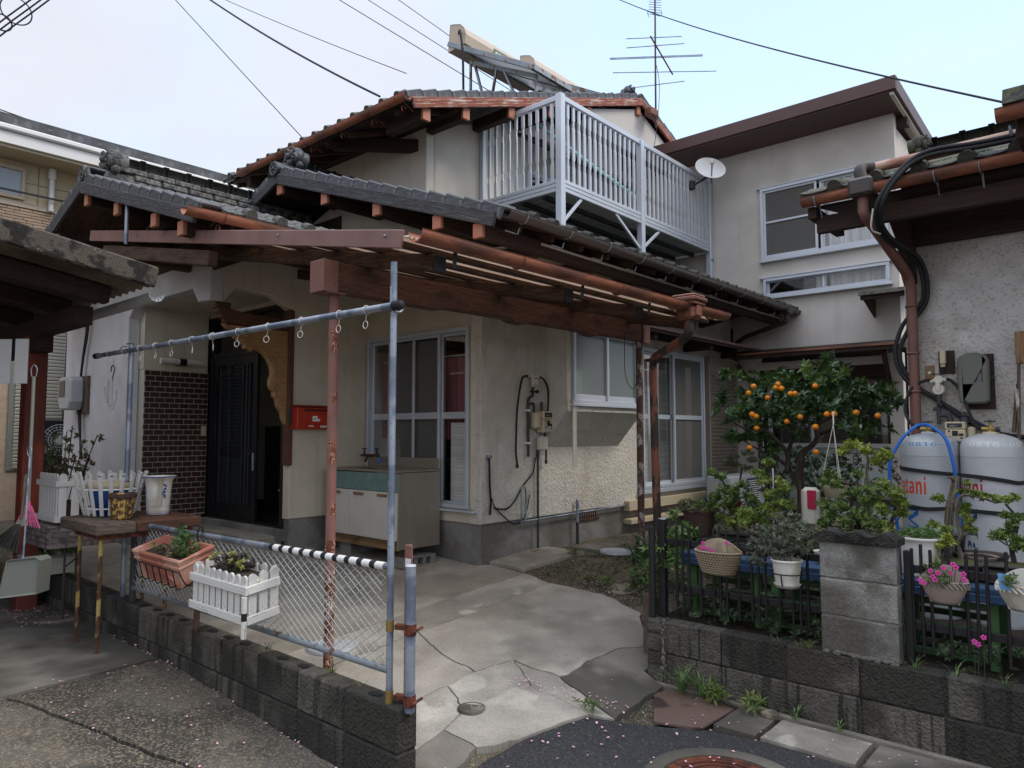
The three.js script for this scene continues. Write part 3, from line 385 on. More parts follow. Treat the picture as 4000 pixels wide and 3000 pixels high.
// window and door helpers. A = start, S = direction along the wall, N = outward; bars sit in the wall plane
function paneFrame(b, O, S, w, h0, h1, t, d, off = 0) { // four bars round an opening w wide
  const p = (s, h) => [O[0] + S[0] * s, h, O[2] + S[2] * s]; void off;
  b.bar(p(0, h0 + t / 2), p(w, h0 + t / 2), d, t, 0.003); b.bar(p(0, h1 - t / 2), p(w, h1 - t / 2), d, t, 0.003);
  b.bar(p(t / 2, h0 + t), p(t / 2, h1 - t), t, d, 0.003, S[2] ? [1, 0, 0] : [0, 0, 1]); b.bar(p(w - t / 2, h0 + t), p(w - t / 2, h1 - t), t, d, 0.003, S[2] ? [1, 0, 0] : [0, 0, 1]); return b;
}
function vbar(b, u, v, h0, h1, du, dv) { return b.box(u - du / 2, h0, v - dv / 2, u + du / 2, h1, v + dv / 2, 0.002); }
{ // sliding window (four leaves with fly screens), wall u = UW, v 5.0 .. 6.63
  const t = nb(); const u = UW - 0.012; paneFrame(t, [u + 0.03, 0, 6.63], [0, 0, -1], 1.63, 0.87, 2.68, 0.04, 0.11); const w = t.build('sliding_window', Mt.alu, house);
  const leaf = (v0, v1, du, mid) => { const b = nb(); paneFrame(b, [u + du, 0, v1], [0, 0, -1], v1 - v0, 0.9, 2.64, 0.032, 0.026); if (mid) b.bar([u + du, 1.795, v0 + 0.03], [u + du, 1.795, v1 - 0.03], 0.022, 0.07, 0.003); b.build('sash', Mt.alu, w); };
  leaf(5.03, 5.46, 0.05, true); leaf(5.44, 6.27, 0.015, true); leaf(6.24, 6.6, 0.05, true); vbar(nb(), u + 0.012, 5.85, 0.93, 2.61, 0.02, 0.03).build('mullion', Mt.alu, w);
  nb().box(u + 0.048, 0.93, 5.06, u + 0.052, 2.6, 5.45).box(u + 0.052, 0.93, 6.26, u + 0.056, 2.6, 6.6).build('pane', Mt.glass, w);
  nb().box(u + 0.062, 0.93, 5.44, u + 0.066, 2.6, 6.25).build('fly_screen', Mt.screen, w); nb().box(u + 0.075, 0.93, 5.44, u + 0.079, 2.6, 6.25).build('pane', Mt.glass, w);
  nb().box(u - 0.05, 0.835, 4.9, u + 0.05, 0.862, 6.64, 0.006).build('sill', Mt.alu, w);
  // frosted lower glass on the right, pink curtain hung inside
  nb().box(u + 0.07, 0.93, 5.06, u + 0.074, 1.72, 5.33).build('frosted_film', Mt.curtainWhite, w);
  const c = nb(); const pts = []; for (let i = 0; i <= 60; i++) pts.push([5.02 + i * 0.0265, 0.02 * Math.sin(i * 0.9) + 0.01 * Math.sin(i * 0.37)]); const sh = pts.map(([v, d]) => [v, d]).concat(pts.slice().reverse().map(([v, d]) => [v, d + 0.004]));
  c.prism(sh.map(([v, d]) => [v, d]), [UW + 0.2, 1.55, 0], [0, 0, 1], [1, 0, 0], -0.86); c.build('curtain', Mt.curtainPink, house);
  nb().bar([UW + 0.2, 2.43, 5.0], [UW + 0.2, 2.43, 6.62], 0.015, 0.015).build('curtain_rail', Mt.offWhite, house);
  nb().box(UW - 0.012, 0.87, 4.93, UW + 0.002, 2.7, 4.985, 0.003).build('window_trim', Mt.stuccoCream, house);
}
{ // projecting bay with kitchen window
  const u0 = 6.0, u1 = 7.47, vf = 4.52, b = nb();
  nb().prism([[VG + 0.01, 1.45], [vf, 1.84], [vf, 2.86], [VG + 0.01, 2.86]].map(([v, h]) => [-v, h]), [u1, 0, 0], [0, 0, -1], [0, 1, 0], 0.03).build('bay_cheek', Mt.stucco, house); // right cheek
  b.prism([[VG + 0.01, 1.45], [vf, 1.84], [vf, 2.86], [VG + 0.01, 2.86]].map(([v, h]) => [-v, h]), [u0 + 0.03, 0, 0], [0, 0, -1], [0, 1, 0], 0.03); // left cheek
  const bay = b.build('bay', Mt.stucco, house);
  nb().prism([[VG + 0.01, 1.45], [vf, 1.84], [vf, 1.87], [VG + 0.01, 1.48]].map(([v, h]) => [-v, h]), [u1 - 0.031, 0, 0], [0, 0, -1], [0, 1, 0], u1 - u0 - 0.064).build('sloped_base', Mt.stucco, bay);
  nb().box(u0 + 0.002, 1.842, vf - 0.012, u1 - 0.002, 1.93, vf + 0.02, 0.004).box(u0 + 0.002, 1.93, vf - 0.003, u0 + 0.085, 2.73, vf + 0.03, 0.003).box(u1 - 0.06, 1.93, vf - 0.003, u1 - 0.002, 2.73, vf + 0.03, 0.003).box(u0 + 0.002, 2.73, vf - 0.003, u1 - 0.002, 2.86, vf + 0.03, 0.003).build('surround', Mt.stucco, bay);
  nb().box(u0 - 0.06, 2.86, vf - 0.14, u1 + 0.06, 2.9, VG + 0.01, 0.006).build('bay_roof', Mt.fasciaBrown, bay);
  const w0 = u0 + 0.09, w1 = u1 - 0.065; const fr = paneFrame(nb(), [w0, 0, vf + 0.0], [1, 0, 0], w1 - w0, 1.93, 2.72, 0.035, 0.07); vbar(fr, (w0 + w1) / 2, vf - 0.002, 1.965, 2.69, 0.04, 0.04);
  fr.box(w0 - 0.03, 1.9, vf - 0.045, w1 + 0.03, 1.932, vf + 0.0, 0.004).box(w0 + 0.036, 1.966, vf - 0.003, (w0 + w1) / 2 - 0.02, 2.03, vf + 0.02, 0.002).box((w0 + w1) / 2 + 0.02, 1.966, vf + 0.004, w1 - 0.036, 2.03, vf + 0.026, 0.002); const kw = fr.build('kitchen_window', Mt.alu, house);
  nb().box(w0 + 0.03, 2.03, vf + 0.008, (w0 + w1) / 2, 2.69, vf + 0.012).build('pane', Mt.glassFrost, kw); nb().box((w0 + w1) / 2, 2.03, vf + 0.016, w1 - 0.03, 2.69, vf + 0.02).build('pane', Mt.glassFrost, kw);
  nb().box(w0 + 0.04, 1.98, vf + 0.1, w0 + 0.32, 2.3, vf + 0.12).build('dish_rack', Mt.white, kw);
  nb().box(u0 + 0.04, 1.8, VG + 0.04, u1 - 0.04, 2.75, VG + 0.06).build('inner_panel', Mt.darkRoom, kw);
  // sun-bleached curtain edge caught outside the sash
  nb().prism([[0, 0], [0.03, 0.006], [0.055, -0.004], [0.05, 0.012], [0.03, 0.016], [0, 0.01]], [w0 - 0.02, 1.97, vf - 0.03], [1, 0, 0], [0, 0, 1], -0.72).build('curtain_edge', Mt.offWhite, kw);
}
{ // large sliding window and the louvred shutter box on the long wall
  const v = VG - 0.02, fr = paneFrame(nb(), [7.95, 0, v], [1, 0, 0], 1.73, 0.9, 2.72, 0.045, 0.1); fr.box(7.9, 0.84, v - 0.05, 9.74, 0.895, v + 0.05, 0.006); const w = fr.build('garden_window', Mt.alu, house);
  const leaf = (a, b, dv) => { const m = paneFrame(nb(), [a, 0, v + dv], [1, 0, 0], b - a, 0.94, 2.68, 0.04, 0.026); m.bar([a + 0.03, 1.83, v + dv], [b - 0.03, 1.83, v + dv], 0.024, 0.06, 0.002); m.build('sash', Mt.alu, w); };
  leaf(7.99, 8.85, 0.03); leaf(8.79, 9.64, -0.02);
  nb().box(8.02, 0.98, v + 0.03, 8.8, 2.64, v + 0.034).build('pane', Mt.glass, w); nb().box(8.82, 0.98, v - 0.012, 9.61, 2.64, v - 0.008).build('fly_screen', Mt.screen, w);
  nb().box(8.05, 0.9, v + 0.28, 8.62, 2.6, v + 0.3).build('curtain', Mt.curtainWhite, house); nb().box(8.86, 0.9, v + 0.22, 9.6, 2.6, v + 0.24).build('curtain', Mt.curtainWhite, house);
  const s = nb(); s.box(9.76, 0.94, VG - 0.1, 10.71, 1.0, VG).box(9.76, 2.68, VG - 0.12, 10.73, 2.73, VG).box(9.76, 1.0, VG - 0.1, 9.8, 2.68, VG).box(10.67, 1.0, VG - 0.1, 10.71, 2.68, VG).box(9.8, 2.5, VG - 0.085, 10.67, 2.68, VG - 0.01).box(9.8, 1.0, VG - 0.02, 10.67, 2.5, VG - 0.01);
  const box = s.build('shutter_box', Mt.shutter, house), g = chamfer(0.865, 0.05, 0.014, 0.003); for (let i = 0; i < 27; i++) place('slat', g, Mt.shutter, box, new THREE.Matrix4().makeTranslation(10.235, 1.03 + i * 0.0555, -(VG - 0.075)).multiply(new THREE.Matrix4().makeRotationX(0.55)));
  nb().box(7.6, 0.5, VG - 0.1, 9.75, 0.56, VG + 0.02, 0.004).bar([7.6, 0.72, VG - 0.03], [9.75, 0.72, VG - 0.03], 0.09, 0.12, 0.004).build('window_step', Mt.siding, house);
}
{ // entrance: frame, transom, one sliding door leaf, dark hall behind
  const u = 4.12, b = nb(); for (const v of [8.42, 6.8]) vbar(b, u, v, 0.6, 3.0, 0.1, 0.07); b.box(u - 0.05, 2.96, 6.8, u + 0.05, 3.0, 8.42).box(u - 0.05, 2.5, 6.8, u + 0.05, 2.56, 8.42).box(u - 0.05, 0.6, 6.8, u + 0.05, 0.64, 8.42); const fr = b.build('door_frame', Mt.bronze, house);
  vbar(nb(), u, 7.6, 2.56, 2.96, 0.06, 0.04).build('mullion', Mt.bronze, fr);
  nb().box(u, 2.57, 6.84, u + 0.006, 2.95, 8.38).build('pane', Mt.glassGrey, fr);
  const d = nb(), v0 = 7.36, v1 = 8.38; vbar(d, u - 0.02, v0 + 0.045, 0.64, 2.5, 0.035, 0.09); vbar(d, u - 0.02, v1 - 0.045, 0.64, 2.5, 0.035, 0.09); d.box(u - 0.038, 0.64, v0 + 0.09, u - 0.002, 0.8, v1 - 0.09).box(u - 0.038, 2.4, v0 + 0.09, u - 0.002, 2.5, v1 - 0.09).box(u - 0.036, 1.36, v0 + 0.09, u - 0.004, 1.44, v1 - 0.09); const door = d.build('sliding_door', Mt.bronze, house);
  for (const [v, w] of [[7.52, 0.02], [7.59, 0.035], [7.67, 0.02], [7.98, 0.012], [8.2, 0.02]]) vbar(nb(), u - 0.028, v, 0.8, 2.4, 0.03, w).build('muntin', Mt.bronzeLite, door);
  for (let i = 0; i < 22; i++) nb().box(u - 0.022, 1.46 + i * 0.043, v0 + 0.1, u - 0.014, 1.466 + i * 0.043, v1 - 0.1).build('muntin', Mt.bronze, door);
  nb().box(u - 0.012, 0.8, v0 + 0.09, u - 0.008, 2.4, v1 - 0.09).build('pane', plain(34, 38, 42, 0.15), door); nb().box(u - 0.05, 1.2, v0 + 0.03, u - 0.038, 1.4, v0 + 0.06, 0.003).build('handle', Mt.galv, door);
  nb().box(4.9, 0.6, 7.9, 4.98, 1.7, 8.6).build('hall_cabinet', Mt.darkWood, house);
}
// ---------- roofs ----------
function panTile(w, len, t = 0.014, nose = false) { // one J-shaped tile: trough and roll, z runs down the slope
  const prof = []; for (let i = 0; i <= 5; i++) { const x = i / 5; prof.push([x * 0.72 * w, -0.022 * Math.sin(Math.PI * x)]); } for (let i = 1; i <= 4; i++) { const x = i / 4; prof.push([(0.72 + 0.28 * x) * w, 0.034 * Math.sin(Math.PI * Math.min(1, x * 0.94))]); }
  const top = prof.map(([x, y]) => new THREE.Vector2(x, y + t)), bot = prof.slice().reverse().map(([x, y]) => new THREE.Vector2(x, y));
  const g = new THREE.ExtrudeGeometry(new THREE.Shape(top.concat(bot)), { depth: len, bevelEnabled: false, curveSegments: 1 }); g.translate(0, 0, -len / 2);
  const l = [norm(g)]; if (nose) { const c = new THREE.CylinderGeometry(0.05, 0.05, 0.09, 12); c.rotateX(Math.PI / 2); c.translate(w * 0.86, 0.012, len / 2 - 0.03); l.push(norm(c)); const lip = chamfer(w * 0.74, 0.045, 0.016, 0.004); lip.translate(w * 0.36, -0.02, len / 2 - 0.008); l.push(norm(lip)); }
  return toCreasedNormals(l.length > 1 ? mergeGeometries(l) : l[0], 0.6);
}
function slopeFrame(E, upU, upV, s) { // E = eave start; (upU, upV) = horizontal direction up the slope; s = rise over run
  const k = 1 / Math.hypot(1, s), up = new THREE.Vector3(upU * k, s * k, -upV * k), N = new THREE.Vector3(-upU * s * k, k, upV * s * k), Z = up.clone().negate(), X = N.clone().cross(Z).normalize();
  return (a, j, lift = 0) => { const O = VA(E).addScaledVector(X, a).addScaledVector(up, j).addScaledVector(N, lift); return frameM(O, X, N, Z); };
}
const TW = 0.268, TL = 0.236, tileGeo = panTile(TW + 0.012, 0.285), tileNose = panTile(TW + 0.012, 0.285, 0.014, true);
function tint(m, ks) { return ks.map((k) => { const q = m.clone(); q.color = new THREE.Color(k, k, k * 1.01); return q; }); }
const TM = tint(Mt.tile, [0.85, 1, 1.15]), TO = tint(Mt.tileOld, [0.8, 0.95, 1.1]), TMoss = tint(Mt.tileMoss, [0.8, 1, 1.15]);
const tilt = new THREE.Matrix4().makeRotationX(0.055);
function tileRows(roof, F, cols, rows, mats, R, first = 0, nose = true) { for (let j = first; j < rows; j++) for (let i = 0; i < cols; i++) place('roof_tile', j === 0 && nose ? tileNose : tileGeo, mats[R() * mats.length | 0], roof, F(i * TW + (R() - 0.5) * 0.006, 0.12 + j * TL + (R() - 0.5) * 0.006, 0.03 + R() * 0.004).multiply(tilt)); }
function tileField(roof, F, cols, j0, rows, mat) { const l = []; for (let j = j0; j < rows; j++) for (let i = 0; i < cols; i++) l.push(tileGeo.clone().applyMatrix4(F(i * TW, 0.12 + j * TL, 0.03).multiply(tilt))); const b = nb(); b.l = l.map(norm); stuff(b.build('tile_field', mat, roof)); }
const vergeGeo = (() => { // edge tile: flat pan, hanging cheek with a rounded raised lower end
  const l = [chamfer(0.17, 0.03, 0.262, 0.01), chamfer(0.03, 0.115, 0.262, 0.012)]; l[1].translate(0.075, -0.04, 0); const c = chamfer(0.178, 0.055, 0.05, 0.02); c.translate(0.002, 0.004, 0.11); const e = chamfer(0.042, 0.13, 0.05, 0.018); e.translate(0.076, -0.038, 0.11); l.push(c, e); return mergeGeometries(l); })();
const vergeGeoL = vergeGeo.clone().scale(-1, 1, 1); { const p = vergeGeoL.attributes.position.array, n = vergeGeoL.attributes.normal.array; for (let i = 0; i < p.length; i += 9) for (let k = 0; k < 3; k++) { let t = p[i + 3 + k]; p[i + 3 + k] = p[i + 6 + k]; p[i + 6 + k] = t; t = n[i + 3 + k]; n[i + 3 + k] = n[i + 6 + k]; n[i + 6 + k] = t; } }
function vergeRow(roof, F, a, count, mats, R, left, step = TL) { for (let j = 0; j < count; j++) place('verge_tile', left ? vergeGeoL : vergeGeo, mats[R() * mats.length | 0], roof, F(a, 0.1 + j * step, 0.045 + R() * 0.004).multiply(new THREE.Matrix4().makeRotationX(0.09))); }
function ridge(roof, A, B, mats, R, courses, w = 0.2) { // stacked flat courses under a row of round caps
  const a = VA(A), b = VA(B), L = a.distanceTo(b), X = b.clone().sub(a).normalize(), Y = new THREE.Vector3(0, 1, 0), Z = X.clone().cross(Y);
  for (let c = 0; c < courses; c++) { const ww = w - c * 0.012, n = Math.ceil(L / 0.285), g = chamfer(0.278, 0.062, ww, 0.012); for (let i = 0; i < n; i++) { const s = Math.min(L - 0.1, (i + 0.5 + (c % 2 ? 0.5 : 0)) * 0.285); place('ridge_tile', g, mats[R() * mats.length | 0], roof, frameM(a.clone().addScaledVector(X, s).addScaledVector(Y, 0.035 + c * 0.066), X, Y, Z)); } }
  const cap = new THREE.CylinderGeometry(w * 0.42, w * 0.42, 0.24, 12, 1, false, 0, Math.PI), rim = new THREE.CylinderGeometry(w * 0.5, w * 0.5, 0.055, 12, 1, false, 0, Math.PI); cap.rotateZ(Math.PI / 2); rim.rotateZ(Math.PI / 2); cap.rotateX(-Math.PI / 2); rim.rotateX(-Math.PI / 2); rim.translate(-0.1, 0, 0);
  const g = mergeGeometries([norm(cap), norm(rim)]), bb = new THREE.Box3().setFromBufferAttribute(g.attributes.position); if (bb.max.y < 0.02) g.rotateX(Math.PI);
  for (let s = 0.12; s < L; s += 0.245) place('ridge_cap', g, mats[R() * mats.length | 0], roof, frameM(a.clone().addScaledVector(X, s).addScaledVector(Y, 0.04 + courses * 0.066), X, Y, Z));
}
function ornament(roof, c, mat, s = 1, axis = 'u') { // demon-tile end piece with scrolls, and the round end tile below it
  const d = axis === 'u' ? [-1, 0] : [0, -1], at = (f, h, w) => [c[0] + (axis === 'u' ? -f : w) * s, c[1] + h * s, c[2] + (axis === 'u' ? w : -f) * s], b = nb();
  b.sph(at(-0.02, 0.1, 0), 0.1 * s, [1, 1.15, 1], 12); for (const k of [-1, 1]) { b.tor(at(0.06, 0.06, 0.075 * k), 0.045 * s, 0.02 * s, axis, 14, 5.2, 6, k); b.tor(at(0.07, 0.15, 0.05 * k), 0.03 * s, 0.014 * s, axis, 12, 5.2, 6, -k); b.sph(at(0.075, 0.06, 0.075 * k), 0.022 * s); b.sph(at(0.0, -0.01, 0.09 * k), 0.045 * s); }
  b.sph(at(0.08, 0.09, 0), 0.04 * s, [1, 1, 1]).sph(at(0.06, 0.02, 0), 0.045 * s); b.cyl(at(-0.12, 0.08, 0), at(0.0, 0.09, 0), 0.1 * s, 0.09 * s, 12); void d;
  b.build('ridge_ornament', mat, roof); const e = nb(); e.cyl(at(-0.2, -0.07, 0), at(0.26, -0.1, 0), 0.075 * s, 0.078 * s, 16).tor(at(0.26, -0.1, 0), 0.068 * s, 0.014 * s, axis, 20).sph(at(0.258, -0.1, 0), 0.024 * s); for (let k = 0; k < 7; k++) { const a = k / 7 * 6.283; e.sph(at(0.258, -0.1 + 0.042 * Math.sin(a), 0.042 * Math.cos(a)), 0.016 * s, [1, 1, 1], 6); } e.build('round_end_tile', mat, roof);
}
{ // gable 1 over the entrance: ridge along u at v = 7.88
  const s = 0.325, vr = 7.88, hr = 4.14, ve = 5.36, u0 = 2.4, u1 = 5.06, he = hr - s * (vr - ve), R = rng(21);
  const roof = nb().prism([[-ve, he], [-vr, hr], [-10.4, hr - s * (10.4 - vr)], [-10.4, hr - s * (10.4 - vr) - 0.03], [-vr, hr - 0.03], [-ve, he - 0.03]], [u1, 0, 0], [0, 0, -1], [0, 1, 0], u1 - u0 - 0.06).build('roof', Mt.soffitWood, house);
  const F = slopeFrame([u0 + 0.2, he, ve - 0.05], 0, 1, s), rows = Math.floor((vr - ve) * 1.05 / TL); tileRows(roof, F, 9, rows, TO, R);
  vergeRow(roof, slopeFrame([u0 + 0.11, he, ve - 0.05], 0, 1, s), 0, rows + 1, TM, R, true);
  const FL = slopeFrame([u0 + 0.11, hr - s * (10.4 - vr), 10.4], 0, -1, s); vergeRow(roof, FL, 0, rows + 1, TM, R, false); tileField(roof, slopeFrame([u1, hr - s * (10.4 - vr), 10.45], 0, -1, s), 9, 0, rows, Mt.tile);
  ridge(roof, [u0 + 0.34, hr + 0.03, vr], [5.0, hr + 0.03, vr], TO, R, 3); ornament(roof, [u0 + 0.3, hr + 0.18, vr], Mt.tileOld, 1.05);
  // barge boards and purlins with copper-painted ends
  const brd = (a, b, m) => nb().bar(a, b, 0.035, 0.11, 0.005).build('barge_board', m, house);
  brd([u0 + 0.02, hr - 0.07, vr], [u0 + 0.02, he - 0.06, ve - 0.03], Mt.charBoard); brd([u0 + 0.02, hr - 0.072, vr + 0.002], [u0 + 0.02, hr - s * 2.4 - 0.07, vr + 2.4], Mt.charBoard);
  for (const v of [7.79, 7.0, 6.16, 5.64, 8.7]) { const h = hr - s * Math.abs(v - vr) - 0.135; const p = nb().box(u0 + 0.06, h - 0.1, v - 0.05, UW, h + 0.01, v + 0.05, 0.004).build('purlin', Mt.darkWood, house); nb().box(u0 + 0.04, h - 0.104, v - 0.052, u0 + 0.075, h + 0.014, v + 0.052, 0.004).build('purlin_end', Mt.copperEnd, p); }
  for (const u of [2.75, 3.2, 3.65, 4.1, 4.55]) nb().bar([u, he - 0.07, ve + 0.03], [u, hr - 0.07, vr - 0.02], 0.045, 0.06).build('rafter', Mt.darkWood, house);
  nb().wallU(UE + 0.02, [[5.42, 3.18], [6.66, 3.18], [6.66, 3.56], [5.42, 3.16]], 0.02).build('eave_board', Mt.darkWood, house); nb().wallU(UE - 0.02, [[6.7, 3.3], [8.9, 3.3], [8.9, 3.62], [7.88, 3.93], [6.7, 3.56]], 0.02).build('gable_board', Mt.darkWood, house);
  const gt = nb().gutter([u0 - 0.1, he - 0.035, ve - 0.1], [UW, he - 0.02, ve - 0.1], 0.058).build('gutter', Mt.copperPVC, house); for (const u of [2.6, 3.35, 4.1]) { nb().tor([u, he - 0.036, ve - 0.1], 0.06, 0.006, 'u', 14, Math.PI, 5, Math.PI).bar([u, he - 0.02, ve - 0.05], [u, he - 0.08, ve + 0.1], 0.014, 0.008).tor([u, he - 0.12, ve - 0.02], 0.032, 0.006, 'u', 12, 4.4).build('gutter_hook', Mt.copperPVC, gt); }
}
{ // gable 2 over the main wing: ridge along u at v = 7.35, long eave at v = 3.87
  const s = 0.342, vr = 7.35, hr = 4.6, ve = 3.93, u0 = 4.23, u1 = 10.8, he = hr - s * (vr - ve), R = rng(22);
  const roof = nb().prism([[-ve, he], [-vr, hr], [-11, hr - s * (11 - vr)], [-11, hr - s * (11 - vr) - 0.03], [-vr, hr - 0.03], [-ve, he - 0.03]], [u1, 0, 0], [0, 0, -1], [0, 1, 0], u1 - u0 - 0.06).build('roof', Mt.darkWood, house);
  const F = slopeFrame([u0 + 0.2, he, ve - 0.05], 0, 1, s), rows = Math.floor((vr - ve) * 1.055 / TL); tileRows(roof, F, 24, 3, TMoss, R); tileField(roof, F, 24, 3, rows, Mt.tileMoss);
  vergeRow(roof, slopeFrame([u0 + 0.11, he, ve - 0.05], 0, 1, s), 0, rows + 1, TM, R, true); vergeRow(roof, slopeFrame([u0 + 0.11, hr - s * (10 - vr), 10], 0, -1, s), 0, 11, TM, R, false);
  ridge(roof, [u0 + 0.3, hr + 0.03, vr], [5.9, hr + 0.03, vr], TM, R, 1, 0.2); ornament(roof, [u0 + 0.26, hr + 0.14, vr], Mt.tile, 1.05);
  const brd = (a, b) => nb().bar(a, b, 0.035, 0.12, 0.005).build('barge_board', Mt.charBoard, house); brd([u0 + 0.02, hr - 0.072, vr], [u0 + 0.02, he - 0.06, ve + 0.0]); brd([u0 + 0.022, hr - 0.074, vr], [u0 + 0.022, hr - s * 2.2 - 0.074, vr + 2.2]);
  for (const v of [7.31, 6.42, 5.53, 4.66, 4.15, 8.3]) { const h = hr - s * Math.abs(v - vr) - 0.13; const p = nb().box(u0 + 0.06, h - 0.11, v - 0.055, v < 4.8 ? 10.8 : UW, h + 0.01, v + 0.055, 0.004).build('purlin', Mt.darkWood, house); nb().box(u0 + 0.04, h - 0.114, v - 0.057, u0 + 0.075, h + 0.014, v + 0.057, 0.004).build('purlin_end', Mt.copperEnd, p); }
  for (let u = 4.6; u < 10.8; u += 0.45) nb().bar([u, he - 0.06, ve + 0.02], [u, he - 0.06 + s * 1.3, ve + 1.3], 0.05, 0.06).build('rafter', Mt.darkWood, house);
  nb().box(UW - 0.004, 3.95, 7.2, UW + 0.02, 4.25, 7.9).build('gable_board', Mt.darkWood, house); nb().prism([[-VG, 3.42], [-ve - 0.15, 3.34], [-ve - 0.15, 3.36], [-VG, 3.44]], [10.8, 0, 0], [0, 0, -1], [0, 1, 0], 5.75).build('soffit', Mt.soffitWhite, house);
  for (const u of [5.1, 6.0, 6.95, 7.85, 8.8, 9.71]) { const k = nb().prism([[0, 0.2], [0.62, 0.16], [0.62, 0.06], [0.5, 0.05], [0, -0.04]], [u + 0.05, 3.2, VG], [0, 0, -1], [0, 1, 0], 0.1).build('eave_bracket', Mt.darkWood, house); nb().box(u - 0.055, 3.255, VG - 0.65, u + 0.055, 3.37, VG - 0.615, 0.004).build('bracket_end', Mt.soffitWood, k); }
  const gt = nb().gutter([u0 + 0.06, he + 0.0, ve - 0.09], [11.0, he + 0.005, ve - 0.09], 0.058).build('gutter', Mt.gutterDark, house); for (let u = 4.5; u < 10.9; u += 0.62) nb().tor([u, he + 0.0, ve - 0.09], 0.06, 0.006, 'u', 14, Math.PI, 5, Math.PI).bar([u - 0.16, he - 0.14, ve - 0.03], [u, he - 0.14, ve - 0.03], 0.014, 0.008).bar([u, he - 0.14, ve - 0.03], [u, he - 0.09, ve - 0.05], 0.014, 0.008).build('gutter_hook', Mt.galvOld, gt);
  nb().box(10.34, he - 0.09, ve - 0.16, 10.5, he + 0.04, ve - 0.01, 0.02).tube([[10.42, he - 0.08, ve - 0.09], [10.43, he - 0.2, ve - 0.06], [10.6, he - 0.34, VG - 0.3], [10.74, he - 0.42, VG - 0.08], [10.76, he - 0.52, VG - 0.06], [10.76, he - 0.7, VG - 0.06], [10.8, he - 0.84, VG - 0.14], [10.86, he - 1.02, 4.6], [10.8, he - 1.15, 4.45], [10.79, 0.4, 4.42]], 0.035, 60, 8, 0.2).build('downpipe', Mt.gutterDark, house);
  nb().box(10.92, he - 0.02, ve - 0.1, 10.99, he + 0.1, ve - 0.02, 0.01).build('end_tile', Mt.copperEnd, house);
  // narrow pent roof over the bay and garden window
  nb().prism([[-VG, 3.0], [-VG + 0.5, 2.87], [-VG + 0.5, 2.9], [-VG, 3.03]], [10.75, 0, 0], [0, 0, -1], [0, 1, 0], 4.7).build('pent_roof', Mt.fasciaBrown, house); nb().bar([6.05, 2.86, VG - 0.46], [10.75, 2.86, VG - 0.46], 0.04, 0.05).bar([6.05, 2.9, VG - 0.03], [10.75, 2.9, VG - 0.03], 0.05, 0.1).build('pent_beam', Mt.darkWood, house); for (const u of [7.7, 9.2, 10.4]) nb().box(u - 0.04, 2.76, VG - 0.42, u + 0.04, 2.84, VG, 0.004).build('pent_bracket', Mt.darkWood, house);
}
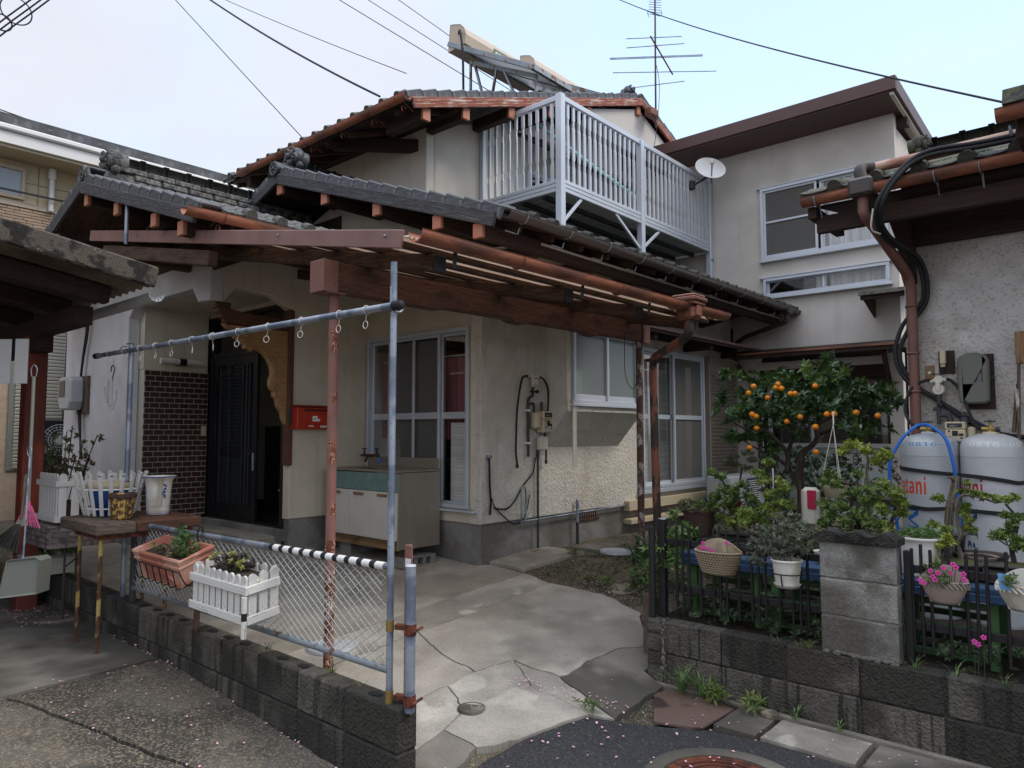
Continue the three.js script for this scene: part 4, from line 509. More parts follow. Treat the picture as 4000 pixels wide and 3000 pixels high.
{ // upper roof: ridge along v at u = 9.85, eave at u = 4.95
  const s = 0.355, ur = 9.85, hr = 7.02, ue = 5.0, v0 = 5.85, he = hr - s * (ur - ue), R = rng(23);
  const roof = nb().prism([[ue, he], [ur, hr], [11.6, hr - s * (11.6 - ur)], [11.6, hr - s * (11.6 - ur) - 0.03], [ur, hr - 0.03], [ue, he - 0.03]], [0, 0, 10], [1, 0, 0], [0, 1, 0], 10 - v0 - 0.06).build('roof', Mt.darkWood, house);
  const F = slopeFrame([ue - 0.05, he, 10.0], 1, 0, s), rows = 20; tileRows(roof, F, 15, 2, TM, R); tileField(roof, F, 15, 2, rows, Mt.tile); tileField(roof, slopeFrame([11.65, hr - s * (11.6 - ur), v0 + 0.1], -1, 0, s), 15, 0, 8, Mt.tile);
  vergeRow(roof, slopeFrame([ue - 0.05, he, v0 + 0.11], 1, 0, s), 0, 21, TM, R, false, 0.242); vergeRow(roof, slopeFrame([11.65, hr - s * (11.6 - ur), v0 + 0.11], -1, 0, s), 0, 8, TM, R, true);
  ridge(roof, [ur, hr + 0.03, v0 + 0.3], [ur, hr + 0.03, 10], TM, R, 1); ornament(roof, [ur, hr + 0.1, v0 + 0.26], Mt.tile, 0.9, 'v');
  nb().bar([ue + 0.02, he - 0.06, v0 + 0.02], [ur, hr - 0.06, v0 + 0.02], 0.035, 0.115, 0.006).bar([ur, hr - 0.062, v0 + 0.022], [11.6, hr - s * 1.75 - 0.062, v0 + 0.022], 0.035, 0.115, 0.006).build('barge_board', Mt.peelBoard, house); nb().bar([ue + 0.02, he - 0.03, v0 + 0.012], [ur, hr - 0.03, v0 + 0.012], 0.02, 0.05, 0.004).bar([ur, hr - 0.03, v0 + 0.014], [11.6, hr - s * 1.75 - 0.03, v0 + 0.014], 0.02, 0.05, 0.004).build('barge_moulding', Mt.peelBoard, house);
  for (const u of [5.25, 5.88, 6.7, 7.52, 8.42, 9.8]) { const h = he + s * (u - ue) - 0.14; const p = nb().box(u - 0.055, h - 0.12, v0 + 0.07, u + 0.055, h + 0.02, 6.56, 0.004).build('purlin', Mt.darkWood, house); nb().box(u - 0.057, h - 0.124, v0 + 0.05, u + 0.057, h + 0.024, v0 + 0.085, 0.004).build('purlin_end', Mt.copperEnd, p); }
  nb().prism([[8.4, he + s * 3.4 - 0.16], [11.3, hr - s * 1.45 - 0.2], [11.3, hr - s * 1.45 - 0.18], [9.85, hr - 0.16], [8.4, he + s * 3.4 - 0.14]], [0, 0, 6.56], [1, 0, 0], [0, 1, 0], 0.62).build('soffit', Mt.soffitWhite, house);
  for (let v = 6.2; v < 10; v += 0.45) { nb().bar([ue + 0.05, he - 0.07, v], [5.9, he - 0.07 + s * 0.85, v], 0.05, 0.065).build('rafter', Mt.soffitWood, house); }
  nb().box(5.72, 5.42, 5.95, 5.84, 5.56, 9.7, 0.006).build('wall_plate', Mt.darkWood, house); nb().bar([5.9, 5.24, 6.72], [5.2, 5.3, 7.62], 0.1, 0.16, 0.01).build('eave_bracket', Mt.darkWood, house); nb().box(4.98, he - 0.2, 9.3, 5.84, he - 0.06, 9.4).build('eave_bracket', Mt.darkWood, house);
  const gt = nb().gutter([ue - 0.1, he - 0.01, 9.45], [ue - 0.1, he - 0.02, v0 - 0.03], 0.058).build('gutter', Mt.copperPVC, house); for (const v of [5.98, 6.5, 7.1, 7.75, 8.4]) nb().tor([ue - 0.1, he - 0.012, v], 0.06, 0.006, 'v', 14, Math.PI, 5, Math.PI).bar([ue - 0.05, he - 0.02, v], [ue + 0.12, he - 0.1, v], 0.014, 0.008).tor([ue - 0.02, he - 0.11, v], 0.03, 0.006, 'v', 12, 4.4).build('gutter_hook', Mt.copperPVC, gt);
  nb().tube([[ue - 0.1, he - 0.06, 8.55], [ue - 0.08, he - 0.12, 8.62], [ue + 0.2, he - 0.35, 9.4], [4.6, 4.6, 9.7]], 0.03, 20, 8).build('downpipe', Mt.darkPipe, house);
  // balcony window with a small canopy, behind the balusters
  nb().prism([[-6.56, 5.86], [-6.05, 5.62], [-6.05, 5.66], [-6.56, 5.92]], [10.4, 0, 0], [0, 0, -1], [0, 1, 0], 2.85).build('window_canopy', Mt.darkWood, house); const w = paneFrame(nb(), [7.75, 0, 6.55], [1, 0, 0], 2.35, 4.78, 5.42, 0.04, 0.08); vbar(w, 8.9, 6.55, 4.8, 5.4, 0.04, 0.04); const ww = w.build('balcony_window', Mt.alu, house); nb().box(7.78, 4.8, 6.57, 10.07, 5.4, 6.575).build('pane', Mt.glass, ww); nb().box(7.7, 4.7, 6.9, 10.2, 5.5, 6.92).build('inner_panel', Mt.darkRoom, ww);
}

// ---------- two-storey extension on the right ----------
const AX = 10.85;
const annex = thing('house_extension', 'flat-roofed two-storey pinkish stucco extension with brown fascia joined to the house', 'house extension', [AX, 0, 3.5]);
{
  nb().wallU(AX, [[2.44, 2.86], [2.44, 6.2], [5.3, 6.2], [6.57, 6.2], [6.57, 3.3], [4.86, 3.3], [4.86, 2.86]], 0.13, [[[2.55, 4.28], [2.55, 5.41], [4.35, 5.41], [4.35, 4.28]], [[2.55, 3.7], [2.55, 3.99], [4.33, 3.99], [4.33, 3.7]]], 0.006).build('wall', Mt.stuccoAnnex, annex);
  nb().box(AX + 0.133, 2.86, 2.44, 14.5, 5.9, 2.57, 0.004).build('wall', Mt.stuccoAnnex, annex); nb().box(14.4, 0, 2.57, 14.5, 5.8, 9).build('wall', Mt.stuccoAnnex, annex);
  nb().wallU(AX, [[4.45, 0.2], [4.45, 2.858], [4.86, 2.858], [4.86, 0.2]], 0.13).build('wall', Mt.stuccoAnnex, annex); nb().box(AX, 0.2, 2.44, AX + 0.13, 2.72, 2.62, 0.004).build('corner_wall', Mt.stuccoAnnex, annex);
  nb().box(AX, 2.86, 2.6, 14.4, 2.9, 6.5).box(AX + 0.14, 3.2, 2.6, 14.4, 3.26, 6.5).box(AX + 0.8, 3.26, 2.6, AX + 0.85, 6, 6.4).build('floor_slab', Mt.darkRoom, annex);
  // roof slab falling away to the back, fascia, soffit panels
  const r = nb().prism([[10.24, 6.13], [10.24, 6.29], [14.9, 5.95], [14.9, 5.8]], [0, 0, 6.6], [1, 0, 0], [0, 1, 0], 4.31).build('roof', Mt.fasciaDark, annex);
  nb().box(10.205, 6.15, 2.26, 10.24, 6.335, 6.6, 0.004).build('fascia', Mt.fasciaDark, r); nb().bar([10.24, 6.235, 2.27], [14.9, 5.89, 2.27], 0.03, 0.2).build('fascia', Mt.fasciaDark, r); nb().bar([10.25, 6.12, 2.32], [14.9, 5.78, 2.32], 0.05, 0.05).build('fascia_trim', Mt.offWhite, r);
  for (let i = 0; i < 4; i++) nb().box(10.25, 6.135, 2.33 + i * 1.06, AX, 6.145, 2.33 + i * 1.06 + 1.052).build('soffit_panel', Mt.soffitWhite, r); nb().prism([[AX + 0.01, 6.09], [14.8, 5.77], [14.8, 5.78], [AX + 0.01, 6.1]], [0, 0, 2.44], [1, 0, 0], [0, 1, 0], 0.14).build('soffit_panel', Mt.soffitWhite, r);
  for (const u of [10.98, 12.0, 13.1]) nb().box(u, 5.93 - (u - 10.98) * 0.07, 2.3, u + 0.16, 6.08 - (u - 10.98) * 0.07, 2.45, 0.006).build('purlin', Mt.darkWood, annex);
  const win = (v0, v1, h0, h1, mid) => { const f = paneFrame(nb(), [AX, 0, v1], [0, 0, -1], v1 - v0, h0, h1, 0.045, 0.12); f.box(AX - 0.08, h0 - 0.035, v0 - 0.03, AX + 0.02, h0, v1 + 0.03, 0.004).box(AX - 0.07, h1, v0 - 0.05, AX + 0.02, h1 + 0.02, v1 + 0.06, 0.004); return { w: f.build('window', Mt.alu, annex), v0, v1, h0, h1, mid }; };
  let w = win(2.55, 4.35, 4.28, 5.41); const leaf = (a, b, d, rail) => { const m = paneFrame(nb(), [AX + d, 0, b], [0, 0, -1], b - a, 4.32, 5.37, 0.035, 0.026); if (rail) m.bar([AX + d, 4.87, a + 0.03], [AX + d, 4.87, b - 0.03], 0.02, 0.03, 0.002); m.build('sash', Mt.alu, w.w); };
  leaf(3.5, 4.31, -0.02, true); leaf(3.42, 4.3, 0.04); leaf(2.6, 3.47, 0.012); nb().box(AX - 0.012, 4.35, 3.53, AX - 0.008, 5.34, 4.28).build('fly_screen', Mt.screen, w.w); nb().box(AX + 0.016, 4.35, 2.63, AX + 0.02, 5.34, 3.45).build('pane', Mt.glass, w.w);
  w = win(2.55, 4.33, 3.7, 3.99); const l2 = (a, b, d) => paneFrame(nb(), [AX + d, 0, b], [0, 0, -1], b - a, 3.73, 3.96, 0.028, 0.024).build('sash', Mt.alu, w.w); l2(2.59, 3.46, 0.0); l2(3.42, 4.29, 0.03); nb().box(AX + 0.002, 3.75, 2.62, AX + 0.006, 3.94, 3.44).build('pane', Mt.glass, w.w); nb().box(AX + 0.032, 3.75, 3.45, AX + 0.036, 3.94, 4.27).build('pane', Mt.glass, w.w);
  const curt = (v0, v1, h0, h1, u, m) => { const pts = [], n = Math.round((v1 - v0) / 0.02); for (let i = 0; i <= n; i++) pts.push([lerp(v0, v1, i / n), 0.022 * Math.sin(i * 0.8) + 0.008 * Math.sin(i * 0.31)]); nb().prism(pts.concat(pts.slice().reverse().map(([a, b]) => [a, b + 0.004])), [u, h0, 0], [0, 0, 1], [1, 0, 0], -(h1 - h0)).build('curtain', m, annex); };
  curt(2.62, 3.46, 4.33, 5.36, AX + 0.13, Mt.curtainWhite); curt(2.6, 3.4, 3.72, 3.97, AX + 0.13, Mt.curtainWhite); curt(3.44, 3.6, 3.72, 3.97, AX + 0.14, Mt.curtainWhite); curt(3.5, 3.72, 4.33, 5.0, AX + 0.35, plain(150, 92, 60, 0.95));
  // low eave over the sheltered back entrance, lintel, doors with glass
  nb().prism([[10.3, 2.72], [10.3, 2.78], [AX, 2.9], [AX, 2.86], [10.42, 2.72]], [0, 0, 4.55], [1, 0, 0], [0, 1, 0], 2.2).build('low_eave', Mt.darkWood, annex); nb().box(10.28, 2.775, 2.35, 10.32, 2.8, 4.56).build('eave_edge', Mt.copperPVC, annex);
  nb().box(AX + 0.02, 2.58, 2.62, AX + 0.12, 2.7, 4.45, 0.006).build('lintel_board', Mt.stuccoAnnex, annex); nb().box(AX + 0.03, 2.42, 2.62, AX + 0.1, 2.58, 4.45).build('lintel', Mt.darkWood, annex);
  nb().bar([10.86, 2.05, 2.56], [10.42, 2.72, 2.56], 0.07, 0.09).build('eave_strut', Mt.darkWood, annex);
  const d = nb(); for (const v of [2.64, 3.1, 3.75, 4.4]) vbar(d, AX + 0.28, v, 0.4, 2.42, 0.05, 0.05); d.box(AX + 0.25, 1.4, 2.62, AX + 0.31, 1.46, 4.45).box(AX + 0.25, 0.4, 2.62, AX + 0.31, 0.46, 4.45); const dd = d.build('glazed_door', Mt.paleGrey, annex); nb().box(AX + 0.28, 0.46, 2.66, AX + 0.284, 1.4, 4.4).build('pane', Mt.glassFrost, dd); nb().box(AX + 0.28, 1.46, 2.66, AX + 0.284, 2.42, 4.4).build('pane', Mt.glass, dd);
  nb().box(12.4, 0.3, 2.6, 12.5, 2.86, 6.4).build('room_wall', Mt.darkRoom, annex);
  // little tiled hood on the end wall
  const hd = nb().prism([[10.25, 3.46], [10.3, 3.52], [11.2, 3.62], [11.2, 3.54]], [0, 0, 2.82], [1, 0, 0], [0, 1, 0], 0.62).build('side_hood', Mt.tileMoss, annex); nb().prism([[10.32, 3.42], [10.32, 3.46], [11.2, 3.54], [11.2, 3.1]], [0, 0, 2.78], [1, 0, 0], [0, 1, 0], 0.025).build('hood_board', Mt.darkWood, hd); nb().bar([10.3, 3.43, 2.8], [10.3, 3.43, 2.22], 0.03, 0.06).build('hood_board', Mt.darkWood, hd);
}
{ // aluminium balcony on posts
  const t = thing('balcony', 'silver aluminium balcony with shaped balusters standing on the tiled eave', 'balcony', [6.8, 4.1, 5.2]);
  const u0 = 6.8, u1 = 10.84, vf = 5.2, vb = 6.54, hb = 4.55, ht = 5.76;
  for (const [u, v, h0] of [[u0, vf, 4.02], [8.66, vf, 4.08], [u1 - 0.06, vf, 3.8]]) nb().box(u - 0.045, h0, v - 0.045, u + 0.045, ht + 0.01, v + 0.045, 0.006).build('post', Mt.alu, t); nb().box(u0 - 0.03, hb, vb - 0.06, u0 + 0.03, ht, vb, 0.004).build('post', Mt.alu, t);
  const rails = (a, b) => { nb().bar([...a.slice(0, 1), ht - 0.035, a[1]], [b[0], ht - 0.035, b[1]], 0.055, 0.07, 0.008).build('top_rail', Mt.alu, t); };
  rails([u0 + 0.048, vf], [8.61, vf]); rails([8.71, vf], [u1 - 0.11, vf]); rails([u0, vf + 0.048], [u0, vb - 0.062]);
  const deck = (a, b) => { for (let k = 0; k < 3; k++) nb().bar([a[0], hb + 0.026 + k * 0.052, a[1]], [b[0], hb + 0.026 + k * 0.052, b[1]], 0.06, 0.049, 0.006).build('edge_beam', Mt.alu, t); };
  deck([u0 + 0.048, vf], [8.61, vf]); deck([8.71, vf], [u1 - 0.11, vf]); deck([u0, vf + 0.048], [u0, vb - 0.062]);
  const sh = [[0, 0], [0.042, 0], [0.042, 0.2], [0.03, 0.215], [0.03, 0.285], [0.042, 0.3], [0.042, 0.7], [0.03, 0.715], [0.03, 0.79], [0.042, 0.805], [0.042, 0.985], [0, 0.985], [0, 0.805], [0.006, 0.79], [0.006, 0.715], [0, 0.7], [0, 0.3], [0.006, 0.285], [0.006, 0.215], [0, 0.2]].map(([x, y]) => new THREE.Vector2(x - 0.021, y));
  const bal = norm(new THREE.ExtrudeGeometry(new THREE.Shape(sh), { depth: 0.022, bevelEnabled: false })); bal.translate(0, 0, -0.011); const balS = bal.clone().rotateY(Math.PI / 2);
  for (let u = u0 + 0.15; u < 8.58; u += 0.118) place('baluster', bal, Mt.alu, t, new THREE.Matrix4().makeTranslation(u, hb + 0.157, -vf)); for (let u = 8.78; u < u1 - 0.14; u += 0.118) place('baluster', bal, Mt.alu, t, new THREE.Matrix4().makeTranslation(u, hb + 0.157, -vf)); for (let v = vf + 0.13; v < vb - 0.08; v += 0.118) place('baluster', balS, Mt.alu, t, new THREE.Matrix4().makeTranslation(u0, hb + 0.157, -v));
  for (let u = u0 + 0.03, k = 0; u < u1 - 0.08; u += 0.2, k++) nb().box(u, hb + 0.03, vf + 0.035, u + 0.19, hb + 0.06, vb, 0.003).build('floor_board', Mt.paleGrey, t); for (const v of [5.5, 5.85, 6.2]) nb().box(u0 + 0.03, hb - 0.02, v - 0.03, u1 - 0.05, hb + 0.028, v + 0.03).build('joist', Mt.darkPipe, t);
  for (const [a, b] of [[[u0 + 0.04, 4.18, vf], [u0 + 0.42, hb, vf]], [[8.62, 4.2, vf], [8.0, hb, vf]], [[8.7, 4.22, vf], [9.15, hb, vf]]]) nb().bar(a, b, 0.03, 0.04, 0.003).build('brace', Mt.alu, t);
  nb().box(u1 - 0.1, 4.4, vf - 0.05, u1 - 0.01, 4.44, vf + 0.05).build('bracket', Mt.galvOld, t);
}
{ // laundry pole on the balcony, antenna, dish, solar heaters
  tag(nb().cyl([7.4, 6.18, 6.45], [9.16, 5.12, 5.55], 0.022, 0.022, 10).build('clothes_pole', Mt.aqua), 'pale aqua clothes pole slanting across the inside of the balcony', 'clothes pole');
  const a = thing('tv_antenna', 'tall rusty television antenna mast at the upper gable peak', 'antenna', [10.0, 6.8, 5.75]); const U = 10.02, v = 5.72;
  nb().cyl([U, 6.55, v], [U + 0.03, 8.78, v], 0.016, 0.014, 8).build('mast', Mt.darkPipe, a); nb().box(9.86, 6.72, 5.7, 10.1, 6.86, 5.84, 0.02).build('mast_bracket', Mt.copperPVC, a);
  const rod = (b, c, dx, dy, dz, r = 0.007) => b.cyl([c[0] - dx, c[1] - dy, c[2] - dz], [c[0] + dx, c[1] + dy, c[2] + dz], r, r, 6);
  const b = nb(); for (let k = 0; k < 9; k++) rod(b, [U + 0.03, 8.46 + k * 0.042, v], 0.06 + 0.004 * (9 - k), 0.0, -0.07, 0.004); b.tube([[U - 0.06, 8.4, v + 0.06], [U - 0.07, 8.5, v + 0.08], [U + 0.1, 8.44, v - 0.06], [U + 0.1, 8.52, v - 0.08]], 0.005, 12, 5); b.build('uhf_array', Mt.darkPipe, a);
  const boom = nb(); boom.cyl([U - 0.1, 8.05, v + 0.02], [U + 0.22, 7.45, v - 0.2], 0.012, 0.012, 8); boom.build('boom', Mt.rust, a); const e = nb(); rod(e, [U - 0.02, 8.05, v], 0.3, 0.02, -0.34); rod(e, [U + 0.02, 7.93, v], 0.3, 0.03, -0.36); rod(e, [U + 0.05, 7.74, v], 0.52, 0.04, -0.56); rod(e, [U + 0.05, 7.76, v], 0.52, 0.04, -0.56); rod(e, [U + 0.14, 7.5, v - 0.1], 0.62, 0.05, -0.6); rod(e, [U + 0.04, 7.28, v], 0.3, 0.06, -0.34); e.build('element', Mt.galv, a);
  nb().tube([[U, 7.7, v], [U + 0.06, 7.3, v - 0.04], [U + 0.01, 6.7, v - 0.03], [U, 5.85, v + 0.1]], 0.005, 20, 5).build('aerial_cable', Mt.black, a);
  const D = [10.28, 5.72, 4.93], d = thing('satellite_dish', 'white satellite dish clamped to the balcony railing end', 'satellite dish', D), n = VA([-0.62, 0.5, -0.62]).normalize();
  const dish = []; for (let i = 0; i <= 10; i++) { const r = 0.235 * i / 10; dish.push([r + 0.0005, 0.9 * r * r]); } dish.push([0.24, 0.052], [0.236, 0.046]); for (let i = 10; i >= 0; i--) { const r = 0.235 * i / 10; dish.push([r + 0.0005, 0.9 * r * r - 0.006]); }
  const g = nb().lathe([0, 0, 0], dish, 36).geo(); g.applyQuaternion(new THREE.Quaternion().setFromUnitVectors(new THREE.Vector3(0, 1, 0), n)); const m = new THREE.Mesh(g, Mt.white); m.name = 'reflector'; m.castShadow = m.receiveShadow = true; d.add(m);
  nb().cyl([D[0] - 0.02, D[1] - 0.22, D[2] - 0.03], [D[0] - 0.2, D[1] + 0.03, D[2] - 0.14], 0.012, 0.012, 8).build('feed_arm', Mt.galv, d); nb().box(D[0] - 0.235, D[1] - 0.0, D[2] - 0.17, D[0] - 0.175, D[1] + 0.07, D[2] - 0.11, 0.012).build('feed_horn', Mt.offWhite, d); nb().cyl([D[0] + 0.02, D[1] - 0.08, D[2] + 0.02], [D[0] - 0.1, D[1] - 0.22, 5.18], 0.02, 0.02, 8).box(D[0] - 0.16, D[1] - 0.28, 5.14, D[0] - 0.06, D[1] - 0.14, 5.24, 0.01).build('mount', Mt.darkPipe, d);
}
function textTex(w, h, paint) { const c = document.createElement('canvas'); c.width = w; c.height = h; paint(c.getContext('2d'), w, h); const t = new THREE.CanvasTexture(c); t.colorSpace = THREE.SRGBColorSpace; return t; }
function sign(name, tex, O, S, T, w, h, parent, rough = 0.5, alpha) { // flat printed plate, S across, T up
  const g = new THREE.PlaneGeometry(w, h), s = VA(S).normalize(), t = VA(T).normalize(), n = s.clone().cross(t).normalize(); const m = new THREE.MeshStandardMaterial({ map: tex, roughness: rough, side: THREE.DoubleSide, ...(alpha ? { alphaTest: 0.5 } : {}) }); return place(name, g, m, parent, frameM(VA(O), s, t, n));
}
{ // two solar water heaters: tank over a tilted collector, on angle-iron legs
  const heater = (name, label, du, dh, dv, signed) => {
    const o = (u, h, v) => [u + du, h + dh, v + dv], t = thing(name, label, 'solar heater', o(7.0, 6.4, 6.5));
    const pr = [[0, 0.0], [0.36, 0.02], [0.38, 0.16], [0.34, 0.27], [0.26, 0.35], [0.12, 0.4], [0.04, 0.42]]; // end outline: x to -v (front), y up
    nb().prism(pr.map(([x, y]) => [x, y]), o(7.0, 7.2, 7.5), [0, 0, -1], [0, 1, 0], -1.78, [], 0.012).build('tank', Mt.tan, t); nb().prism(pr.map(([x, y]) => [x * 1.03 - 0.005, y * 1.03]), o(6.99, 7.2, 7.5), [0, 0, -1], [0, 1, 0], -0.03, [], 0.006).build('tank_end', Mt.tan, t);
    const P = (s, d) => o(7.0 + s, 7.2 - d * 0.49, 7.25 - d * 0.87);
    const f = nb(); f.bar(P(0, -0.3), P(0, 1.68), 0.05, 0.075).bar(P(1.8, -0.3), P(1.8, 1.68), 0.05, 0.075).bar(P(-0.02, 1.66), P(1.82, 1.66), 0.05, 0.08).bar(P(0, 0.02), P(1.8, 0.02), 0.05, 0.06).bar(P(0.9, 0.0), P(0.9, 1.66), 0.04, 0.05); f.build('collector_frame', Mt.galvOld, t);
    for (const s of [0.03, 0.92]) { const q = nb(), g = along(P(s + 0.43, 0.05), P(s + 0.43, 1.62)); q.add(chamfer(g.len, 0.03, 0.84, 0.004).applyMatrix4(g.M)); q.build('collector_panel', plain(46, 54, 62, 0.25, 0.2), t); }
    for (const u of [0.2, 1.6]) { const a = o(7.0 + u, 7.03, 7.22), b = o(7.0 + u, 6.36, 5.9), rf = (q) => 5.36 + 0.355 * (q[0] - 5.0); const l = nb(); l.bar(a, b, 0.04, 0.06); const c = nb(); void c; l.build('support_rail', Mt.galvOld, t); for (const [x, y] of [[0, 0], [1, 1], [0.06, 0.3], [0.42, 0.28], [0.52, 0.78]]) { const p = [a[0], lerp(a[1], b[1], x), lerp(a[2], b[2], x)], e = [a[0], rf(a) + 0.02, lerp(a[2], b[2], y)]; nb().bar(p, e, 0.035, 0.035, 0.003).build('leg', Mt.galvOld, t); } }
    if (signed) { nb().tube([o(7.02, 7.42, 7.3), o(6.93, 7.42, 7.2), o(6.86, 7.3, 7.1), o(6.86, 6.9, 7.05), o(6.88, 6.0, 7.05)], 0.018, 24, 8).build('hose', Mt.blackRubber, t);
      const tx = textTex(512, 128, (x, w, h) => { x.fillStyle = '#3f5a45'; x.fillRect(0, 0, w, h); x.fillStyle = '#e8e8dc'; x.font = 'bold 84px sans-serif'; x.textBaseline = 'middle'; x.fillText('CHOFU', 22, 68); x.fillText('T', 372, 68); x.fillText('S', 440, 68); }); sign('maker_plate', tx, o(7.95, 7.325, 7.112), [1, 0, 0.0], [0, 0.995, 0.12], 0.66, 0.15, t); }
    return t;
  };
  heater('solar_heater', 'beige roof solar water heater with green maker plate, nearer one', 0.5, 0.36, 0.42, true); heater('solar_heater', 'beige roof solar water heater partly hidden behind the first tank', 2.45, 0.74, 0.65, false);
}
{ // ---------- neighbouring house on the right with meters ----------
  const t = thing('neighbour_house', 'rough weathered stucco house wall with low tiled eave on the right', 'house', [5.95, 0.36, 0.5]);
  nb().box(5.95, 0.2, -4, 6.1, 3.5, 1.31, 0.01).build('wall', Mt.stuccoNext, t); nb().wallV(1.2, [[6.1, 0.2], [10.4, 0.2], [10.4, 3.4], [8.2, 4.1], [6.1, 3.4]], 0.1).build('side_wall', Mt.stuccoNext, t); nb().box(10.3, 0.2, -4, 10.4, 3.3, 1.2).build('back_wall', Mt.stuccoNext, t);
  const s = 0.34, ue = 5.33, he = 3.34, R = rng(31); const roof = nb().prism([[ue, he], [8.2, he + s * 2.87], [11, he], [11, he - 0.03], [8.2, he + s * 2.87 - 0.03], [ue, he - 0.03]], [0, 0, 1.8], [1, 0, 0], [0, 1, 0], 6).build('roof', Mt.darkWood, t);
  const F = slopeFrame([ue - 0.04, he, 1.82], 1, 0, s); tileRows(roof, F, 14, 4, TMoss, R); tileField(roof, F, 14, 4, 12, Mt.tileMoss); ridge(roof, [8.2, he + 1.02, 1.5], [8.2, he + 1.02, -3], TMoss, R, 2, 0.2); ornament(roof, [8.2, he + 1.15, 1.6], Mt.tileMoss, 0.9, 'v');
  nb().box(5.3, 3.18, 1.72, 5.95, 3.26, 1.78).box(5.36, 3.08, -4, 5.42, 3.2, 1.74).build('eave_board', Mt.darkWood, t); nb().prism([[5.36, 3.26], [5.36, 3.28], [5.97, 3.4], [5.97, 3.36]], [0, 0, 1.72], [1, 0, 0], [0, 1, 0], 5.6).build('soffit', Mt.darkWood, t); nb().box(5.84, 3.0, -4, 5.95, 3.36, 1.3).build('wall_plate', Mt.darkWood, t);
  nb().prism([[5.45, 3.2], [5.95, 3.2], [5.95, 2.72], [5.86, 2.8], [5.78, 3.02]], [0, 0, 1.31], [1, 0, 0], [0, 1, 0], 0.09).build('eave_bracket', Mt.darkWood, t);
  const g = nb().gutter([5.25, 3.31, 1.8], [5.25, 3.325, -3], 0.056).build('gutter', Mt.copperPVC, t); for (const v of [1.7, 0.95, 0.7, 0.2]) nb().tor([5.25, 3.305, v], 0.058, 0.006, 'v', 14, Math.PI, 5, Math.PI).bar([5.3, 3.29, v], [5.36, 3.18, v], 0.012, 0.008).build('gutter_hook', Mt.galvOld, g);
  nb().box(5.17, 3.24, 1.31, 5.33, 3.37, 1.47, 0.02).build('rain_head', Mt.gutterDark, t); nb().tube([[5.25, 3.25, 1.39], [5.25, 3.13, 1.39], [5.36, 3.06, 1.36], [5.84, 2.78, 1.26], [5.885, 2.68, 1.25], [5.885, 2.3, 1.25], [5.885, 1.2, 1.25], [5.885, 0.36, 1.25]], 0.036, 60, 10, 0.12).build('downpipe', Mt.brownPaint, t);
  for (const h of [2.2, 1.92, 2.55]) nb().tor([5.885, h, 1.25], 0.039, 0.008, 'h', 18).build('pipe_clip', Mt.brownPaint, t);
  nb().cyl([5.36, 3.47, 1.36], [5.36, 3.49, -0.6], 0.035, 0.035, 12).build('upper_downpipe', Mt.paleCopper, t); nb().tube([[5.36, 3.47, 1.34], [5.33, 3.47, 1.4], [5.27, 3.44, 1.41], [5.25, 3.36, 1.39]], 0.04, 14, 10).build('pipe_elbow', Mt.bonsaiPot, t);
  // corner of a higher eave at the picture edge
  const up = nb().prism([[4.75, 3.46], [4.8, 3.56], [6.2, 4.0], [6.2, 3.9], [4.86, 3.44]], [0, 0, 0.52], [1, 0, 0], [0, 1, 0], 3).build('upper_roof', Mt.tileMoss, t); nb().box(4.92, 3.3, -2, 5.3, 3.46, 0.48, 0.01).build('eave_board', Mt.darkWood, up); nb().gutter([4.84, 3.45, 0.56], [4.84, 3.45, -2], 0.06).build('gutter', Mt.copperPVC, up); nb().tor([4.9, 3.36, 0.5], 0.035, 0.007, 'v', 14, 4.2, 6, 2.9).build('gutter_hook', Mt.galv, up);
}
{ // black cables down the neighbour's wall
  const t = thing('cable_bundle', 'thick black cables looping from the eave down the neighbour wall', 'cables', [5.8, 2, 1.3]);
  const path = (o) => [[5.3, 3.43 + o, -0.4], [5.3, 3.43 + o, 0.6], [5.22, 3.42 + o, 1.0], [5.14, 3.28, 1.16 + o], [5.16, 3.1, 1.26 + o], [5.4, 2.98, 1.27 + o], [5.8, 2.86, 1.16 + o], [5.9, 2.6, 1.15 + o], [5.9, 2.42, 1.26 + o * 2], [5.87, 2.2, 1.34 + o], [5.88, 2.0, 1.27 + o], [5.92, 1.86, 1.12], [5.92, 1.7, 0.9 + o], [5.92, 1.6, 0.7], [5.92, 1.58, 0.3]];
  for (const o of [0, 0.028]) nb().tube(path(o), 0.016, 110, 8).build('cable', Mt.cable, t); nb().tube([[5.14, 3.12, 1.3], [5.2, 3.0, 1.33], [5.3, 2.98, 1.3]], 0.006, 10, 6).build('cable_tie', Mt.white, t);
}
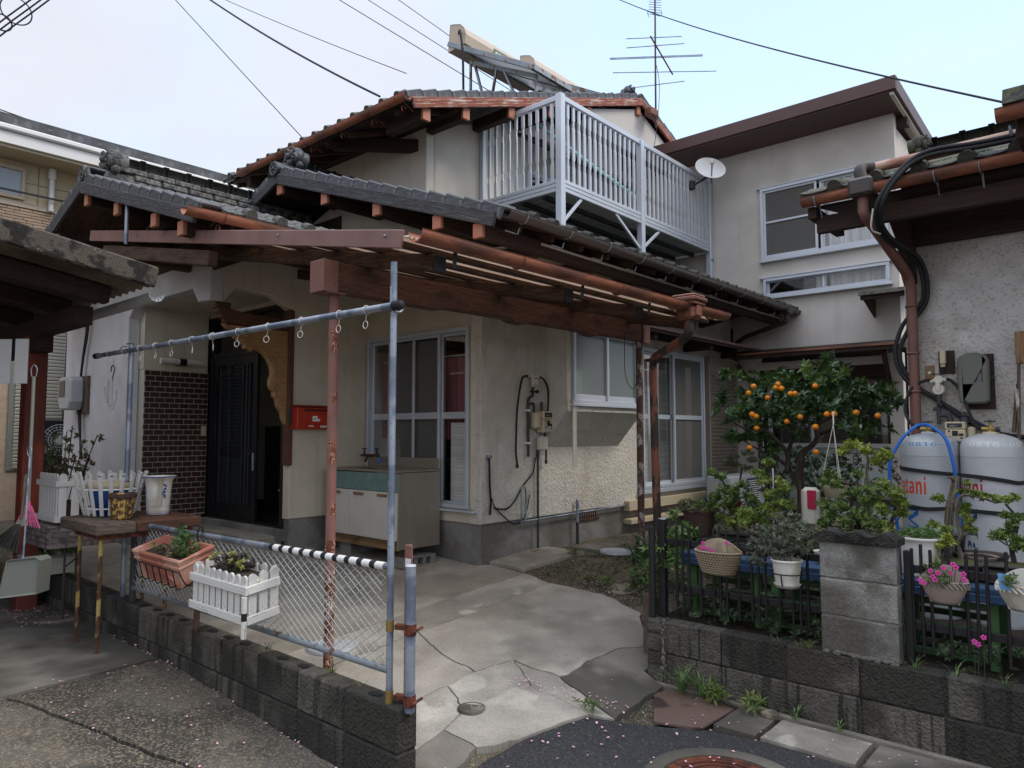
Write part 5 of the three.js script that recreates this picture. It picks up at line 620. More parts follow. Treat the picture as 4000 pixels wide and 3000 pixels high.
{ // ---------- house far behind on the left ----------
  const K = 1.032, X = (u) => u * K, Y = (h) => 1.62 + (h - 1.62) * K, v = 12.9; const t = thing('far_house', 'beige two-storey house with dark flat roof behind on the left', 'house', [2, 0, v]);
  nb().box(-12, 0, v, X(6.6), Y(4.98), v + 8).build('lower_wall', Mt.sidingStone, t); nb().box(-12, Y(5.06), v + 0.01, X(6.6), Y(5.68), v + 8).build('upper_wall', Mt.siding, t);
  const R = rng(41), gs = [0.16, 0.24, 0.34].map((w) => chamfer(w, 0.038, 0.02, 0.005)), sm = tint(Mt.sidingStone, [0.9, 1, 1.1]); for (let h = Y(4.3), r = 0; h < Y(4.97); h += 0.045, r++) for (let u = 1.2 + R() * 0.2; u < X(3.5);) { const k = R() * 3 | 0, w = [0.16, 0.24, 0.34][k]; place('stone_strip', gs[k], sm[R() * 3 | 0], t, new THREE.Matrix4().makeTranslation(u + w / 2, h, -(v - 0.008 - R() * 0.006))); u += w + 0.006; }
  for (const u of [1.5, 2.4, 3.26, 4.1]) nb().box(X(u) - 0.004, Y(5.08), v - 0.002, X(u) + 0.004, Y(5.66), v + 0.006).build('panel_joint', Mt.greyPlastic, t); nb().box(1, Y(5.38), v - 0.002, X(6), Y(5.385), v + 0.006).build('panel_joint', Mt.greyPlastic, t);
  nb().box(-12, Y(4.985), v - 0.04, X(6.6), Y(5.07), v + 0.03, 0.006).build('band', Mt.tan, t);
  nb().box(-12, Y(5.68), v - 0.55, X(6.6), Y(5.72), v + 8).build('soffit', Mt.siding, t); const rf = nb().box(-12, Y(5.98), v - 0.62, X(6.62), Y(6.14), v + 8.2).build('roof', Mt.tile, t); nb().box(-12, Y(5.9), v - 0.66, X(6.63), Y(5.985), v - 0.56, 0.02).build('gutter', Mt.white, rf); nb().box(-12, Y(5.72), v - 0.6, X(6.6), Y(5.895), v - 0.55, 0.006).build('fascia', Mt.white, rf); nb().box(X(6.6), Y(5.72), v - 0.6, X(6.63), Y(6.1), v + 8).build('fascia', Mt.white, rf);
  const w = paneFrame(nb(), [1.6, 0, v - 0.01], [1, 0, 0], X(3.08) - 1.6, Y(5.1), Y(5.58), 0.05, 0.08).build('window', Mt.tan, t); nb().box(1.65, Y(5.14), v - 0.02, X(3.08) - 0.05, Y(5.54), v - 0.015).build('pane', plain(150, 160, 170, 0.1), w);
  nb().bar([-2, Y(5.175), v - 0.16], [X(3.6), Y(5.175), v - 0.16], 0.03, 0.03, 0.008).build('railing', Mt.bronzeLite, t); nb().cyl([X(3.42), Y(5.0), v - 0.07], [X(3.42), Y(5.5), v - 0.07], 0.04, 0.04, 10).cyl([X(3.42), Y(5.5), v - 0.07], [X(3.42), Y(5.66), v - 0.07], 0.06, 0.05, 10).build('downpipe', Mt.white, t);
  const sl = chamfer(0.75, 0.04, 0.012, 0.003); for (let i = 0; i < 46; i++) place('slat', sl, Mt.offWhite, t, new THREE.Matrix4().makeTranslation(3.55, 1.1 + i * 0.0545, -(v - 0.05)).multiply(new THREE.Matrix4().makeRotationX(0.35))); nb().box(3.1, 1.05, v - 0.03, 4.0, 3.7, v - 0.01).build('shutter_back', Mt.greyPlastic, t);
  tag(nb().cyl([3.37, 0.1, 11.3], [3.42, 3.3, 11.3], 0.045, 0.045, 10).build('dark_pole', Mt.black), 'dark post between the white wall and the slatted wall behind', 'post');
  const ac = thing('fan_guard', 'round wire fan guard low behind the white wall corner', 'fan guard', [3.28, 1.5, 11.1]); const b = nb(); for (let k = 1; k < 7; k++) b.tor([3.28, 1.52, 11.1], 0.035 * k, 0.003, 'v', 24, 6.283, 4); for (let k = 0; k < 24; k++) { const a = k / 24 * 6.283; b.bar([3.28 + 0.05 * Math.cos(a), 1.52 + 0.05 * Math.sin(a), 11.1], [3.28 + 0.215 * Math.cos(a), 1.52 + 0.215 * Math.sin(a), 11.1], 0.004, 0.004, 0.0005); } b.build('wire_guard', Mt.white, ac); nb().cyl([3.28, 1.52, 11.09], [3.28, 1.52, 11.11], 0.055, 0.055, 16).build('hub', Mt.white, ac); nb().box(3.0, 1.0, 11.15, 3.55, 1.8, 11.5, 0.02).build('dark_case', Mt.black, ac);
}

// ---------- timber and steel porch canopy ----------
{
  const t = thing('porch_canopy', 'rusty-post porch canopy with timber beam, brown fascia and corrugated roof', 'canopy', [2.67, 0.12, 3.86]);
  const vb = 3.86, s = 0.188, H = (v) => 2.7 + s * (v - 3.05);
  nb().cyl([2.66, 0.05, vb], [2.66, 0.95, vb], 0.0312, 0.0312, 20).build('post', Mt.rustPostLow, t); nb().cyl([2.66, 0.95, vb], [2.66, 2.52, vb], 0.031, 0.031, 20).build('post', Mt.rustPost, t); nb().cyl([6.36, 0.15, vb], [6.36, 2.56, vb], 0.036, 0.036, 16).build('post', Mt.darkPost, t);
  const cap = nb(); cap.box(2.525, 2.5, vb - 0.075, 2.548, 2.705, vb + 0.075, 0.004).box(2.5485, 2.5, vb - 0.073, 2.64, 2.703, vb - 0.058, 0.003).box(2.5485, 2.5, vb + 0.058, 2.64, 2.703, vb + 0.073, 0.003).box(2.5485, 2.496, vb - 0.073, 2.7, 2.508, vb + 0.073, 0.003); cap.build('post_bracket', Mt.brownPaint, t); for (const [u, h] of [[2.61, 2.56], [2.61, 2.65]]) nb().cyl([u, h, vb - 0.076], [u, h, vb - 0.07], 0.008, 0.008, 8).build('bolt', Mt.brownPaint, t);
  const cap2 = nb(); cap2.box(6.43, 2.54, vb - 0.075, 6.455, 2.75, vb + 0.075, 0.004).box(6.33, 2.54, vb - 0.073, 6.429, 2.748, vb - 0.058, 0.003).box(6.33, 2.535, vb - 0.073, 6.43, 2.545, vb + 0.073, 0.003); cap2.build('post_bracket', Mt.brownPaint, t);
  // main beam with notched lower edge
  nb().prism([[2.55, 2.515], [3.55, 2.515], [3.62, 2.535], [3.98, 2.54], [4.3, 2.54], [4.36, 2.52], [4.5, 2.515], [4.6, 2.54], [5.0, 2.545], [5.35, 2.545], [5.42, 2.525], [5.52, 2.52], [5.6, 2.55], [6.42, 2.552], [6.42, 2.74], [2.55, 2.7]], [0, 0, vb + 0.055], [1, 0, 0], [0, 1, 0], 0.11, [], 0.006).build('beam', Mt.beam, t);
  for (const u of [2.88, 4.16, 5.14, 6.08]) { const top = H(3.1) - 0.03; nb().bar([u, H(3.12) - 0.085, 3.12], [u, H(u < 5 ? 7.6 : 4.84) - 0.085, u < 5 ? 7.6 : 4.84], 0.085, 0.1, 0.008).build('rafter', Mt.rafter, t); nb().box(u - 0.043, H(3.1) - 0.135, 3.1, u + 0.043, H(3.1) - 0.04, 3.118, 0.002).build('rafter_end', Mt.black, t); void top; }
  nb().bar([2.6, H(5.3) - 0.15, 5.4], [2.62, H(7.7) - 0.15, 7.7], 0.08, 0.12, 0.008).bar([2.6, H(7.2) - 0.2, 7.1], [3.25, H(7.2) - 0.2, 7.1], 0.1, 0.12, 0.01).build('side_beam', Mt.rafter, t);
  for (const v of [3.18, 3.62, 4.1, 4.55]) nb().bar([2.58, H(v) - 0.018, v], [6.5, H(v) - 0.018, v], 0.05, 0.034, 0.004).build('batten', Mt.rafter, t); for (const v of [5.1, 5.7, 6.3, 6.9, 7.5]) nb().bar([2.58, H(v) - 0.018, v], [5.0, H(v) - 0.018, v], 0.05, 0.034, 0.004).build('batten', Mt.rafter, t);
  const wave = (u0, u1, v0, v1) => { const n = Math.round((u1 - u0) / 0.008), pos = [], uv = [], ix = []; for (let i = 0; i <= n; i++) { const u = lerp(u0, u1, i / n), y = 0.008 * Math.sin(u / 0.032 * 6.283); for (const v of [v0, v1]) { pos.push(u, H(v) + 0.012 + y, -v); uv.push(u, v); } } for (let i = 0; i < n; i++) { const a = i * 2; ix.push(a, a + 2, a + 1, a + 1, a + 2, a + 3); } const g = new THREE.BufferGeometry(); g.setAttribute('position', new THREE.Float32BufferAttribute(pos, 3)); g.setAttribute('uv', new THREE.Float32BufferAttribute(uv, 2)); g.setIndex(ix); g.computeVertexNormals(); return g; };
  const sh = nb(); sh.add(wave(2.56, 5.0, 3.02, 7.85)); sh.build('corrugated_roof', Mt.polycarb, t); const s2 = nb(); s2.add(wave(5.0, 6.5, 3.02, 4.83)); s2.build('corrugated_roof', Mt.polycarb, t);
  // metal fascia in two lengths with screws
  const fas = (v0, v1) => nb().bar([2.55, H(v0) - 0.005, v0], [2.55, H(v1) - 0.005, v1], 0.02, 0.105, 0.004).build('fascia', Mt.fasciaBrown, t); const f1 = fas(3.06, 5.4), f2 = fas(5.405, 7.95); for (const [v, f] of [[3.2, f1], [4.35, f1], [5.32, f1], [5.45, f2], [5.75, f2], [6.2, f2], [6.75, f2], [7.55, f2]]) nb().sph([2.537, H(v) + 0.01, v], 0.009, [1, 1, 1], 8).build('screw', Mt.galv, f);
  const g = nb().gutter([2.58, 2.735, 2.985], [6.5, 2.755, 2.985], 0.062).build('gutter', Mt.copperPVC, t); for (const u of [3.45, 4.62, 5.5, 6.2]) nb().tor([u, 2.74, 2.985], 0.065, 0.008, 'u', 16, Math.PI, 6, Math.PI).build('gutter_strap', Mt.copperPVC, g); for (const u of [2.95, 4.25, 5.2]) nb().bar([u, 2.7, 3.05], [u, 2.6, 3.06], 0.014, 0.03).build('gutter_hook', Mt.darkPipe, g);
  const hd = nb(); hd.box(5.68, 2.615, 2.9, 5.86, 2.74, 3.08, 0.025).box(5.66, 2.74, 2.88, 5.88, 2.77, 3.1, 0.008).box(5.645, 2.772, 2.865, 5.895, 2.81, 3.115, 0.01).box(5.66, 2.812, 2.88, 5.88, 2.835, 3.1, 0.01).prism([[-0.05, 0.05], [0.05, 0.05], [0.05, 0.12], [0, 0.15], [-0.05, 0.12]].map(([a, b]) => [a, b]), [5.77, 2.6, 2.9], [1, 0, 0], [0, 1, 0], 0.012); hd.build('rain_head', Mt.copperPVC, t);
  nb().tube([[5.77, 2.63, 2.99], [5.77, 2.52, 2.99], [5.82, 2.47, 3.05], [6.22, 2.36, 3.6], [6.33, 2.31, 3.68], [6.34, 2.2, 3.69], [6.36, 1.4, 3.69], [6.4, 0.25, 3.69]], 0.041, 70, 12, 0.15).build('downpipe', Mt.pipePVC, t);
  nb().cyl([2.45, 3.3, 6.75], [2.45, 3.72, 6.75], 0.018, 0.018, 8).build('hanger_rod', Mt.galv, t);
}
{ // carved timber valance in the porch corner
  const t = thing('carved_wood_panel', 'carved honey-coloured timber bracket with dark frame in the porch opening', 'carved panel', [3.6, 0.9, VE - 0.05]);
  const v = VE + 0.09, bez = (pts) => { const c = new THREE.SplineCurve(pts.map(([a, b]) => new THREE.Vector2(a, b))); return c.getPoints(pts.length * 5).map((p) => [p.x, p.y]); };
  const edge = bez([[3.33, 2.68], [3.37, 2.64], [3.42, 2.61], [3.46, 2.545], [3.5, 2.535], [3.52, 2.5], [3.55, 2.49], [3.56, 2.455], [3.6, 2.45], [3.63, 2.43], [3.67, 2.45], [3.73, 2.44], [3.8, 2.38], [3.85, 2.29], [3.86, 2.2], [3.845, 2.17], [3.84, 2.1], [3.86, 2.06], [3.885, 2.04], [3.89, 1.99], [3.92, 1.96], [3.94, 1.88], [3.98, 1.83], [4.0, 1.75], [4.03, 1.7]]);
  nb().prism([...edge, [4.04, 1.7], [4.04, 2.68]], [0, 0, v], [1, 0, 0], [0, 1, 0], 0.075, [], 0.012).build('carving', Mt.carved, t);
  nb().tube([[3.36, 2.655, v - 0.078], [3.44, 2.62, v - 0.078], [3.49, 2.56, v - 0.078]], 0.008, 14, 6).tube([[3.62, 2.475, v - 0.078], [3.72, 2.475, v - 0.078], [3.82, 2.42, v - 0.078], [3.88, 2.31, v - 0.078], [3.885, 2.2, v - 0.078]], 0.009, 22, 6).tor([3.905, 2.08, v - 0.078], 0.035, 0.009, 'v', 18, 5).tor([3.91, 2.085, v - 0.078], 0.015, 0.007, 'v', 12, 5).tube([[3.9, 2.04, v - 0.078], [3.93, 1.99, v - 0.078], [3.97, 1.98, v - 0.078], [3.96, 1.92, v - 0.078]], 0.008, 14, 6).build('carved_scroll', Mt.carved, t);
  nb().prism([[3.24, 2.86], [3.245, 2.83], [3.27, 2.82], [3.27, 2.79], [3.3, 2.77], [3.31, 2.74], [3.34, 2.73], [3.35, 2.69], [4.03, 2.685], [4.03, 2.79], [3.5, 2.81]], [0, 0, v + 0.01], [1, 0, 0], [0, 1, 0], 0.1, [], 0.008).build('head_beam', Mt.redWood, t);
  nb().box(4.03, 1.28, v - 0.11, 4.09, 2.9, v - 0.01, 0.008).build('side_post', Mt.redWood, t); nb().box(4.025, 1.72, v - 0.125, 4.075, 1.87, v - 0.112, 0.004).build('metal_clasp', Mt.darkPipe, t); nb().box(3.28, 2.83, VE + 0.01, 3.4, 2.89, VE + 0.1, 0.008).build('head_block', Mt.soffitWood, t);
}
{ // ---------- left boundary: block wall, mesh gate, poles ----------
  const t = thing('block_wall', 'low blackened concrete block wall beside the driveway, left of the gate', 'block wall', [2.16, 0, 4]); const R = rng(51), ms = tint(Mt.block, [0.9, 1, 1.08]);
  for (let c = 0; c < 2; c++) for (let i = 0; i < 14; i++) { const v0 = 2.52 + i * 0.4 + (c ? 0 : 0), g = chamfer(0.118, 0.194, 0.393, 0.008); place('block', g, ms[R() * ms.length | 0], t, new THREE.Matrix4().makeTranslation(2.16 + (R() - 0.5) * 0.004, 0.105 + c * 0.2, -(v0 + 0.2)).multiply(new THREE.Matrix4().makeRotationY((R() - 0.5) * 0.01))); }
  nb().box(2.11, -0.08, 2.53, 2.21, 0.4, 8.1).build('mortar', Mt.blockBlack, t);
  const hl = nb(); for (let v = 2.75; v < 8; v += 0.2) if (R() < 0.8) hl.lathe([2.16, 0.4, v], [[0.001, 0.004], [0.022, 0.0045], [0.026, 0.006]], 9, 1, 1.8); stuff(hl.build('hollow_core', Mt.black, t));
}
{
  const t = thing('mesh_gate', 'galvanised chain-link gate panel with black and white tape on its rail', 'gate', [2.16, 0.5, 3.9]); const u = 2.15;
  nb().cyl([u, 1.0, 2.64], [u, 0.96, 5.55], 0.016, 0.016, 14).build('top_rail', Mt.galv, t); nb().cyl([u, 0.535, 2.64], [u, 0.5, 5.55], 0.017, 0.017, 14).build('bottom_rail', Mt.galvOld, t); nb().cyl([u, 0.4, 5.56], [u, 1.02, 5.56], 0.022, 0.022, 12).build('end_rail', Mt.darkPipe, t);
  for (let k = 0; k < 10; k++) nb().cyl([u, 0.9995 - (k * 0.1) * 0.014, 2.68 + k * 0.1], [u, 0.9995 - (k * 0.1 + 0.06) * 0.014, 2.74 + k * 0.1], 0.0185, 0.0185, 14, false).build('white_tape', Mt.whiteWoodNew, t);
  for (let k = 0; k < 10; k++) nb().cyl([u, 0.9987 - k * 0.0014, 2.74 + k * 0.1], [u, 0.9981 - k * 0.0014, 2.78 + k * 0.1], 0.0188, 0.0188, 14).build('black_tape', Mt.blackRubber, t);
  // woven wire: two sets of slanting strands with kinks, like chain-link
  const m = nb(), d = 0.0335, h0 = 0.535, h1 = 0.975, Hm = h1 - h0; for (let k = -8; k * d * 2 < 3.0 + Hm * 2; k++) for (const sgn of [1, -1]) { let a = [], n = 14; for (let i = 0; i <= n; i++) { const y = lerp(h0, h1, i / n), off = (y - h0) * 1.6; const v = 2.66 + k * d * 2 + sgn * off - (sgn > 0 ? Hm * 1.6 : 0) + 0.2; if (v > 2.66 && v < 5.54) a.push([u + 0.004 * sgn * (i % 2 ? 1 : -1), y - (v - 2.66) * 0.013, v]); } if (a.length > 1) for (let i = 0; i + 1 < a.length; i += 2) m.cyl(a[i], a[Math.min(i + 2, a.length - 1)], 0.0022, 0.0022, 5, true); }
  stuff(m.build('wire_mesh', Mt.wire, t)); nb().bar([u, 0.545, 2.66], [u, 0.51, 5.54], 0.006, 0.006, 0.001).build('tension_wire', Mt.rust, t);
}
{
  const t = thing('gate_post', 'short thick galvanised gate post with rusty clamps at the wall end', 'post', [2.16, 0.4, 2.52]); nb().cyl([2.16, 0.38, 2.51], [2.16, 1.02, 2.51], 0.024, 0.024, 20).build('tube', Mt.galv, t); for (const h of [0.74, 0.43]) nb().cyl([2.16, h - 0.025, 2.51], [2.16, h + 0.025, 2.51], 0.028, 0.028, 18).bar([2.18, h, 2.53], [2.15, h, 2.6], 0.03, 0.025).bar([2.2, h + 0.01, 2.47], [2.13, h, 2.46], 0.014, 0.012).build('clamp', Mt.rust, t); nb().lathe([2.16, 1.02, 2.51], [[0.001, 0.006], [0.022, 0.005], [0.025, 0]], 18).build('cap', Mt.paleGrey, t);
  const b = thing('angle_post', 'narrow rust-painted angle post standing between the poles by the wall end', 'post', [2.2, 0.4, 2.58]); nb().box(2.2, 0.38, 2.55, 2.206, 1.1, 2.6, 0.001).box(2.207, 0.38, 2.594, 2.24, 1.1, 2.6, 0.001).build('angle_iron', Mt.rustPost, b); for (const h of [0.5, 0.56, 0.84, 0.9]) nb().sph([2.196, h, 2.575], 0.007, [1, 1, 1], 6).build('bolt', Mt.black, b); nb().box(2.196, 1.0, 2.556, 2.199, 1.04, 2.592).build('white_label', Mt.white, b);
  const p = thing('laundry_post', 'tall slim galvanised pole rising from the block wall end', 'pole', [2.13, 0.4, 2.61]); nb().cyl([2.13, 0.38, 2.615], [2.13, 2.42, 2.615], 0.0158, 0.0158, 18).build('tube', Mt.galv, p); nb().tor([2.13, 2.21, 2.585], 0.032, 0.006, 'v', 18, 3.6, 6, 3.0).bar([2.1, 2.2, 2.6], [2.1, 2.3, 2.6], 0.008, 0.008).build('hook', Mt.galvOld, p); nb().cyl([2.13, 0.72, 2.615], [2.13, 0.77, 2.615], 0.0185, 0.0185, 16).cyl([2.13, 0.4, 2.615], [2.13, 0.46, 2.615], 0.0185, 0.0185, 16).build('clamp', Mt.brass, p);
  const q = thing('laundry_post', 'tall slim galvanised pole in front of the white wall edge', 'pole', [2.16, 0.4, 5.8]); nb().cyl([2.165, 0.4, 5.78], [2.165, 2.3, 5.78], 0.0185, 0.0185, 14).build('tube', Mt.galv, q); nb().bar([2.16, 2.3, 5.75], [2.16, 2.3, 5.84], 0.03, 0.006).tor([2.13, 2.25, 5.82], 0.028, 0.005, 'v', 16, 4.5, 6, 1).build('hook', Mt.galvOld, q);
  const rod = thing('clothes_rod', 'long galvanised clothes rod with black end caps across the porch front', 'clothes rod', [2.1, 2.2, 4.4]); nb().cyl([2.1, 2.205, 2.56], [2.1, 2.235, 6.3], 0.0175, 0.0175, 18).build('tube', Mt.galv, rod); nb().cyl([2.1, 2.204, 2.525], [2.1, 2.205, 2.575], 0.023, 0.0235, 18).sph([2.1, 2.204, 2.53], 0.0215, [1, 1, 0.6], 14).build('end_cap', Mt.blackRubber, rod); nb().cyl([2.1, 2.235, 6.27], [2.1, 2.2353, 6.335], 0.023, 0.023, 18).sph([2.1, 2.2353, 6.33], 0.022, [1, 1, 0.7], 14).build('end_cap', Mt.blackRubber, rod);
  // spring-wire rings on the rod
  let first, vs = [2.78, 3.0, 3.34, 3.68, 4.02, 4.34, 4.62, 4.92, 5.18, 5.45, 5.74, 6.04], R = rng(61); vs.forEach((v, i) => { if (!first) { first = thing('wire_ring', 'white coiled wire peg ring hanging on the grey clothes rod', 'wire ring', [2.1, 2.208, v], 'wire rings along the clothes rod'); nb().tor([2.1, 2.208, v], 0.021, 0.002, 'v', 18).tube([[2.1, 2.185, v], [2.102, 2.165, v + 0.008], [2.104, 2.155, v + 0.012]], 0.0018, 8, 5).tor([2.104, 2.138, v + 0.014], 0.018, 0.002, 'u', 18).build('wire', Mt.cordWhite, first); } else copy(first, first.userData.label, [2.1, 2.208 + (v - 2.78) * 0.008, v], (R() - 0.5) * 1.1); });
  const h = thing('hand_hanger', 'white wire hanger hooked on the left end of the rod', 'hanger', [2.1, 2.1, 5.95]); const C = (a, b) => [2.1, 2.02 + b, 5.95 - a]; nb().tube([C(0.0, 0.17), C(0.012, 0.15), C(0, 0.13)], 0.002, 8, 5).tube([C(-0.04, 0.07), C(-0.03, 0.11), C(0.01, 0.115), C(0.03, 0.08), C(0.0, 0.03), C(0, 0)], 0.006, 24, 6).build('hook', Mt.greyPlastic, h); nb().tube([C(0, 0.01), C(0, -0.2)], 0.005, 4, 6).tube([C(-0.02, -0.2), C(-0.1, -0.16), C(-0.16, -0.06), C(-0.12, -0.06), C(-0.07, -0.17), C(-0.06, 0.0), C(-0.09, -0.01), C(-0.08, -0.15), C(0, -0.23), C(0.08, -0.15), C(0.1, -0.08), C(0.07, -0.1)], 0.003, 60, 5).build('wire_loop', Mt.paleGrey, h);
}

// ---------- foliage helpers ----------
class Leaves { // thousands of folded leaf blades in one mesh
  constructor() { this.p = []; this.n = []; this.c = []; }
  leaf(o, d, up, L, W, col, fold = 0.25, curl = 0.12) {
    const s = new THREE.Vector3().crossVectors(d, up).normalize(), n = new THREE.Vector3().crossVectors(s, d).normalize();
    const at = (t, w, h) => o.clone().addScaledVector(d, L * t).addScaledVector(s, W * w).addScaledVector(n, h);
    const b = at(0, 0, 0), m = at(0.55, 0, -curl * 0.2 * L), t = at(1, 0, -curl * L), l = at(0.5, 0.5, fold * W * 0.5), r = at(0.5, -0.5, fold * W * 0.5);
    for (const [x, y, z] of [[b, m, l], [l, m, t], [b, r, m], [m, r, t]]) { const q = y.clone().sub(x).cross(z.clone().sub(x)).normalize(); const fl = q.dot(n) < 0; if (fl) q.negate(); for (const k of fl ? [x, z, y] : [x, y, z]) { this.p.push(k.x, k.y, k.z); this.n.push(q.x, q.y, q.z); this.c.push(...col); } }
  }
  build(name, parent, mat) { const w = basePos(parent), g = new THREE.BufferGeometry(); for (let i = 0; i < this.p.length; i += 3) { this.p[i] -= w.x; this.p[i + 1] -= w.y; this.p[i + 2] -= w.z; } g.setAttribute('position', new THREE.Float32BufferAttribute(this.p, 3)); g.setAttribute('normal', new THREE.Float32BufferAttribute(this.n, 3)); g.setAttribute('color', new THREE.Float32BufferAttribute(this.c, 3)); const m = new THREE.Mesh(g, mat ?? Mt.leaf); m.name = parent === scene ? numbered(name) : name; m.castShadow = m.receiveShadow = true; parent.add(m); return m; }
}
Mt.leaf = new THREE.MeshPhysicalMaterial({ vertexColors: true, roughness: 0.55, transmission: 0.22, thickness: 0, side: THREE.DoubleSide });
Mt.leafGloss = new THREE.MeshPhysicalMaterial({ vertexColors: true, roughness: 0.42, transmission: 0.15, thickness: 0, side: THREE.DoubleSide });
const dirR = (R, up = 0) => new THREE.Vector3(R() * 2 - 1, (R() * 2 - 1) + up, R() * 2 - 1).normalize();
const vary = (R, cs) => { const c = cs[R() * cs.length | 0], k = 0.75 + R() * 0.5; return [c[0] * k, c[1] * k, c[2] * k]; };
function rosette(L, R, c, n, len, wid, cols, up = 0.5) { const ax = dirR(R, up), a0 = R() * 6.28, b = new THREE.Vector3().crossVectors(ax, Math.abs(ax.y) < 0.9 ? new THREE.Vector3(0, 1, 0) : new THREE.Vector3(1, 0, 0)).normalize(), e = new THREE.Vector3().crossVectors(ax, b); for (let i = 0; i < n; i++) { const a = a0 + i * 2.4, t = 0.25 + R() * 0.75; const d = b.clone().multiplyScalar(Math.cos(a)).addScaledVector(e, Math.sin(a)).addScaledVector(ax, t).normalize(); L.leaf(c.clone().addScaledVector(ax, -0.01 * i / n), d, ax, len * (0.7 + R() * 0.5), wid * (0.8 + R() * 0.4), vary(R, cols), 0.3, 0.1 + R() * 0.2); } }
function clump(L, R, c, r, n, per, len, wid, cols, flat = 1) { for (let i = 0; i < n; i++) { let d; do d = new THREE.Vector3(R() * 2 - 1, R() * 2 - 1, R() * 2 - 1); while (d.lengthSq() > 1); const q = Math.pow(d.length(), 0.5) || 1; d.multiplyScalar(r * (0.4 + 0.6 * q)); d.y *= flat; rosette(L, R, VA(c).add(d), per, len, wid, cols, 0.7); } }
function grassTuft(L, R, c, n, h, spread, cols, w = 0.008) { for (let i = 0; i < n; i++) { const a = R() * 6.28, b = VA(c).add(new THREE.Vector3(Math.cos(a) * R() * 0.025, 0, Math.sin(a) * R() * 0.025)), hh = h * (0.6 + R() * 0.5), lean = spread * (0.3 + R()), col = vary(R, cols), out = new THREE.Vector3(Math.cos(a), 0, Math.sin(a)); let p = b; for (let k = 0; k < 3; k++) { const d = new THREE.Vector3(0, 1 - k * 0.35, 0).addScaledVector(out, lean * (0.4 + k * 0.9)).normalize(); L.leaf(p, d, out.clone().negate(), hh / 2.6, w * (1 - k * 0.22), col, 0.2, 0.0); p = p.clone().addScaledVector(d, hh / 3); } } }
function twig(b, pts, r0, r1, n = 10) { // tapered branch
  const c = new THREE.CatmullRomCurve3(pts.map(VA)), m = Math.max(3, pts.length * 3), g = new THREE.TubeGeometry(c, m, 1, 7, false), p = g.attributes.position, P = c.getSpacedPoints(m); void n;
  for (let i = 0; i <= m; i++) { const o = c.getPointAt(i / m), r = lerp(r0, r1, i / m); for (let j = 0; j <= 7; j++) { const k = i * 8 + j; p.setXYZ(k, o.x + (p.getX(k) - o.x) * r, o.y + (p.getY(k) - o.y) * r, o.z + (p.getZ(k) - o.z) * r); } } void P; const q = g.attributes.uv, L = c.getLength(); for (let i = 0; i < q.count; i++) q.setXY(i, q.getX(i) * L, q.getY(i) * 0.12); return b.add(g);
}
const GREEN = [[0.045, 0.085, 0.025], [0.03, 0.065, 0.022], [0.06, 0.1, 0.03]], LIME = [[0.2, 0.26, 0.03], [0.26, 0.3, 0.04], [0.14, 0.21, 0.03]], MID = [[0.09, 0.15, 0.03], [0.06, 0.11, 0.03], [0.14, 0.19, 0.04]], DRY = [[0.16, 0.12, 0.05], [0.12, 0.09, 0.05], [0.1, 0.1, 0.04]];

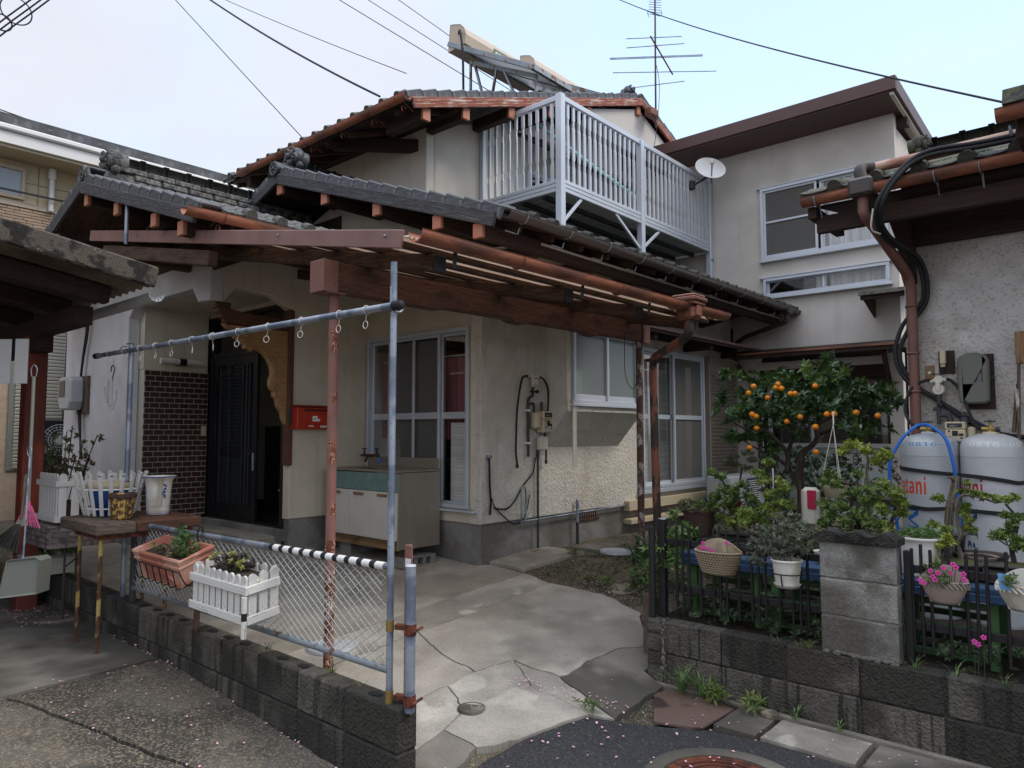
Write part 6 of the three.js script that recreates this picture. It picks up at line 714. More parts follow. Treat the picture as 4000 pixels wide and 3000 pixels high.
// ---------- open shed on the left ----------
{
  const t = thing('shed', 'open storage shed with mossy slate roof edge on the left', 'shed', [1.9, 0.1, 7]);
  const H = (u) => 2.74 + 0.16 * (2.14 - u), v0 = 5.32;
  const n = 300, pos = [], uv = [], ix = []; for (let i = 0; i <= n; i++) { const v = lerp(v0 + 0.02, 9.2, i / n), y = 0.016 * Math.sin((v - v0) / 0.13 * 6.283); for (const u of [-3, 2.13]) { pos.push(u, H(u) + y - 0.05, -v); uv.push(u, v); } } for (let i = 0; i < n; i++) { const a = i * 2; ix.push(a, a + 1, a + 2, a + 1, a + 3, a + 2); } const g = new THREE.BufferGeometry(); g.setAttribute('position', new THREE.Float32BufferAttribute(pos, 3)); g.setAttribute('uv', new THREE.Float32BufferAttribute(uv, 2)); g.setIndex(ix); g.computeVertexNormals(); const b = nb(); b.add(g); b.build('corrugated_roof', Mt.slateUnder, t);
  nb().bar([-3, H(-3), v0], [2.15, H(2.15), v0], 0.03, 0.155, 0.012).bar([-3, H(-3) + 0.07, v0 + 0.06], [2.15, H(2.15) + 0.07, v0 + 0.06], 0.12, 0.025, 0.01).build('roof_edge', Mt.slate, t);
  nb().gutter([2.2, H(2.14) - 0.1, v0 + 0.12], [2.2, H(2.14) - 0.11, 9], 0.055).build('gutter', Mt.paleGrey, t); const sp = nb(); for (let k = 0; k < 6; k++) { const a = Math.PI + k * Math.PI / 5; sp.bar([2.2, H(2.14) - 0.1, v0 + 0.118], [2.2 + 0.052 * Math.cos(a), H(2.14) - 0.1 + 0.052 * Math.sin(a), v0 + 0.118], 0.005, 0.005, 0.001); } sp.build('gutter_end', Mt.greyPlastic, t);
  for (const v of [5.75, 6.6, 7.6]) nb().bar([-2.5, H(-2.5) - 0.13, v], [1.98, H(1.98) - 0.13, v], 0.09, 0.13, 0.01).build('rafter', Mt.darkWood, t); nb().box(1.84, 2.44, 6.0, 1.96, 2.58, 9).build('eave_beam', Mt.darkWood, t); nb().box(1.84, 2.3, 6.9, 1.96, 2.44, 9).build('lower_beam', Mt.darkWood, t); for (const u of [0.4, 1.1]) nb().bar([u, H(u) - 0.2, 5.6], [u, H(u) - 0.2, 9], 0.06, 0.05).build('batten', Mt.darkWood, t);
  nb().box(1.83, 0.08, 7.1, 1.985, 2.45, 7.27, 0.01).build('post', Mt.redPost, t); nb().box(1.77, 0.0, 7.03, 2.03, 0.13, 7.34, 0.03).build('post_footing', Mt.concreteDark, t);
  nb().box(-1.5, 0, 9, 1.9, 2.6, 9.1).box(-1.6, 0, 6, -1.5, 2.8, 9.1).build('back_wall', Mt.darkWood, t);
  for (const [u, v] of [[1.5, 6.5], [1.6, 6.36]]) nb().bar([u - 0.0, 1.99, v], [u, 2.33, v], 0.012, u < 1.55 ? 0.16 : 0.1, 0.003, [0.66, 0, -0.75]).build('white_board', Mt.white, t);
}
{ // storage rack inside the shed
  const t = thing('storage_rack', 'dark rack of boxes and tools in the shed shade', 'rack', [1.2, 0.05, 7.6]); for (const [u, v] of [[0.5, 7.3], [1.6, 7.3], [0.5, 8.0], [1.6, 8.0]]) nb().box(u - 0.02, 0.05, v - 0.02, u + 0.02, 2.1, v + 0.02).build('upright', Mt.galvOld, t); for (const h of [0.3, 0.85, 1.35, 1.85]) nb().box(0.48, h, 7.28, 1.62, h + 0.025, 8.02).build('shelf', Mt.greyWood, t);
  let k = 0; for (const [u, v, h, w, d, hh, m] of [[1.35, 7.5, 0.325, 0.4, 0.35, 0.3, 'deepBlue'], [0.85, 7.5, 0.325, 0.4, 0.4, 0.35, 'offWhite'], [1.3, 7.5, 0.875, 0.45, 0.35, 0.28, 'sinkWood'], [0.8, 7.45, 0.875, 0.35, 0.3, 0.35, 'redWood'], [1.3, 7.45, 1.375, 0.4, 0.3, 0.25, 'greyWood'], [0.8, 7.5, 1.375, 0.3, 0.3, 0.3, 'beige']]) tag(nb().box(u - w / 2, h, v - d / 2, u + w / 2, h + hh, v + d / 2, 0.01).box(u - w / 2 + 0.01, h + hh + 0.001, v - d / 2 + 0.01, u + w / 2 - 0.01, h + hh + 0.012, v + d / 2 - 0.01, 0.004).build('storage_box', Mt[m]), ['blue storage box on the lowest rack shelf in the shed', 'off-white storage box on the lowest rack shelf in the shed', 'plywood storage box on the middle rack shelf in the shed', 'reddish wooden box on the middle rack shelf in the shed', 'grey wooden box on the upper rack shelf in the shed', 'beige box on the upper rack shelf in the shed'][k++], 'box');
  const X = [0.661, 0, -0.75], at = (c, s, h) => [c[0] + X[0] * s, h, c[2] + X[2] * s];
  // dustpan, broom and rake hung on the red post
  const c = [1.42, 0.7, 5.46], d = thing('dustpan', 'grey long-handled dustpan leaning in front of the red post', 'dustpan', c); nb().prism([[-0.13, -0.14], [0.12, -0.11], [0.13, 0.1], [0.1, 0.12], [-0.085, 0.1]], c, X, [0, 1, 0], -0.1, [], 0.012).build('pan', Mt.greyPlastic, d); nb().box(c[0] - 0.01, c[1] + 0.1, c[2] + 0.03, c[0] + 0.02, c[1] + 0.13, c[2] + 0.09, 0.004).build('hinge', Mt.darkPipe, d); nb().cyl(at([1.43, 0, 5.5], 0.015, 0.8), at([1.46, 0, 5.58], 0.02, 1.46), 0.007, 0.007, 10).tube([at([1.46, 0, 5.58], 0.012, 1.46), at([1.46, 0, 5.58], 0.0, 1.5), at([1.46, 0, 5.58], 0.014, 1.53), at([1.46, 0, 5.58], 0.03, 1.5), at([1.46, 0, 5.58], 0.024, 1.46)], 0.0035, 16, 5).build('handle', Mt.galv, d);
  const br = thing('rake', 'pink plastic rake head on a pale pole against the red post', 'rake', [1.5, 1.1, 5.64]), q = [1.495, 0, 5.64]; nb().cyl(at(q, 0.0, 1.12), at(q, 0.0, 2.0), 0.011, 0.011, 10).build('pole', Mt.greyPlastic, br); nb().tube([at(q, -0.015, 2.0), at(q, -0.02, 2.05), at(q, 0, 2.08), at(q, 0.02, 2.05), at(q, 0.015, 2.0)], 0.004, 14, 5).build('hook', Mt.galvOld, br); const f = nb(); for (let k2 = -5; k2 <= 5; k2++) f.bar(at(q, k2 * 0.004, 1.13), at(q, k2 * 0.017, 1.0 - Math.abs(k2) * 0.004), 0.012, 0.006, 0.001); f.bar(at(q, -0.05, 1.06), at(q, 0.05, 1.06), 0.01, 0.014).bar(at(q, -0.07, 1.025), at(q, 0.07, 1.025), 0.01, 0.012).cyl(at(q, 0, 1.1), at(q, 0, 1.16), 0.018, 0.014, 10); f.build('tine_head', Mt.pink, br);
  const bm = thing('broom', 'dark bristle broom hanging by the red post', 'broom', [1.37, 0.95, 5.5]), e = [1.37, 0, 5.52]; const bl = nb(), R = rng(71); for (let k2 = 0; k2 < 70; k2++) { const a = (R() - 0.5) * 2, w = R() - 0.5; bl.bar(at(e, 0.05 + a * 0.02, 1.03), [at(e, -0.03 + a * 0.1, 0)[0] + w * 0.02, 0.87 + a * -0.03 + R() * 0.02, at(e, -0.03 + a * 0.1, 0)[2] + w * 0.03], 0.006, 0.004, 0.0005); } stuff(bl.build('bristles', plain(52, 52, 46, 0.95), bm)); nb().prism([[0.02, 1.02], [0.09, 1.02], [0.08, 1.06], [0.06, 1.07]], [e[0], 0, e[2]], X, [0, 1, 0], -0.03).build('binding', Mt.greyPlastic, bm); nb().cyl(at(e, 0.07, 1.06), at(e, 0.085, 1.35), 0.009, 0.009, 8).build('handle', Mt.greyWood, bm);
}
{ // ---------- plank table with pots ----------
  const t = thing('plank_table', 'weathered thick plank table on rusty yellow steel legs', 'table', [2.1, 0.1, 5.6]);
  nb().box(1.8, 0.925, 5.285, 2.06, 1.005, 6.02, 0.012).build('plank', Mt.greyWood, t); nb().box(2.063, 0.925, 5.29, 2.52, 1.003, 6.02, 0.012).build('plank', Mt.redWood, t); nb().box(1.84, 0.895, 5.32, 2.46, 0.924, 5.36).box(1.84, 0.895, 5.78, 2.46, 0.924, 5.82).box(1.84, 0.895, 5.361, 1.875, 0.924, 5.779).build('leg_frame', Mt.rust, t);
  for (const [u, v] of [[1.86, 5.37], [1.86, 5.77], [2.3, 5.37], [2.3, 5.77]]) { const h = u < 2.1 ? 0.12 : 0.24; const l = nb().cyl([u, h + 0.12, v], [u, 0.9, v], 0.0135, 0.0135, 12).build('leg', Mt.yellowLeg, t); nb().cyl([u, h, v], [u, h + 0.125, v], 0.008, 0.008, 8).cyl([u, h - 0.01, v], [u, h + 0.02, v], 0.016, 0.015, 10).build('levelling_foot', Mt.rust, l); }
  const cream = (name, label, c) => { const p = thing(name, label, 'plant pot', c); nb().lathe(c, [[0.001, 0.004], [0.075, 0], [0.078, 0.006], [0.08, 0.03], [0.0835, 0.034], [0.08, 0.04], [0.081, 0.065], [0.0845, 0.07], [0.082, 0.076], [0.088, 0.2], [0.094, 0.245], [0.108, 0.272], [0.122, 0.282], [0.122, 0.288], [0.112, 0.286], [0.09, 0.25], [0.085, 0.2], [0.001, 0.2]], 40).build('body', Mt.whitePot, p);
    nb().tor([c[0], c[1] + 0.2845, c[2]], 0.122, 0.0035, 'h', 40).tor([c[0], c[1] + 0.012, c[2]], 0.0785, 0.002, 'h', 32).build('blue_rim', Mt.deepBlue, p); nb().lathe([c[0], c[1] + 0.24, c[2]], [[0.001, 0], [0.092, 0.001]], 20).build('soil', Mt.humus, p);
    const h = nb(), R = rng(72), put = (a, y, r) => h.sph([c[0] - (0.0865 + (y - 0.12) * 0.05) * Math.cos(a), c[1] + y, c[2] - (0.0865 + (y - 0.12) * 0.05) * Math.sin(a)], r, [1, 1, 1], 6); for (let k = 0; k < 26; k++) { put(-0.22 + R() * 0.28 - 0.55, 0.1 + R() * 0.12, 0.003 + R() * 0.004); put(1.5 + R() * 0.25, 0.13 + R() * 0.1, 0.003 + R() * 0.004); } h.build('blue_flower_print', Mt.deepBlue, p);
    const q = nb(), ar = (x, y) => { const a = 0.62 + x / 0.087; return [c[0] - 0.0845 * Math.cos(a), c[1] + 0.105 + y, c[2] - 0.0845 * Math.sin(a)]; }; for (const s of [-1, 1]) q.tube([ar(0, 0.04), ar(s * 0.015, 0.056), ar(s * 0.032, 0.05), ar(s * 0.03, 0.03), ar(0, 0)], 0.0035, 18, 5); q.build('heart_relief', Mt.whitePot, p); return p; };
  cream('cream_pot', 'cream ceramic pot with blue rim and heart relief on the plank table', [2.335, 1.005, 5.62]);
  const p = thing('mottled_pot', 'brown and gold mottled pot at the front of the plank table', 'plant pot', [2.035, 1.006, 5.5]); nb().lathe([2.035, 1.006, 5.5], [[0.001, 0.003], [0.066, 0], [0.068, 0.01], [0.085, 0.15], [0.09, 0.152], [0.092, 0.178], [0.086, 0.18], [0.08, 0.15], [0.001, 0.15]], 36).build('body', Mt.goldPot, p); nb().lathe([2.035, 1.006, 5.5], [[0.0915, 0.152], [0.0945, 0.156], [0.0945, 0.178], [0.09, 0.183]], 36).build('rim', Mt.brownPot, p); nb().lathe([2.035, 1.14, 5.5], [[0.001, 0.02], [0.08, 0.018]], 20).build('soil', Mt.humus, p);
  const pk = thing('picket_basket', 'flared round white picket basket behind the mottled pot', 'planter', [2.07, 1.006, 5.83]); const c = [2.07, 1.006, 5.83], slat = chamfer(0.028, 0.31, 0.008, 0.004), top = new THREE.CylinderGeometry(0.014, 0.014, 0.008, 10); top.rotateX(Math.PI / 2); top.translate(0, 0.155, 0); const sg = mergeGeometries([norm(slat), norm(top)]); for (let k = 0; k < 20; k++) { const a = k / 20 * 6.283; const M = frameM(VA(c), new THREE.Vector3(1, 0, 0), new THREE.Vector3(0, 1, 0), new THREE.Vector3(0, 0, 1)).multiply(new THREE.Matrix4().makeRotationY(a)).multiply(new THREE.Matrix4().makeTranslation(0, 0.158, 0.205)).multiply(new THREE.Matrix4().makeRotationX(0.26)); place('slat', sg, Mt.whiteWood, pk, M); } nb().tor([c[0], c[1] + 0.06, c[2]], 0.176, 0.006, 'h', 36).tor([c[0], c[1] + 0.2, c[2]], 0.21, 0.007, 'h', 36).build('hoop', Mt.whiteWoodNew, pk); nb().lathe([c[0], c[1] + 0.003, c[2]], [[0.001, 0], [0.15, 0]], 24).build('base', Mt.greyWood, pk);
  const ip = thing('patterned_pot', 'tan-rimmed pot with a blue band inside the white picket basket', 'plant pot', c); nb().lathe(c, [[0.001, 0.01], [0.11, 0.006], [0.14, 0.15], [0.145, 0.2]], 32).build('body', Mt.deepBlue, ip); nb().lathe(c, [[0.146, 0.2], [0.158, 0.205], [0.16, 0.24], [0.15, 0.245], [0.14, 0.21]], 32).build('rim', Mt.siding, ip); nb().lathe([c[0], c[1] + 0.22, c[2]], [[0.001, 0], [0.148, 0]], 20).build('soil', Mt.humus, ip);
}
{ // white picket box on a brick-patterned trough, on a stand
  const b = thing('brick_trough', 'grey brick-faced trough under the tall white picket planter box', 'planter', [2.1, 0.7, 6.6]), h0 = 0.71, h1 = 0.88, fl = 0.03;
  nb().box(1.86, h0, 6.44, 2.36, h1 - 0.004, 6.98).build('trough_body', Mt.grout, b); const R = rng(73), ms = tint(Mt.bricksGrey, [0.85, 1, 1.15]); for (let r = 0; r < 4; r++) { const y = h0 + 0.02 + r * 0.042; for (let s = (r % 2) * -0.06; s < 0.5; s += 0.125) { const a = Math.max(0, s), e = Math.min(0.5, s + 0.117); if (e - a > 0.02) place('brick', chamfer(e - a, 0.036, 0.018, 0.003), ms[R() * 3 | 0], b, new THREE.Matrix4().makeTranslation(1.86 + (a + e) / 2, y, -6.432)); } for (let s = (r % 2) * -0.06; s < 0.54; s += 0.125) { const a = Math.max(0, s), e = Math.min(0.54, s + 0.117); if (e - a > 0.02) place('brick', chamfer(0.018, 0.036, e - a, 0.003), ms[R() * 3 | 0], b, new THREE.Matrix4().makeTranslation(1.852, y, -(6.44 + (a + e) / 2))); } } void fl;
  nb().box(1.84, h1 - 0.006, 6.42, 2.38, h1 + 0.006, 6.45, 0.003).box(1.84, h1 - 0.006, 6.4501, 1.87, h1 + 0.006, 6.99, 0.003).build('rim', Mt.bricksGrey, b);
  const p = thing('picket_box', 'tall white picket planter box standing in the brick-faced trough', 'planter', [2.1, 0.88, 6.6]); const g = (w) => { const a = chamfer(w, 0.35, 0.012, 0.004), c = new THREE.CylinderGeometry(w / 2, w / 2, 0.012, 12); c.rotateX(Math.PI / 2); c.translate(0, 0.175, 0); return mergeGeometries([norm(a), norm(c)]); }; const gw = g(0.058); for (let k = 0; k < 5; k++) place('slat', gw, Mt.whiteWoodNew, p, new THREE.Matrix4().makeTranslation(1.945 + k * 0.092, 1.09, -6.462)); for (let k = 0; k < 7; k++) place('slat', gw, Mt.whiteWoodNew, p, new THREE.Matrix4().makeTranslation(1.912, 1.09, -(6.5 + k * 0.064)).multiply(new THREE.Matrix4().makeRotationY(Math.PI / 2))); for (const h of [1.19, 0.91]) nb().box(1.9, h, 6.444, 2.36, h + 0.045, 6.455, 0.003).box(1.893, h, 6.4551, 1.904, h + 0.045, 6.95, 0.003).build('rail', Mt.whiteWoodNew, p); nb().box(1.925, 0.9, 6.475, 2.33, 1.05, 6.93).build('liner', Mt.darkWood, p);
  const s = thing('plant_stand', 'thin steel stand legs under the brick-faced trough', 'stand', [2.02, 0.13, 6.55]); for (const [u, v] of [[1.99, 6.5], [2.07, 6.44], [2.2, 6.9]]) nb().cyl([u, 0.12, v], [u, h0, v], 0.009, 0.009, 8).build('leg', Mt.darkPipe, s); nb().bar([1.99, 0.55, 6.5], [2.2, 0.55, 6.9], 0.012, 0.012).build('crossbar', Mt.darkPipe, s);
  const w = thing('cream_trough', 'cream plastic trough of seedlings on the wall under the brick-faced trough', 'planter', [2.1, 0.42, 7.2]); nb().prism([[-0.25, 0.13], [-0.2, 0], [0.2, 0], [0.25, 0.13]], [2.02, 0.42, 7.2], [0, 0, -1], [0, 1, 0], -0.2, [], 0.01).build('trough', Mt.offWhite, w); nb().box(2.0, 0.54, 6.94, 2.24, 0.558, 7.46, 0.006).build('rim', Mt.offWhite, w); const L = new Leaves(); clump(L, rng(74), [2.1, 0.6, 7.2], 0.2, 60, 6, 0.05, 0.02, MID, 0.4); L.build('seedlings', w);
}
{ // terracotta trough in a wire rack on the gate
  const t = thing('terracotta_trough', 'pink terracotta trough with seedlings hung in black wire rack on the gate', 'planter', [2.0, 0.8, 4.6]); const P = (s, k, h) => [lerp(1.89, 2.11, k), lerp(0.862, 0.93, k) + h, lerp(4.25, 4.93, s)];
  const shell = (i0, i1, h0, h1, o0, o1) => { const r = (i, h, o) => [P(i, i, h)]; void r; const q = (s, k, h, ins) => { const c = P(0.5, 0.5, h), p = P(s, k, h); const d0 = Math.abs(p[2] - c[2]), d1 = Math.abs(p[0] - c[0]); return [c[0] + (p[0] - c[0]) * (1 - ins / d1), p[1], c[2] + (p[2] - c[2]) * (1 - ins / d0)]; }; const C = [[0, 0], [1, 0], [1, 1], [0, 1]], pos = [], uv = []; const quad = (a, b, c, d) => { for (const p of [a, b, c, a, c, d]) { pos.push(p[0], p[1], -p[2]); uv.push(p[0] + p[2], p[1]); } }; for (let k = 0; k < 4; k++) { const [a, b] = [C[k], C[(k + 1) % 4]]; quad(q(a[0], a[1], h0, o0), q(b[0], b[1], h0, o0), q(b[0], b[1], h1, o1), q(a[0], a[1], h1, o1)); } const g = new THREE.BufferGeometry(); g.setAttribute('position', new THREE.Float32BufferAttribute(pos, 3)); g.setAttribute('uv', new THREE.Float32BufferAttribute(uv, 2)); g.computeVertexNormals(); void i0; void i1; return g; };
  const b = nb(); for (const a of [[-0.165, -0.16, 0.2, 0.05], [-0.16, -0.05, 0.05, 0.022], [-0.05, -0.045, 0.022, 0.012], [-0.045, -0.035, 0.012, 0.012], [-0.035, -0.03, 0.012, 0.016], [-0.03, 0, 0.016, 0.0], [0, 0.012, 0, 0.004], [0.012, 0.01, 0.004, 0.022], [0.01, -0.04, 0.022, 0.03]]) b.add(shell(0, 0, a[0], a[1], a[2], a[3])); b.build('trough', Mt.terracotta, t); const so = nb(); so.bar(P(0.03, 0.5, -0.04), P(0.97, 0.5, -0.04), 0.17, 0.02, 0.004, [-0.29, 1, 0]); so.build('soil', Mt.humus, t);
  const r = nb(); for (const s of [0.1, 0.24, 0.38, 0.52, 0.66, 0.8, 0.92]) r.tube([P(s, -0.02, -0.05), P(s, 0.1, -0.16), P(s, 0.16, -0.178), P(s, 0.7, -0.178)], 0.004, 12, 5); r.tube([P(0, -0.03, -0.05), P(1, -0.03, -0.05)], 0.004, 4, 5).tube([P(-0.01, 0, -0.05), P(-0.01, 0.3, -0.16), P(-0.01, 1, -0.16)], 0.004, 10, 5).tube([P(0.35, 1, 0.0), P(0.35, 1.02, 0.08), P(0.35, 1.12, 0.09), P(0.35, 1.16, 0.04)], 0.005, 12, 5).tube([P(0.75, 1, 0.0), P(0.75, 1.02, 0.08), P(0.75, 1.12, 0.09), P(0.75, 1.16, 0.04)], 0.005, 12, 5); r.build('wire_rack', Mt.ironBlack, t);
  const L = new Leaves(), R = rng(75); for (let k = 0; k < 26; k++) { const s = 0.1 + R() * 0.55; clump(L, R, P(s, 0.2 + R() * 0.6, R() * 0.03), 0.04, 4, 6, 0.022, 0.012, R() < 0.4 ? DRY : MID); } for (let k = 0; k < 26; k++) clump(L, R, P(0.3 + (R() - 0.5) * 0.16, 0.5 + (R() - 0.5) * 0.3, R() * 0.13), 0.03, 4, 7, 0.02, 0.011, [[0.08, 0.16, 0.04], [0.12, 0.2, 0.05], [0.06, 0.12, 0.03]]); L.build('seedlings', t);
  tag(nb().bar([2.08, 0.75, 4.38], [2.085, 0.41, 4.42], 0.02, 0.05, 0.004, [0, 0, 1]).build('prop_board', Mt.soffitWood), 'short brown board propped upright on the block wall under the terracotta trough', 'board');
  // white picket trough
  const w = thing('picket_trough', 'peeling white picket trough with dark plant hung on the gate', 'planter', [2.03, 0.6, 3.85]), Q = (s, k, h) => [lerp(1.93, 2.12, k), 0.6 + k * 0.03 + h, lerp(3.55, 4.16, s)];
  const sl = (w0, h) => { const a = chamfer(w0, h, 0.012, 0.004), c = new THREE.CylinderGeometry(w0 / 2, w0 / 2, 0.012, 10); c.rotateX(Math.PI / 2); c.translate(0, h / 2, 0); return mergeGeometries([norm(a), norm(c)]); }, g1 = sl(0.05, 0.23), rz = new THREE.Matrix4().makeRotationZ(-0.0); for (let k = 0; k < 9; k++) { const p = Q(0.05 + k * 0.113, 0, 0.13); place('slat', g1, Mt.whiteWood, w, new THREE.Matrix4().makeTranslation(p[0] + 0.012, p[1], -p[2]).multiply(new THREE.Matrix4().makeRotationY(Math.PI / 2)).multiply(rz)); } for (let k = 0; k < 3; k++) { const p = Q(0.0, 0.25 + k * 0.33, 0.13); place('slat', g1, Mt.whiteWood, w, new THREE.Matrix4().makeTranslation(p[0], p[1], -p[2] - 0.012)); } for (let k = 0; k < 3; k++) { const p = Q(0.985, 0.2 + k * 0.33, 0.13); place('slat', g1, Mt.whiteWood, w, new THREE.Matrix4().makeTranslation(p[0], p[1], -p[2])); } for (let k = 0; k < 6; k++) { const p = Q(0.08 + k * 0.16, 1, 0.13); place('slat', g1, Mt.whiteWood, w, new THREE.Matrix4().makeTranslation(p[0], p[1], -p[2]).multiply(new THREE.Matrix4().makeRotationY(Math.PI / 2))); }
  for (const h of [0.02, 0.175]) { nb().bar(Q(-0.03, -0.0, h + 0.02), Q(1.03, -0.0, h + 0.02), 0.012, 0.045, 0.003).build('rail', Mt.whiteWood, w); nb().bar(Q(-0.015, 0.03, h + 0.02), Q(-0.015, 1.02, h + 0.02), 0.012, 0.045, 0.003).build('rail', Mt.whiteWood, w); } nb().bar(Q(0.02, 0.5, 0.0), Q(0.98, 0.5, 0.0), 0.17, 0.012).build('base', Mt.whiteWood, w);
  nb().cyl(Q(-0.025, -0.06, -0.04), Q(-0.025, -0.06, 0.17), 0.014, 0.014, 12).build('corner_peg', Mt.whiteWood, w); nb().cyl(Q(-0.025, -0.06, 0.05), Q(-0.025, -0.06, 0.09), 0.0146, 0.0146, 12).build('black_band', Mt.blackRubber, w);
  const pot = thing('cream_pot', 'cream pot of dark-leaved plant inside the peeling white picket trough', 'plant pot', Q(0.5, 0.5, 0.02)); nb().box(1.96, 0.64, 3.62, 2.1, 0.85, 4.08, 0.03).build('body', Mt.offWhite, pot); nb().box(1.975, 0.851, 3.635, 2.085, 0.856, 4.065).build('soil', Mt.humus, pot); const L2 = new Leaves(), R2 = rng(76); for (let k = 0; k < 34; k++) clump(L2, R2, [2.03 + (R2() - 0.5) * 0.1, 0.88 + R2() * 0.05, 3.85 + (R2() - 0.5) * 0.3], 0.03, 5, 7, 0.022, 0.012, R2() < 0.75 ? [[0.05, 0.03, 0.035], [0.06, 0.045, 0.04], [0.04, 0.04, 0.03]] : [[0.3, 0.3, 0.06], [0.2, 0.22, 0.05]]); L2.build('plant', pot);
}
{ // fittings on the entrance block
  const m = thing('mailbox', 'red-orange metal mailbox on the cream wall beside the porch post', 'mailbox', [4.27, 1.65, VE - 0.13]); nb().box(4.07, 1.655, VE - 0.135, 4.47, 1.885, VE - 0.002, 0.008).build('box', Mt.red, m); nb().prism([[0, 1.885], [0.135, 1.875], [0.15, 1.89], [0.15, 1.9], [0, 1.912]], [4.475, 0, VE], [0, 0, -1], [0, 1, 0], 0.41).build('lid', Mt.redDark, m); nb().box(4.14, 1.7, VE - 0.143, 4.465, 1.84, VE - 0.136, 0.003).build('door', Mt.red, m); nb().box(4.14, 1.846, VE - 0.14, 4.46, 1.862, VE - 0.136).build('slot', Mt.black, m);
  const tx = textTex(256, 128, (x, w, h) => { x.fillStyle = '#efeae2'; x.fillRect(0, 0, w, h); x.fillStyle = '#c8341f'; x.beginPath(); x.moveTo(130, 0); x.lineTo(256, 0); x.lineTo(256, 128); x.lineTo(180, 128); x.lineTo(200, 80); x.lineTo(120, 60); x.fill(); x.fillStyle = '#333'; x.fillRect(26, 54, 60, 22); x.fillStyle = '#efeae2'; for (const k of [38, 52, 70]) x.fillRect(k, 58, 5, 14); }); sign('sticker', tx, [4.3, 1.765, VE - 0.1445], [1, 0, 0], [0, 1, 0], 0.12, 0.055, m); nb().box(4.2, 1.68, VE - 0.14, 4.26, 1.695, VE - 0.136).box(4.34, 1.672, VE - 0.14, 4.42, 1.695, VE - 0.136).build('name_plates', Mt.offWhite, m);
  const l = thing('porch_lamp', 'unlit tube lamp with dark middle band on the wall above the brown tiles', 'lamp', [3.7, 2.44, 8.38]); nb().cyl([3.46, 2.44, 8.39], [3.94, 2.44, 8.39], 0.036, 0.036, 18).build('frosted_tube', Mt.offWhite, l); nb().cyl([3.67, 2.44, 8.39], [3.75, 2.44, 8.39], 0.039, 0.039, 18).box(3.66, 2.4, 8.39, 3.76, 2.48, 8.476).build('middle_band', Mt.bronze, l);
  tag(nb().box(3.98, 1.58, 8.444, 4.04, 1.7, 8.456, 0.004).box(4.0, 1.62, 8.438, 4.02, 1.65, 8.444, 0.002).build('doorbell_switch', Mt.beige), 'small beige switch plate on the brown tiles beside the door', 'switch');
  const c = thing('shopping_cart', 'folding walker cart with dark floral bag just inside the open door', 'cart', [4.45, 0.6, 7.0]); nb().box(4.3, 0.72, 6.86, 4.55, 0.98, 7.2, 0.03).build('bag', plain(44, 40, 52, 0.9), c); const R = rng(77), fl = nb(); for (let k = 0; k < 30; k++) fl.sph([4.298, 0.74 + R() * 0.22, 6.88 + R() * 0.3], 0.008 + R() * 0.006, [0.3, 1, 1], 6); fl.build('flower_print', plain(150, 110, 120, 0.9), c); for (const v of [6.86, 7.2]) { nb().tor([4.4, 0.68, v], 0.07, 0.012, 'v', 20).build('wheel', Mt.greyPlastic, c); nb().tube([[4.4, 0.68, v], [4.3, 0.95, v], [4.45, 1.2, v]], 0.009, 12, 6).build('frame', Mt.paleGrey, c); } nb().bar([4.29, 0.985, 6.85], [4.29, 0.985, 7.21], 0.02, 0.02).build('handle', Mt.paleGrey, c);
}
